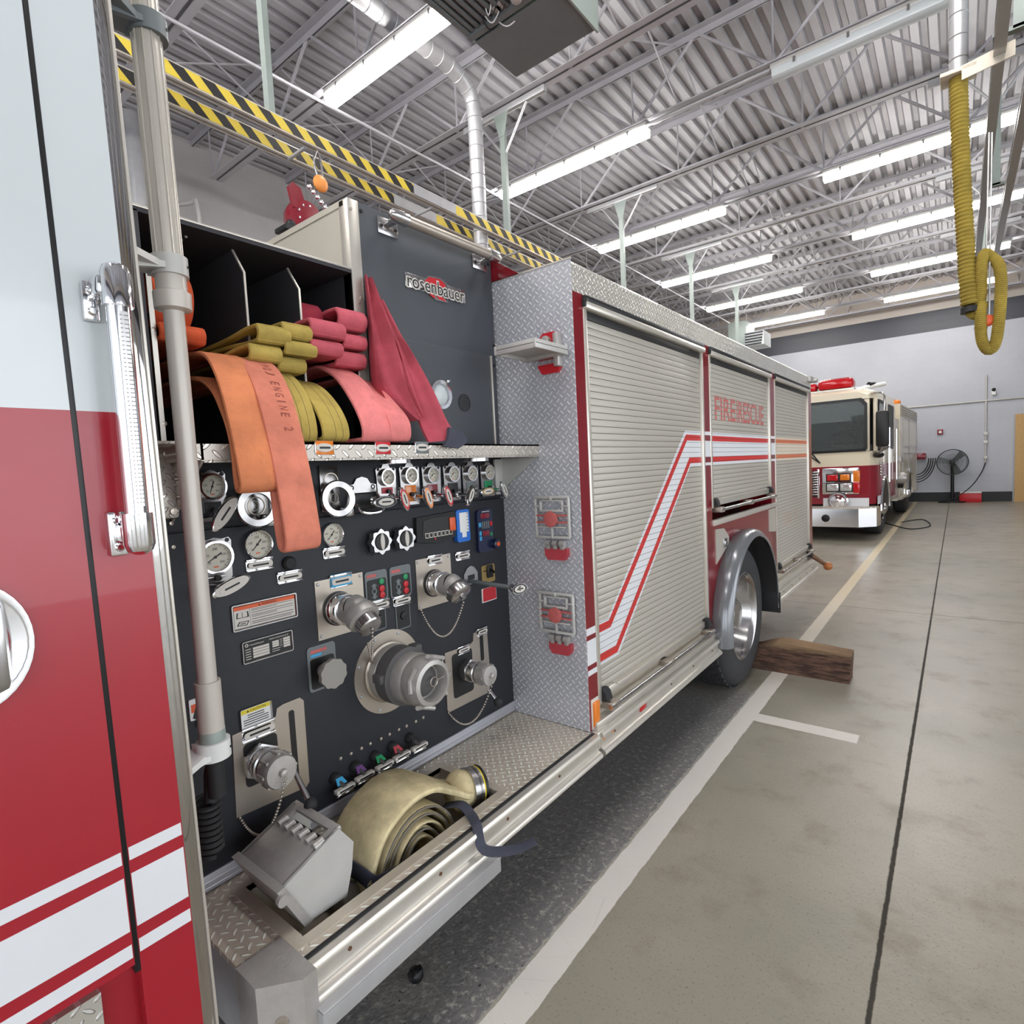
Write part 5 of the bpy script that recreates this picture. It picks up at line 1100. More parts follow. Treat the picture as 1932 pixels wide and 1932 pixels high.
def roll_door(i, z0, lab):
    y0, y1 = DR[i]; w = .028; m = mb('slat'); sl = slats(z0, zdt-.075)
    for (a, b) in sl: m.box((XD-.008, y0+w, a), (XD, y1-w, b), .0007)
    m.use('slat_gap'); m.box((XD-.02, y0+w, z0), (XD-.008, y1-w, zdt-.05)); d = m.build('roll_up_door', FE, label=lab)
    for a, b in ((y0, y0+w), (y1-w, y1)): m = mb('alu'); m.box((XB-.04, a, z0-.02), (XB+.004, b, zdt-.04), .004); m.build('guide_rail', d)
    m = mb('alu'); m.box((XB-.04, y0, zdt-.042), (XB+.022, y1, zdt-.012), .008); m.use('black'); m.box((XB-.04, y0, zdt-.012), (XB+.016, y1, zdt+.012), .004); m.box((XD-.004, y0+.02, zdt-.075), (XD+.006, y1-.02, zdt-.042), .002); m.box((XB-.02, y0-.006, zdt-.035), (XB+.018, y0+.02, zdt-.002), .004); m.build('drip_rail', d)
    m = mb('alu'); m.box((XD-.01, y0+w, z0-.008), (XD+.014, y1-w, z0+.03), .003); m.box((XD, y0+.15, z0+.03), (XD+.032, y1-.15, z0+.036), .001); bb = m.build('bottom_bar', d)
    m = mb('chrome_soft'); m.cyl((XB+.042, y0+.03, z0-.03), (XB+.042, y1-.03, z0-.03), .0105, seg=14); lb = m.build('lift_bar', d)
    for yy in (y0+.07, (y0+y1)/2, y1-.07): m = mb('steel'); m.box((XD, yy-.03, z0-.048), (XB+.05, yy+.03, z0-.014), .006); m.build('bar_bracket', lb)
    for yy in (y0+.05, y1-.05): m = mb('rubber'); m.prism([(XD, z0-.01), (XB+.03, z0-.005), (XB+.02, z0+.03), (XD+.02, z0+.045), (XD, z0+.04)], (0, yy+.025, 0), XV, ZV, .05); m.build('bar_latch', lb)
    return d, sl, y0+w, y1-w
z01 = B(qg(500, 1520)).z+.03; zbm = B(qi(300, 1300)).z+.02
d1 = roll_door(0, .60, 'roll-up door ahead of the wheel'); d2 = roll_door(1, zbm, 'short roll-up door above the wheel'); d3 = roll_door(2, .66, 'rear roll-up door')
yzq = lambda p: (B(p).y, B(p).z)
zA, zR1, zR2, zD = B(qi(165, 748)).z, B(qi(165, 796)).z, B(qi(165, 957)).z, B(qi(165, 1000)).z
def line_pts(lo, kink, up, z):                          # low left end, kink, upper knee height -> polyline to the door edge
    k, u = yzq(kink), yzq(up); l = yzq(lo); return [(DR[0][0]-.0, l[1]+(l[1]-k[1])*0), k, (u[0], z), (DR[0][1], z)]
up_ = line_pts(qg(470, 1030), qg(567, 985), qi(65, 750), zA); lo_ = line_pts(qg(485, 1345), qg(640, 1245), qi(103, 1010), zD)
r1 = line_pts(qg(470, 1082), qg(577, 1030), qi(75, 797), zR1); r2 = line_pts(qg(480, 1287), qg(626, 1205), qi(100, 958), zR2)
for L in (up_, lo_, r1, r2): L[0] = (L[0][0], L[1][1])
def strip(L, h0, h1):                                   # mitred band of half width around a polyline
    out = []; n = len(L); off = []
    for i in range(n):
        a = V(L[max(i-1, 0)]); b = V(L[i]); c = V(L[min(i+1, n-1)]); t0 = (b-a).normalized() if i else (c-b).normalized(); t1 = (c-b).normalized() if i < n-1 else t0
        n0, n1 = V((-t0.y, t0.x)), V((-t1.y, t1.x)); mm = (n0+n1).normalized(); off.append(mm/max(.3, mm.dot(n0)))
    for i in range(n-1): out.append([V(L[i])-off[i]*h0, V(L[i+1])-off[i+1]*h0, V(L[i+1])+off[i+1]*h1, V(L[i])+off[i]*h1])
    return out
band = [[up_[i], lo_[i], lo_[i+1], up_[i+1]] for i in range(3)]
hw = .017
o, sl, ya, yb = d1; decal(band, sl, XD+.0006, 'white_band', 'decal_white', o, ya, yb); decal(strip(r1, hw, hw)+strip(r2, hw, hw), sl, XD+.0012, 'red_stripe', 'decal_red', o, ya, yb)
for (o, sl, ya, yb), cw, cr in ((d2, 'decal_white', 'decal_red'), (d3, 'decal_cream', 'decal_orange')):
    zo = [-.0, .0] if o is d2[0] else [0, 0]
    decal([[(ya, zD), (yb, zD), (yb, zA), (ya, zA)]], sl, XD+.0006, 'white_band' if o is d2[0] else 'faded_band', cw, o, ya, yb)
    decal([[(ya, z-hw), (yb, z-hw), (yb, z+hw), (ya, z+hw)] for z in (zR1, zR2)], sl, XD+.0012, 'red_stripe' if o is d2[0] else 'faded_stripe', cr, o, ya, yb)
m = mb('decal_white')
for a, b in ((DR[0][1], DR[1][0]), (DR[1][1], DR[2][0])): m.use('decal_white'); m.box((XB, a+.001, zD), (XB+.0008, b-.001, zA)); m.use('body_red'); m.box((XB+.0004, a+.001, zR1-hw), (XB+.0014, b-.001, zR1+hw)); m.box((XB+.0004, a+.001, zR2-hw), (XB+.0014, b-.001, zR2+hw))
zl = [up_[0][1], r1[0][1], r2[0][1], lo_[0][1]]
zq = [B(qg(410, y)).z for y in (1062, 1112, 1148, 1325, 1362, 1400)]
for k in (0, 2, 4): m.use('decal_white'); m.box((XB, YB0+.002, zq[k+1] if k < 5 else 0), (XB+.0008, DR[0][0]-.001, zq[k]))
m.build('pillar_stripes', fr)
def slat_text(txt, c, h, w, sl, x, colr, parent, name):
    t = MB(); t.use(colr); t.text(txt, (x, c.y, c.z), YV, ZV, h, w, 0, bold=.018)
    bm = bmesh.new(); vv = [bm.verts.new(p) for p in t.v]
    for f in t.f: bm.faces.new([vv[i] for i in f])
    out = MB(); out.use(colr)
    for (a, b) in sl:
        k = bm.copy()
        bmesh.ops.bisect_plane(k, geom=k.verts[:]+k.edges[:]+k.faces[:], plane_co=(0, 0, a+.002), plane_no=(0, 0, -1), clear_outer=True)
        bmesh.ops.bisect_plane(k, geom=k.verts[:]+k.edges[:]+k.faces[:], plane_co=(0, 0, b-.002), plane_no=(0, 0, 1), clear_outer=True)
        k.verts.index_update()
        if k.faces: out.add([v.co.copy() for v in k.verts], [[v.index for v in f.verts] for f in k.faces])
        k.free()
    bm.free(); out.build(name, parent, smooth=False)
a, b, zt_, zb_ = B(qi(280, 590)), B(qi(632, 625)), B(qi(280, 530)).z, B(qi(280, 630)).z
zc_ = (B(qi(455, 548)).z+B(qi(455, 660)).z)/2; wt = b.y-a.y; FB = dict(bold=.045)
slat_text('FIRE', V((0, a.y+wt*.185, zc_)), .155, wt*.37, d2[1], XD+.0008, 'faded_red', d2[0], 'lettering')
slat_text('RESCUE', V((0, a.y+wt*.715, zc_)), .155, wt*.57, d2[1], XD+.0008, 'faded_red', d2[0], 'lettering')
decal([[(a.y+wt*.397, zc_-.078), (a.y+wt*.410, zc_-.078), (a.y+wt*.410, zc_+.078), (a.y+wt*.397, zc_+.078)]], d2[1], XD+.0008, 'lettering_bar', 'faded_red', d2[0], 0, 99)
a, b = B(qi(778, 1385)), B(qi(885, 1355)); slat_text('DIAL 911', (a+b)/2, .12, b.y-a.y, d3[1], XD+.0008, 'ghost_red', d3[0], 'faded_lettering')
# sills and rub rails of the body
for y0, y1, z1 in ((DR[0][0], DR[0][1], .585), (DR[2][0], DR[2][1], .645)): m = mb('alu_dirty'); m.box((-1.45, y0, ZB0), (XB-.012, y1, z1)); m.build('door_sill', FE)
m = mb('slat'); m.box((XB-.02, DR[1][0]-.0, zw+.002), (XB+.012, DR[2][0], zw+.038), .003); m.build('middle_sill', FE)
rubrail(1.985, 3.47, FE, 'body_rub_rail'); rubrail(4.72, 6.62, FE, 'rear_rub_rail')
for y0, y1, z1 in ((1.985, 3.47, .53), (4.72, 6.62, .55)): m = mb('alu'); m.box((XB-.01, y0, .494), (XB+.026, y1, z1), .003); m.build('sill_trim', FE)
a, b = B(qg(415, 1590)), B(qg(462, 1735)); m = mb('paper'); m.box((XB, YB0+.012, b.z-.01), (XB+.006, DR[0][0]-.006, a.z+.012), .002); m.use('amber'); m.box((XB+.004, YB0+.018, b.z), (XB+.016, DR[0][0]-.012, a.z), .005); m.build('side_marker', FE, label='tall amber side marker')
c = at(qg(785, 1592), 0, XB+.03); m = mb('white'); m.box((XB+.01, c.y-.075, .440), (XB+.034, c.y+.02, .494), .01); m.use('red_lens'); m.box((XB+.025, c.y-.045, .442), (XB+.044, c.y+.03, .490), .008); m.build('red_marker', FE)
m = mb('alu'); m.box((XB, YB0+.0, .425), (XB+.036, YB0+.10, .497), .004)
for q in ((512, 1792), (575, 1742)): p = at(qg(*q), 0, XB+.036); m.use('amber'); m.lathe([(.012, 0), (.010, .008), (0, .010)], (XB+.030, p.y, .462), XV, 14)
m.build('rail_end', FE)
a = at((1530, 1045), 0, XB+.02); k = at((1562, 1068), 1, a.y+.05); m = mb('rust'); m.cyl(a+V((-.02, 0, 0)), k, .026, .017, 12); m.use('black'); m.box(a+V((-.04, -.05, -.03)), a+V((.02, .03, .03)), .008); rh = m.build('door_stay', FE); m = mb('knob_brown'); m.sphere(k, .043); m.build('amber_knob', rh)
# folding steps on the tread plate
def YFx(p): return at(p, 1, YB0-.004)
for (cx, top, hinge, open_) in (((1045, 1000), 935, 1045, False), ((1053, 1170), 1112, 1215, False)):
    a, b = YFx((cx[0]-32, top)), YFx((cx[0]+34, top)); zt_ = a.z; zb_ = YFx((cx[0], top+80 if top < 1000 else top+80)).z; x0, x1 = a.x, b.x; yb_ = YB0-.004
    m = mb('grey_paint'); jit = [0]
    def mz(u0, v0, u1, v1, d0=.012, d1=.030):
        jit[0] += .0006; d0 += jit[0]; d1 += jit[0]-.004; m.box((x0+(x1-x0)*u0, yb_-d1, zb_+(zt_-zb_)*v0), (x0+(x1-x0)*u1, yb_-d0, zb_+(zt_-zb_)*v1), .004)
    for f in ((0, 0, .07, 1), (.93, 0, 1, 1), (0, 0, 1, .07), (0, .93, 1, 1), (.16, .62, .22, .90), (.78, .62, .84, .90), (.16, .62, .84, .68), (.16, .86, .84, .90), (.47, .0, .53, .62), (0, .74, .16, .78), (.84, .74, 1, .78), (.47, .9, .53, 1), (.1, .25, .9, .29)): mz(*f)
    st_ = m.build('folding_step', FE, label='folded step with red plate on the tread plate, ' + ('upper' if top < 1000 else 'lower'))
    m = mb('faded_red'); m.lathe([(.034, 0), (.034, .008), (.026, .010)], ((x0+x1)/2, yb_-.030, zb_+(zt_-zb_)*.46), (0, -1, 0), 8)
    mz2 = lambda u0, v0, u1, v1: m.box((x0+(x1-x0)*u0, yb_-.026, zb_+(zt_-zb_)*v0), (x0+(x1-x0)*u1, yb_-.014, zb_+(zt_-zb_)*v1), .002)
    mz2(.02, .52, .98, .56); mz2(.02, .36, .98, .40); m.build('red_plate', st_)
    zh = YFx((cx[0], top+104)).z; xc = (x0+x1)/2+.01; m = mb('cast_alu')
    for k in (-1, 0, 1): m.cyl((xc+k*.035-.012, yb_-.02, zb_-.02), (xc+k*.035+.012, yb_-.02, zb_-.02), .014, seg=12); m.box((xc+k*.035-.010, yb_-.03, zb_-.045), (xc+k*.035+.010, yb_, zb_-.01), .004)
    m.build('hinge', st_)
    m = mb('dull_red'); m.prism([(-.055, .0), (.055, .0), (.055, -.03), (.04, -.05), (-.04, -.05), (-.055, -.03)], (xc, yb_, zb_-.04), XV, ZV, .022); m.build('step_base', st_)
yb_ = YB0-.004
a, b, c, d = YFx((1020, 642)), YFx((1062, 645)), YFx((1024, 708)), YFx((1058, 712))
zt_, zm, zb_ = a.z+.02, YFx((1040, 678)).z, c.z; x0, x1 = YFx((1018, 670)).x, YFx((1062, 670)).x
m = mb('bright_red'); m.prism([(x0, zm), (x1-.015, zm), (x1, zm+.02), (x1, zt_-.03), (x1-.03, zt_), (x0+.03, zt_), (x0, zt_-.03)], (0, yb_, 0), XV, ZV, .016); m.prism([(x0, zb_+.03), (x0+.02, zb_), (x1-.02, zb_), (x1, zb_+.03), (x1, zm-.02), (x0, zm-.02)], (0, yb_, 0), XV, ZV, .016); fb = m.build('folded_down_step', FE, label='open step with red base jutting out')
m = mb('grey_paint'); L0 = YFx((1036, 668)); zc = L0.z; xm = (x0+x1)/2-.005; m.box((xm-.10, yb_-.24, zc-.008), (xm+.10, yb_-.02, zc+.0), .003)
for bx_ in ((xm-.10, -.24, xm+.10, -.225), (xm-.10, -.05, xm+.10, -.02), (xm-.10, -.24, xm-.088, -.02), (xm+.088, -.24, xm+.10, -.02)): m.box((bx_[0]+(.0007 if bx_[2]-bx_[0] > .1 else 0), yb_+bx_[1]-(.001 if bx_[2]-bx_[0] < .1 else 0), zc-.022-(.0008 if bx_[2]-bx_[0] > .1 else 0)), (bx_[2]-(.0007 if bx_[2]-bx_[0] > .1 else 0), yb_+bx_[3], zc+.012+(.0008 if bx_[2]-bx_[0] > .1 else 0)), .003)
m.build('step_plate', fb)
m = mb('cast_alu'); m.lathe([(.02, 0), (.02, .02), (.012, .022)], (xm, yb_-.016, zt_-.035), (0, -1, 0), 16); m.box((xm+.04, yb_-.04, zb_+.02), (xm+.065, yb_, zt_-.01), .005); m.build('pivot', fb)
# ================================================================== HOSES ON THE ENGINE
def seam_lines(m, P, wy, n, col, off=(.2, .34)):
    pass
def fold(m, xf, ya, yb, z, h, t=.014, skew=0.0, back=-2.25, gap=None):
    """one flat-loaded bend of hose: in along the bottom, round the nose, back along the top"""
    w = yb-ya; r = h/2-t/2; yc = (ya+yb)/2; P = []
    P += [V((back, yc+skew*.5, z+r*.30)), V((xf-.34, yc+skew*.3, z+r*.35)), V((xf-.17, yc+skew*.1, z+r*.55)), V((xf-.075, yc, z+r*.92))]
    for k in range(7): a = R(68-22.67*k); P.append(V((xf-r*1.1+r*1.1*math.cos(a), yc, z+r*math.sin(a))))
    P += [V((xf-.075, yc, z-r*.92)), V((xf-.17, yc+skew*.1, z-r*.6)), V((xf-.34, yc+skew*.3, z-r*.45)), V((back, yc+skew*.5, z-r*.45))]
    m.ribbon(smooth_path(P, 4), YV, w, t)
def hose(name, label, mats, folds, loops, group='hoses loaded in the bed', stripe=False):
    t = thing(name, (-1.9, sum(f[1] for f in folds)/len(folds), 1.706), label, 'fire hose', group)
    for f in folds:
        m = mb(f[6] if len(f) > 6 else mats[0]); fold(m, f[0], f[1], f[2], f[3], f[4], skew=f[5] if len(f) > 5 else 0); m.build('hose_fold', t)
    for P, w, c in loops:
        m = mb(c); q = smooth_path([p[:3] for p in P], 5); m.ribbon(q, YV, w, .013); lp_ = m.build('hose_loop', t)
        if stripe: m = mb('ink'); [m.ribbon([c+V((0, o, 0))+((q[min(i+1, len(q)-1)]-q[max(i-1, 0)]).normalized().cross(YV))*.0062 for i, c in enumerate(q)], YV, .0014, .0012) for o in (-.004, .020)]; m.build('hose_stripe', lp_)
    return t
def loop(yc0, yc1, pts): n = len(pts); return [(p[0], yc0+(yc1-yc0)*max(0, min(1, (p[0]+1.62)/.27)), p[1]) for p in pts]
LZ = 1.716
o1 = loop(.742, .700, [(-2.2, 1.96), (-1.75, 1.965), (-1.60, 1.955), (-1.50, 1.925), (-1.43, 1.86), (-1.385, 1.78), (-1.35, 1.69), (-1.335, 1.62), (-1.333, 1.597), (-1.345, 1.586), (-1.36, 1.590), (-1.368, 1.62), (-1.374, 1.70), (-1.42, 1.78), (-1.52, 1.86), (-1.70, 1.90), (-2.2, 1.90)])
o2 = loop(.822, .785, [(-2.2, 1.955), (-1.72, 1.962), (-1.58, 1.95), (-1.48, 1.912), (-1.41, 1.84), (-1.36, 1.74), (-1.325, 1.61), (-1.305, 1.49), (-1.302, 1.455), (-1.31, 1.434), (-1.332, 1.434), (-1.343, 1.46), (-1.352, 1.55), (-1.366, 1.68), (-1.40, 1.76), (-1.52, 1.85), (-1.7, 1.89), (-2.2, 1.89)])
OH = hose('fire_hose', 'orange fire hose with two long bends hanging over the shelf edge', ('hose_orange_dark',), [(-1.58, .60, .715, 1.998, .05), (-1.60, .60, .70, 2.10, .17, 0)], [(o1, .100, 'hose_orange'), (o2, .100, 'hose_orange_pink')])
# stencilled lettering on the longer bend
sp = smooth_path(o2, 5); m = mb('stencil'); tx = 'WEIMOJ ENGINE 2'; acc = [0]
for i in range(1, len(sp)): acc.append(acc[-1]+(sp[i]-sp[i-1]).length)
s0 = min(range(len(sp)), key=lambda i: abs(sp[i].x+1.545)+(0 if sp[i].z > 1.9 else 9)); d0 = acc[s0]
for k, ch in enumerate(tx):
    if ch == ' ': continue
    d = d0+.0165*k*1.22; i = max(j for j in range(len(acc)-1) if acc[j] <= d); f = (d-acc[i])/(acc[i+1]-acc[i]); c = sp[i].lerp(sp[i+1], f); tg = (sp[i+1]-sp[i]).normalized(); vv = (YV-tg*YV.dot(tg)).normalized(); nn = tg.cross(vv)
    m.text(ch, c+nn*.0072+vv*.012, tg, vv, .024, .0035 if ch == 'I' else .0115, .0004)
m.build('stencilled_text', OH.children[-1])
yl1 = loop(.885, .874, [(-2.2, 1.93), (-1.7, 1.938), (-1.60, 1.932), (-1.52, 1.90), (-1.46, 1.845), (-1.43, 1.79), (-1.42, 1.745), (-1.425, 1.722), (-1.45, LZ), (-1.6, LZ), (-2.2, LZ)])
yl2 = loop(.985, .970, [(-2.2, 1.905), (-1.7, 1.915), (-1.60, 1.905), (-1.52, 1.875), (-1.45, 1.82), (-1.412, 1.77), (-1.402, 1.735), (-1.41, 1.72), (-1.44, LZ+.001), (-1.6, LZ+.001), (-2.2, LZ+.001)])
YH = hose('fire_hose', 'olive yellow fire hose folded in the middle compartment', ('hose_yellow',), [(-1.495, .812, .912, 2.012, .056, -.0), (-1.50, .889, .985, 2.033, .050, .02), (-1.50, .787, .884, 1.958, .050), (-1.495, .889, .994, 1.984, .042), (-1.51, .873, .964, 1.938, .046)], [(yl1, .095, 'hose_yellow'), (yl2, .090, 'hose_yellow')], stripe=True)
rl1 = loop(1.122, 1.120, [(-2.2, 1.955), (-1.7, 1.965), (-1.60, 1.957), (-1.52, 1.915), (-1.46, 1.85), (-1.42, 1.79), (-1.405, 1.75), (-1.41, 1.722), (-1.44, LZ+.002), (-1.6, LZ+.002), (-2.2, LZ+.002)])
rl2 = loop(1.213, 1.213, [(-2.2, 1.93), (-1.7, 1.94), (-1.60, 1.93), (-1.52, 1.885), (-1.455, 1.83), (-1.415, 1.79), (-1.402, 1.757), (-1.408, 1.724), (-1.44, LZ+.003), (-1.6, LZ+.003), (-2.2, LZ+.003)])
hose('fire_hose', 'faded pink fire hose folded in the right compartment', ('hose_pink',), [(-1.50, .978, 1.104, 2.058, .056, 0), (-1.50, .976, 1.090, 2.000, .046), (-1.548, 1.112, 1.226, 2.118, .072, -.06), (-1.55, 1.128, 1.222, 2.048, .050), (-1.55, 1.094, 1.214, 1.988, .054), (-1.64, 1.03, 1.12, 2.13, .10, .0, 'hose_pink_dark')], [(rl1, .108, 'hose_pink_light'), (rl2, .088, 'hose_pink_light')])
# pink vinyl flap hanging from the corner post
def sheet(m, rows, nx=12, th=.005, wave=(), ph=0):
    G = []; L = [(at(a, 0, x), at(b, 0, x)) for (a, b, x) in rows]
    A = smooth_path([q[0] for q in L], 5); Bq = smooth_path([q[1] for q in L], 5); n = len(A)
    for i in range(n):
        for j in range(nx+1):
            f = j/nx; p = A[i].lerp(Bq[i], f); s_ = i/(n-1); dx = sum(a*math.sin(2*math.pi*(k*f+ph)+s_*q)*min(1, .35+s_) for (a, k, q) in wave); G.append(p+V((dx, 0, 0)))
    k = nx+1; fs = [(i*k+j, i*k+j+1, (i+1)*k+j+1, (i+1)*k+j) for i in range(n-1) for j in range(nx)]
    N = len(G); ed = [i for i in range(k)]+[(i+1)*k+k-1 for i in range(n-1)]+[(n-1)*k+j for j in range(k-2, -1, -1)]+[i*k for i in range(n-2, 0, -1)]
    m.add(G+[p-V((th, 0, 0)) for p in G], fs+[tuple(N+q for q in f[::-1]) for f in fs]+[(ed[i], N+ed[i], N+ed[(i+1) % len(ed)], ed[(i+1) % len(ed)]) for i in range(len(ed))])
t = thing('vinyl_flap', at((740, 740), 0, -1.5), 'crumpled pink vinyl flap hanging from the corner post beside the dark logo panel', 'flap')
m = mb('vinyl_pink')
sheet(m, [((686, 519), (703, 527), -1.575), ((690, 575), (727, 580), -1.560), ((694, 640), (750, 625), -1.545), ((699, 690), (765, 662), -1.525), ((712, 735), (775, 705), -1.50), ((742, 770), (786, 750), -1.47), ((776, 797), (797, 787), -1.45)], 18, .006, ((.030, 1.5, 3.0), (.015, 3.2, 1.8)), .15)
m.build('front_flap', t)
m = mb('vinyl_pink')
sheet(m, [((705, 560), (722, 566), -1.582), ((718, 600), (754, 630), -1.566), ((742, 640), (766, 650), -1.548), ((760, 690), (790, 690), -1.53), ((780, 745), (818, 740), -1.49), ((797, 800), (846, 796), -1.435), ((815, 834), (872, 828), -1.40)], 10, .010, ((.018, .9, 2.2), (.006, 2.4, 1.0)), .3)
m.build('back_strap', t)
m = mb('webbing'); sheet(m, [((848, 806), (872, 815), -1.395), ((846, 826), (882, 832), -1.372), ((838, 842), (866, 846), -1.362)], 4, .012); m.build('strap_end', t)
# ---- rolled supply hose in the step well
cy, cz, xa, xb = 1.10, .425, -1.495, -1.295
t = thing('rolled_hose', ((xa+xb)/2, cy, .27), 'tan supply hose rolled up on edge in the step well', 'fire hose')
P = []; turns = 5.2; r0, r1 = .045, .163; xm = (xa+xb)/2
for i in range(int(turns*28)+1):
    a = i/28*2*math.pi; rr = r0+(r1-r0)*i/(turns*28)+.004*math.sin(3*a); P.append(V((xm+.010*math.sin(a*.37+1), cy-rr*math.sin(a+1.6), cz+rr*math.cos(a+1.6)*.94)))
m = mb('hose_tan'); m.ribbon(P, XV, xb-xa, .0085); m.build('coil', t)
m = mb('hose_edge')
Q = [V((xb+.001, p.y, p.z)) for p in P]; m.tube(Q, .0034, 6); m.build('coil_edge', t)
# outer wrap: over the top and down to the coupling
m = mb('hose_tan'); OW = [(xm, cy-.165, cz-.10), (xm, cy-.19, cz+.02), (xm, cy-.14, cz+.13), (xm, cy-.04, cz+.185), (xm+.005, cy+.06, cz+.185), (xm+.02, cy+.14, cz+.14), (xm+.04, cy+.20, cz+.10), (xm+.05, cy+.235, cz+.085)]
q = smooth_path(OW, 5); W0 = xb-xa; m.ribbon(q, XV, W0, .022, ws=[W0*(1.06 if i < len(q)*.6 else 1.06-.30*(i-len(q)*.6)/(len(q)*.4)) for i in range(len(q))]); m.build('outer_wrap', t)
m = mb('hose_tan'); e0 = V((xm+.035, cy+.19, cz+.085)); e1 = V((xm+.055, cy+.262, cz+.075)); m.tube([e0+(e1-e0)*(k/6) for k in range(7)], .06, 20, rads=[.040, .056, .066, .070, .068, .064, .062]); m.build('hose_neck', t)
ax = (e1-e0).normalized(); m = mb('chrome_soft'); m.lathe([(.058, 0), (.070, .002), (.070, .022), (.064, .026), (.070, .03), (.070, .040), (.05, .044)], e1-ax*.01, ax, 28); cpg = m.build('coupling', t)
m = mb('yellow'); m.lathe([(.069, .036), (.071, .04), (.069, .044)], e1-ax*.01, ax, 28); m.use('black'); m.lathe([(.0705, .044), (.0705, .054), (.045, .058)], e1-ax*.01, ax, 28); m.build('coupling_band', cpg)
m = mb('webbing'); a = V((xb+.012, cy-.155, cz+.02)); m.ribbon(smooth_path([(xb-.10, cy-.20, cz+.05), (xb-.02, cy-.197, cz+.045), (xb+.008, cy-.185, cz+.03), (xb+.012, cy-.14, cz+.02), (xb+.012, cy-.09, cz+.012)], 5), V((0, .12, 1)), .05, .006); m.build('hose_strap', t)
m = mb('chrome_soft'); m.lathe([(.045, 0), (.05, .004), (.05, .10), (.04, .104)], (xb-.10, cy-.205, cz-.0), (.5, -.1, -.9), 22); m.build('inner_coupling', t)
# dark strap draped over the board edge
t = mb('webbing'); t.ribbon(smooth_path([(xb-.03, cy+.13, cz+.085), (xb+.03, cy+.15, .525), (-1.21, cy+.14, .512), (-1.165, cy+.115, .505), (-1.125, cy+.10, .455), (-1.06, cy+.16, .445), (-1.02, cy+.22, .455)], 6), V((.25, .9, .2)), .032, .005)
t.build('webbing_strap', label='dark webbing strap trailing from the rolled hose over the board edge', cat='strap')
# ---- wheel chock lying in the well
D, C_, Eq, Fq, G_, Hq = [(at(qe(*q), 0, -1.28).y, at(qe(*q), 0, -1.28).z) for q in ((500, 950), (835, 590), (925, 670), (915, 830), (885, 1000), (665, 1150))]
t = thing('wheel_chock', (-1.39, .75, .30), 'grey cast wheel chock tipped into the step well beside the rolled hose', 'wheel chock')
m = mb('grey_paint'); m.prism([D, C_, Eq, Fq, G_, Hq], (-1.295, 0, 0), YV, ZV, .015); m.build('side_cheek', t)
m = mb('grey_paint'); m.prism([D, C_, Eq, Fq, G_, Hq], (-1.50, 0, 0), YV, ZV, .015); m.build('side_cheek', t)
dv = V((0, C_[0]-D[0], C_[1]-D[1])); L = dv.length; dv.normalize(); nv = V((0, -dv.z, dv.y)); Mx = Matrix((((1, dv.x, nv.x, 0)), ((0, dv.y, nv.y, 0)), ((0, dv.z, nv.z, 0)), ((0, 0, 0, 1)))); Mx = Matrix.Translation((0, D[0], D[1])) @ Mx
m = mb('cast_alu'); m.T = Mx; m.box((-1.50, -.005, -.014), (-1.285, L*.70, 0), .003); m.box((-1.50, L*.92, -.016), (-1.285, L+.01, 0), .004); m.box((-1.50, L*.70, -.014), (-1.47, L*.93, 0)); m.box((-1.31, L*.70, -.014), (-1.285, L*.93, 0))
for k in range(6): m.cyl((-1.30-.034*k, L*.60, .001), (-1.30-.034*k, L*.76, -.004), .012, seg=10)
m.build('top_face', t)
m = mb('cast_alu'); m.box((-1.52, -.022, -.012), (-1.27, .0, .010), .004); hv = V((0, Hq[0]-D[0], Hq[1]-D[1])); m.T = Matrix.Identity(4)
m.prism([(D[0]-.02, D[1]), (D[0], D[1]+.004), (Hq[0]+.004, Hq[1]), (Hq[0]-.016, Hq[1]-.008)], (-1.505, 0, 0), YV, ZV, .23); m.build('front_flange', t); m = mb('cast_alu'); m.cyl((-1.275, D[0]-.012, D[1]-.02), (-1.262, D[0]-.012, D[1]-.02), .014, seg=14); m.build('hinge_boss', t)
m = mb('black'); m.box((-1.47, C_[0]-.06, C_[1]-.10), (-1.31, C_[0]-.02, C_[1]-.03)); m.build('handle_recess', t)
# ---- timber block behind the wheel
bx0, bx1, by = -1.50, -.585, 4.42
m = mb('old_wood'); pr = [(bx0, 0), (bx1, 0), (bx1+.012, .20), (-.95, .228), (-1.06, .222), (-1.20, .172), (bx0, .165)]
bm = bmesh.new(); vv = []
n_ = 14
for k in range(n_+1):
    yy = by+.16*k/n_
    for (x, z) in pr: vv.append(V((x+random.uniform(-.003, .003), yy+.10*(x+1.5)*0, z+(random.uniform(-.004, .003) if z > .1 else 0))))
n = len(pr); m.add(vv, [(k*n+i, k*n+(i+1) % n, (k+1)*n+(i+1) % n, (k+1)*n+i) for k in range(n_) for i in range(n)]+[list(range(n)), [n_*n+i for i in range(n)][::-1]])
m.build('timber_block', label='weathered dark timber block chocked against the rear wheel', cat='wood block', smooth=False)
m = mb('black'); c = at((785, 1838), 2, .02); m.sphere(c, .024, 12, (1, 1.1, .85)); m.v = [p+V((random.uniform(-.004, .004), random.uniform(-.004, .004), random.uniform(-.003, .002))) for p in m.v]; m.v = [V((p.x, p.y, max(0, p.z))) for p in m.v]; m.build('rubber_lump', label='small black lump lying on the dark floor below the running board', cat='debris')
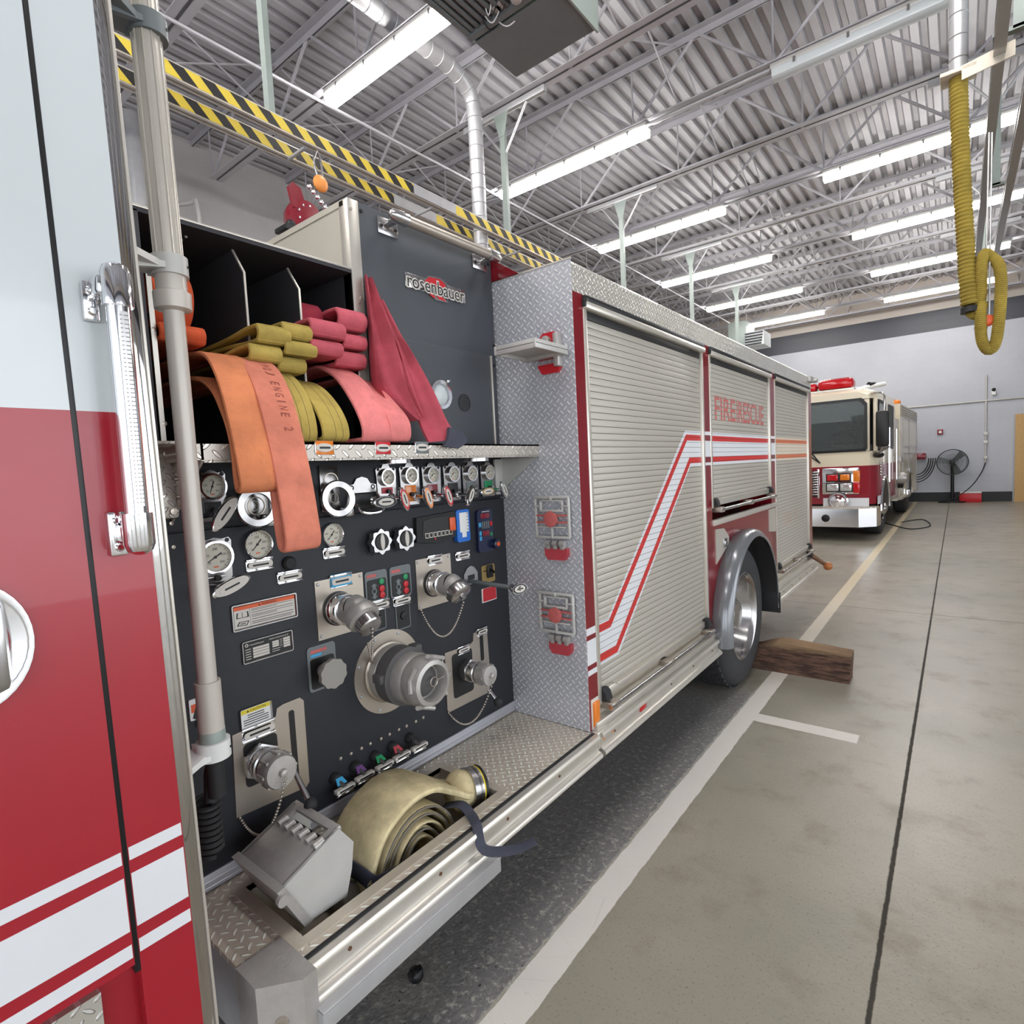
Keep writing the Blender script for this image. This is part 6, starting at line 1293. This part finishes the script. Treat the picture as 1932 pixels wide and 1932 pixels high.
# ================================================================== FAR END OF THE HALL
# ---- second engine
T2 = Matrix.Translation((-1.17, 12.25, 0)) @ Matrix.Rotation(R(-1.5), 4, 'Z')
F2 = thing('fire_engine', (-2.4, 13.2, 0), 'second fire engine parked nose forward behind the near one, cream over red cab', 'fire engine')
def t2(c): m = mb(c); m.T = T2; return m
f2 = lambda p: (lambda q: (q.x, q.z))(T2.inverted() @ at(p, 1, 12.25))
def ZX(p): x, z = f2(p); return x, z
W2 = -2.42
def cabsec(y, ins, zt): return [(W2+ins, y, .75), (-ins, y, .75), (-ins*.8, y, 1.5), (-ins-.03, y, zt-.12), (-ins-.15, y, zt), (W2+ins+.15, y, zt), (W2+ins+.03, y, zt-.12), (W2+ins*.8, y, 1.5)]
def loft(m, S_):
    n = len(S_[0]); m.add(sum(S_, []), [(k*n+i, k*n+(i+1) % n, (k+1)*n+(i+1) % n, (k+1)*n+i) for k in range(len(S_)-1) for i in range(n)]+[list(range(n)), [(len(S_)-1)*n+i for i in range(n)][::-1]])
xr, zb2 = ZX((1631, 850)); zb2 = 1.64; zt2_ = 2.60; YBK = 1.45
low = lambda y, i_: [(W2+i_, y, .75), (-i_, y, .75), (-i_*.8, y, zb2), (W2+i_*.8, y, zb2)]
top = lambda y, i_, z: [(W2+i_*.8, y, zt2_), (-i_*.8, y, zt2_), (-i_*.8-.03, y, z-.07), (-i_-.18, y, z), (W2+i_+.18, y, z), (W2+i_*.8+.03, y, z-.07)]
m = t2('cab2_cream'); loft(m, [low(0, .12), low(.10, .03), low(.5, 0), low(YBK, 0)]); loft(m, [top(-.01, .12, 2.74), top(.10, .03, 2.80), top(.5, 0, 2.82), top(2.9, 0, 2.84)]); loft(m, [[(W2, y, .75), (0, y, .75), (0, y, zt2_), (W2, y, zt2_)] for y in (YBK, 2.9)])
for a_, b_ in ((W2+.10, W2+.19), (-.19, -.10)): m.box((a_, .0, zb2), (b_, .07, zt2_), .02)
for a_, b_ in ((W2+.0, W2+.06), (-.06, -.0)): m.box((a_, .10, zb2), (b_, .26, zt2_), .015); m.box((a_, 1.32, zb2), (b_, YBK, zt2_), .01)
cab2 = m.build('cab', F2)
zc0, zc1 = ZX((1590, 880))[1], .66
m = t2('cab2_red'); m.prism([(W2+.115, -.014), (-.115, -.014), (-.022, .09), (.007, .5), (.007, 2.9), (W2-.007, 2.9), (W2-.007, .5), (W2+.022, .09)], (0, 0, zc1), XV, YV, zc0-zc1); m.build('lower_panel', F2)
m = t2('cab2_side_reflection'); m.box((.006, .52, .9), (.010, 1.9, zc0-.03)); m.build('side_reflection_panel', F2)  # thin sheet that paints a purplish reflection onto the cab side
m = t2('seat_dark'); m.box((W2+.06, .10, zb2-.02), (-.06, .34, zb2+.13), .05); m.build('dashboard', cab2)
m = t2('seat_dark'); m.box((W2+.06, YBK-.03, zb2-.3), (-.06, YBK-.005, zt2_)); m.build('cab_rear_wall', cab2)
for sx in (-.62, -1.75): m = t2('rubber'); m.box((sx-.24, .95, zb2-.2), (sx+.24, 1.15, zb2+.42), .09); m.box((sx-.14, .97, zb2+.44), (sx+.14, 1.10, zb2+.66), .05); m.build('seat', cab2)
m = t2('rubber'); m.tube([(-.62+.20*math.cos(k*.35), .48+.10*math.sin(k*.35), zb2+.16+.17*math.sin(k*.35)) for k in range(18)], .016, 6, closed=True); m.build('steering_wheel', cab2)
# windshield
m = t2('black'); O = [(W2+.17, zb2+.0), (xr+.02, zb2), (xr+.05, zb2+.05), (xr+.05, zt2_-.09), (xr-.04, zt2_+.02), (W2+.22, zt2_+.02), (W2+.14, zt2_-.09), (W2+.14, zb2+.05)]; cx, cz_ = (W2+xr)/2+.08, (zb2+zt2_)/2; I = [(cx+(x-cx)*.955, cz_+(z-cz_)*.91) for x, z in O]; n = 8
m.add([(x, -.022, z) for x, z in O]+[(x, -.028, z) for x, z in I]+[(x, -.008, z) for x, z in I], [(k*n+i, k*n+(i+1) % n, (k+1)*n+(i+1) % n, (k+1)*n+i) for k in range(2) for i in range(n)]); ws = m.build('windshield_gasket', F2)
m = t2('windshield_glass'); m.add([(x, -.016, z) for x, z in I], [list(range(n))]); m.build('windshield', ws)
m = t2('rubber'); a, b = ZX((1530, 862)), ZX((1548, 874)); m.cyl((a[0], -.04, a[1]), (b[0], -.06, b[1]), .012); m.cyl((a[0]-.1, -.04, a[1]+.22), (b[0], -.06, b[1]), .014); m.build('wiper', F2)
# light bar
m = t2('alu'); m.box((W2+.35, .13, 2.80), (-.36, .52, 2.845), .01); lb = m.build('light_bar', F2); m = t2('red_lens'); m.box((W2+.35, .15, 2.84), (-1.0, .50, 3.01), .06); m.build('lens', lb); m = t2('red_lens'); m.box((-.98, .11, 2.84), (-.38, .54, 3.05), .08); m.build('lens', lb)
# grille, lamps, bumper
a, b = ZX((1500, 890)), ZX((1546, 937)); m = t2('black'); m.box((a[0]-.3, -.05, b[1]), (b[0], -.01, a[1]), .01); gr2 = m.build('grille', F2); m = t2('chrome'); z = b[1]+.03
while z < a[1]: m.box((a[0]-.3, -.062, z), (b[0]-.01, -.045, z+.022), .004); z += .048
m.box((b[0]-.03, -.06, b[1]-.03), (b[0]+.01, -.03, a[1]+.03), .006); m.build('grille_bars', gr2)
a, b = ZX((1551, 884)), ZX((1622, 932)); m = t2('chrome'); m.box((a[0], -.05, b[1]), (b[0], -.008, a[1]), .02); hb = m.build('headlight_bezel', F2)
for (p, q, c, nm) in (((1561, 896), (1582, 907), 'red_lens', 'warning_light'), ((1586, 895), (1604, 906), 'amber', 'turn_signal'), ((1561, 913), (1583, 926), 'headlamp', 'headlamp'), ((1586, 912), (1608, 926), 'headlamp', 'headlamp')):
    u, v = ZX(p), ZX(q); m = t2('black'); m.box((u[0]-.02, -.062, v[1]-.02), (v[0]+.02, -.045, u[1]+.02), .01); m.use(c); m.box((u[0], -.075, v[1]), (v[0], -.055, u[1]), .015); m.build(nm, hb)
u, v = ZX((1610, 888)), ZX((1622, 930)); m = t2('amber'); m.box((u[0], -.066, (u[1]+v[1])/2), (v[0]+.01, .02, u[1]), .012); m.use('red_lens'); m.box((u[0], -.066, v[1]), (v[0]+.01, .02, (u[1]+v[1])/2-.005), .012); m.build('corner_lamp', hb)
u = ZX((1583, 945)); m = t2('chrome'); m.lathe([(.165, -.02), (.17, .03), (.15, .05), (.12, .045), (.10, .055), (.06, .05), (.03, .065), (0, .066)], (u[0], -.09, u[1]), (0, -1, 0), 28); m.build('siren', F2)
u, v = ZX((1553, 940)), ZX((1640, 955)); m = t2('decal_white'); m.box((u[0], -.016, v[1]), (-.11, -.010, u[1])); m.box((.006, .13, v[1]+.02), (.010, 1.0, u[1]+.02)); m.build('white_stripe', F2)
m = t2('chrome'); zb0, zb1 = ZX((1590, 990))[1], ZX((1590, 957))[1]
pl = [(W2-.05, -.15), (W2+.1, -.42), (-.22, -.42), (.03, -.20), (.06, .10), (.0, .10), (-.03, -.15), (-.25, -.36), (W2+.12, -.36), (W2, -.1)]
m.prism(pl, (0, 0, zb0), XV, YV, zb1-zb0); bp2 = m.build('bumper', F2); m = t2('tread_floor'); m.prism([(W2-.03, -.14), (W2+.1, -.40), (-.22, -.40), (.03, -.18), (.04, .08), (W2, .08)], (0, 0, zb1), XV, YV, .02); m.build('bumper_deck', bp2)
u = ZX((1566, 974)); m = t2('black'); m.lathe([(.07, 0), (.06, .004), (0, .004)], (u[0], -.421, u[1]), (0, -1, 0), 20); m.build('tow_port', bp2)
m = t2('rubber'); m.box((W2+.2, .15, .30), (-.35, 8.0, .75)); m.build('chassis', F2)
# wheels, arches, steps
def wheel2(y, nm):
    m = t2('tire'); m.lathe([(.29, 0), (.30, .01), (.42, .015), (.49, -.02), (.50, -.05), (.50, -.24), (.45, -.28), (.29, -.26), (.29, 0)], (-.03, y, .50), XV, 44); w = m.build(nm, F2); m = t2('chrome_soft'); m.lathe([(.29, .0), (.28, -.05), (.12, -.02), (.10, .06), (0, .07)], (-.03, y, .50), XV, 36, cap=False); m.build('hub', w)
for y, nm in ((1.05, 'front_wheel'), (5.9, 'rear_wheel')):
    m = t2('black'); P = [(math.cos(R(a))*.60, math.sin(R(a))*.62) for a in range(0, 181, 12)]; m.prism([(y+p[0], .50+p[1]) for p in P], (.004, 0, 0), YV, ZV, .010); ar = m.build('wheel_arch', F2)
    m = t2('chrome'); m.tube([(.02, y+p[0]*1.02, .50+p[1]*1.02) for p in P], .03, 8); m.build('arch_trim', ar); wheel2(y, nm)
    m = t2('chrome_soft'); m.lathe([(.10, .0), (.08, .06), (.04, .08), (0, .085)], (-.02, y, .5), XV, 20); m.build('hub_cap', ar)
# side windows, mirror, handles
for y0, y1, solid in ((.27, 1.31, 0), (1.62, 2.6, 1)):
    
    m = t2('black'); O = [(y0, zb2+.03), (y1, zb2+.03), (y1, 2.58), (y0+.12, 2.58)]; I = [(y0+.05, zb2+.08), (y1-.05, zb2+.08), (y1-.05, 2.53), (y0+.15, 2.53)]
    m.add([(-.004, *p) for p in O]+[(.008, *p) for p in O]+[(.008, *p) for p in I]+[(-.004, *p) for p in I], [(k*4+i, k*4+(i+1) % 4, (k+1)*4+(i+1) % 4, (k+1)*4+i) for k in range(3) for i in range(4)]); sw = m.build('side_window', F2)
    m = t2('black' if solid else 'windshield_glass'); m.add([(.003, *p) for p in I], [(0, 1, 2, 3)]); m.build('pane', sw)
a, b = T2.inverted() @ at((1653, 776), 1, 12.1), T2.inverted() @ at((1678, 842), 1, 12.1)
m = t2('black'); m.box((a.x, -.25, b.z), (b.x, -.12, a.z), .04); mr = m.build('mirror', F2)
m = t2('chrome_soft'); m.tube(smooth_path([(-.12, .1, 2.66), (.02, -.05, 2.68), (a.x+.12, -.16, 2.62), (a.x+.12, -.17, a.z)]), .016, 8); m.build('mirror_arm', mr); m = t2('chrome_soft'); m.tube(smooth_path([(.0, .1, 1.62), (.06, -.08, 1.62), (a.x+.12, -.16, b.z+.02)]), .014, 8); m.build('mirror_arm', mr)
m = t2('black'); u = ZX((1642, 860)); m.sphere((.03, .1, 1.56), .11, 14, (.8, 1.2, .5)); m.use('chrome_soft'); m.tube(smooth_path([(.02, .0, 1.60), (.12, -.1, 1.64), (.22, -.12, 1.70)]), .015, 8); m.build('spot_mirror', F2)
for yy in (1.42, 1.52, 2.72): m = t2('chrome'); m.cyl((.045, yy, 1.0), (.045, yy, 2.1), .016, seg=8); m.build('grab_rail', F2)
m = t2('chrome')
for k in range(5): m.box((.01, .42, 1.42+k*.055-.25), (.03, .80, 1.45+k*.055-.25), .004)
m.build('side_vent', F2)
# pump bay and rear body
m = t2('alu'); m.box((W2, 2.95, .55), (-.02, 3.9, 2.35)); m.build('pump_bay', F2)
m = t2('cast_alu'); m.lathe([(.12, 0), (.13, .14), (.09, .2), (0, .21)], (-.02, 3.4, 1.0), XV, 20); m.build('intake_fitting', F2); m = t2('cast_alu'); m.box((-.02, 3.1, 1.35), (.10, 3.5, 1.5), .02); m.build('valve_rack', F2); m = t2('black'); m.lathe([(.10, 0), (.10, .1), (0, .12)], (-.02, 3.7, .85), XV, 18); m.build('outlet_cap', F2)
m = t2('tread_floor'); m.box((-.4, 2.95, .50), (.04, 3.95, .54), .01); m.box((W2, 3.9, .46), (.03, 8.3, .52)); m.build('running_board', F2)
m = t2('cab2_cream'); m.box((W2, 3.9, .52), (0, 8.3, 2.72)); rb2 = m.build('rear_body', F2)
m = t2('slat')
z = 2.44
while z < 2.70: m.box((.0, 4.05, z), (.014, 8.25, z+.045), .004); z += .055
m.use('roof_steel')
for yy in (4.5, 6.0, 8.2): m.box((-.0, yy-.025, .9), (.012, yy+.025, 2.42))
m.use('chrome_soft')
for zz in (1.55, 1.72, 2.42): m.box((.0, 4.5, zz-.012), (.018, 8.2, zz+.012))
m.build('side_doors', rb2)
m = t2('white'); m.box((W2+.9, 2.2, 2.86), (-.45, 3.4, 3.05), .06); m.lathe([(.05, 0), (.05, .6)], (-.6, 2.9, 3.08), (.6, .8, .15), 12); m.use('black'); m.cyl((-.5, 3.0, 3.16), (-.42, 3.2, 3.17), .05); m.build('deck_gun', F2)
m = t2('amber'); m.sphere((-.15, 4.6, 2.80), .11, 16, (1, 1.3, .7)); m.build('beacon', F2)
# ---- pedestal fan
c = at((1797, 872), 1, 21.45); t = thing('pedestal_fan', (c.x, 21.45, 0), 'large round pedestal fan standing against the far wall', 'fan')
rx = .375
m = mb('black'); d = V((.12, -1, 0)).normalized()
m.lathe([(rx-.012, -.02), (rx+.012, -.02), (rx+.012, .02), (rx-.012, .02), (rx-.012, -.02)], c, d, 48); m.lathe([(rx-.008, -.2), (rx, -.2), (rx, -.18), (rx-.008, -.18), (rx-.008, -.2)], c, d, 48); u = ZV; w = d.cross(u)
for k in range(40): a = 2*math.pi*k/40; e = u*math.cos(a)+w*math.sin(a); m.cyl(c+d*.06+e*.06, c+e*rx+d*.01, .0025, seg=4); m.cyl(c+e*rx+d*.01, c+e*rx-d*.19, .0025, seg=4)
for f in (.35, .6, .85): m.lathe([(rx*f-.002, .0), (rx*f+.002, 0), (rx*f+.002, .004), (rx*f-.002, .004), (rx*f-.002, 0)], c+d*(.06-.05*f), d, 40)
m.build('cage', t)
m = mb('black'); m.lathe([(.06, -.30), (.07, -.28), (.07, -.06), (.06, .07), (0, .08)], c, d, 20); m.build('motor', t)
for a in (75, 200, 315):
    a = R(a); e = u*math.cos(a)+w*math.sin(a); s_ = d.cross(e); m = mb('heater_grey'); m.add([c+e*.05-s_*.05-d*.06, c+e*.05+s_*.05-d*.02, c+e*rx*.92+s_*.11-d*.0, c+e*rx*.92-s_*.09-d*.08]+[c+e*.05-s_*.05-d*.064, c+e*.05+s_*.05-d*.024, c+e*rx*.92+s_*.11-d*.004, c+e*rx*.92-s_*.09-d*.084], [(0, 1, 2, 3), (7, 6, 5, 4), (0, 4, 5, 1), (1, 5, 6, 2), (2, 6, 7, 3), (3, 7, 4, 0)]); m.build('blade', t)
m = mb('black'); m.cyl((c.x, 21.55, .05), (c.x, 21.55, c.z-.02), .045, seg=16); m.build('column', t); m = mb('black'); m.lathe([(.34, 0), (.33, .03), (.10, .06), (.05, .08)], (c.x, 21.5, 0), ZV, 32); m.build('base', t)
# ---- red box, OSB panel, hose reel, wall fittings
a, b = at((1810, 928), 1, 21.5), at((1852, 946), 1, 21.5); m = mb('bright_red'); m.box((a.x, 21.42, 0), (b.x, 21.72, .27), .01); t = m.build('red_crate', label='red toolbox with pale lid on the floor right of the pedestal fan', cat='toolbox'); m = mb('white'); m.box((a.x+.02, 21.42, .27), (b.x, 21.72, .31), .01); m.build('lid', t)
m = mb('osb'); m.box((1.29, 21.70, 0), (2.6, 21.74, 2.50)); m.build('chipboard_panel', label='tall chipboard panel leaning on the far wall at the right edge', cat='board')
c = at((1737, 870), 1, 21.6); t = thing('hose_reel', (c.x, 21.7, .35), 'black hose hung in loops from a red wall bracket behind the second engine', 'hose')
m = mb('maroon'); m.box((c.x-.35, 21.56, c.z+.05), (c.x+.14, 21.785, c.z+.25), .05); m.build('bracket', t)
m = mb('rubber')
for k in range(4):
    r1 = .30; P = []
    for i in range(25): a = R(-180*i/24); P.append(V((c.x-.10+(.30+.055*k)*math.cos(a), 21.66-.02*k, c.z+.08+(.50+.075*k)*math.sin(a))))
    m.tube(P, .014, 8)
m.build('hose_loops', t)
a = at((1774, 815), 1, 21.8); m = mb('maroon'); m.box((a.x-.07, 21.75, a.z-.08), (a.x+.07, 21.8, a.z+.08), .01); t = m.build('fire_alarm', label='small red square alarm on the far wall above the fan', cat='alarm'); m = mb('white'); m.box((a.x-.04, 21.74, a.z-.045), (a.x+.035, 21.76, a.z+.03), .01); m.build('strobe', t)
z0 = at((1850, 757), 1, 21.8).z; m = mb('grey_paint'); m.cyl((-4.4, 21.77, z0), (RX-.05, 21.77, z0), .028, seg=10); m.use('block_wall'); m.build('conduit', label='horizontal pipe running across the far white wall', cat='pipe')
xv = at((1860, 800), 1, 21.8).x; m = mb('grey_paint'); m.cyl((xv, 21.77, 1.15), (xv, 21.77, 3.7), .026, seg=10)
for zz in (1.3, 1.75, 2.0): m.box((xv-.05, 21.73, zz-.05), (xv+.05, 21.8, zz+.05), .01)
m.build('conduit', label='vertical pipe dropping down the far wall between fan and chipboard', cat='pipe')
m = mb('black'); m.tube(smooth_path([(xv, 21.74, 1.15), (xv-.10, 21.65, .85), (xv-.35, 21.35, .45), (xv-.75, 21.25, .12), (xv-1.1, 21.3, .02), (xv-.9, 21.2, .012)], 6), .014, 8); m.build('drop_cable', label='dark cable looping down from the vertical wall pipe to the floor', cat='cable')
a = at((1875, 737), 1, 21.7); m = mb('white'); m.box((a.x-.05, 21.70, a.z-.12), (a.x+.05, 21.8, a.z+.02), .01); t = m.build('wall_camera', label='small white camera on the far wall near the vertical pipe', cat='camera'); m = mb('black'); m.sphere((a.x, 21.70, a.z+.03), .05); m.build('lens', t)
m = mb('rubber'); q = lambda p: at(p, 2, .012); m.tube(smooth_path([q((1700, 985)), q((1740, 980)), q((1755, 992)), q((1720, 998)), q((1690, 992)), q((1650, 980))], 6), .010, 6); m.build('floor_cable', label='thin cable lying on the floor beside the second engine', cat='cable')
# far unit heater
t = thing('unit_heater', (-5.0, 18.2, 4.95), 'pale far unit heater with dark louvers above the near engine roofline', 'heater')
a, b = at((1377, 610), 1, 18.2), at((1412, 660), 1, 18.2); m = mb('heater_green'); m.box((a.x, 18.0, 4.9), (b.x, 18.9, 5.75), .01); m.build('casing', t)
u = [at(p, 1, 18.2) for p in ((1410, 650), (1425, 634), (1447, 634), (1432, 660))]
m = mb('clear_lens'); x0, x1 = b.x, at((1446, 640), 1, 18.2).x; m.box((x0, 17.9, 4.95), (x1, 18.7, 5.35)); m.use('black')
for k in range(5): z = 4.97+k*.08; m.box((x0+.0, 17.86, z), (x1-.06+.012*k, 17.9, z+.04))
m.build('louver', t)
m = mb('truss_steel'); m.cyl((a.x+.1, 18.4, 5.75), (a.x+.1, 18.4, 6.0), .012); m.build('hanger_rod', t); m = mb('truss_steel'); m.cyl((b.x-.1, 18.4, 5.75), (b.x-.1, 18.4, 6.0), .012); m.build('hanger_rod', t)
# ================================================================== LIGHT, CAMERA
w = bpy.data.worlds.new('World'); SC.world = w; w.use_nodes = True
bg = w.node_tree.nodes['Background']; bg.inputs[0].default_value = (.90, .95, 1.0, 1); bg.inputs[1].default_value = 3.0
cam = bpy.data.cameras.new('Camera'); co = bpy.data.objects.new('Camera', cam); COL.objects.link(co)
cam.sensor_fit = 'HORIZONTAL'; cam.sensor_width = 36; cam.lens = 36*FPX/1932; cam.clip_start = .02; cam.clip_end = 200
M = Matrix((( RT.x, -DN.x, -FW.x, 0), (RT.y, -DN.y, -FW.y, 0), (RT.z, -DN.z, -FW.z, EYE), (0, 0, 0, 1)))
co.matrix_world = M; SC.camera = co
SC.view_settings.view_transform = 'Standard'; SC.view_settings.look = 'None'; SC.view_settings.exposure = 0.40; SC.view_settings.gamma = 1.0
SC.view_settings.use_curve_mapping = False
SC.cycles.max_bounces = 8; SC.cycles.diffuse_bounces = 4; SC.cycles.glossy_bounces = 4; SC.cycles.transmission_bounces = 4
SC.cycles.caustics_reflective = False; SC.cycles.caustics_refractive = False
SC.cycles.use_denoising = True; SC.cycles.sample_clamp_indirect = 6.0
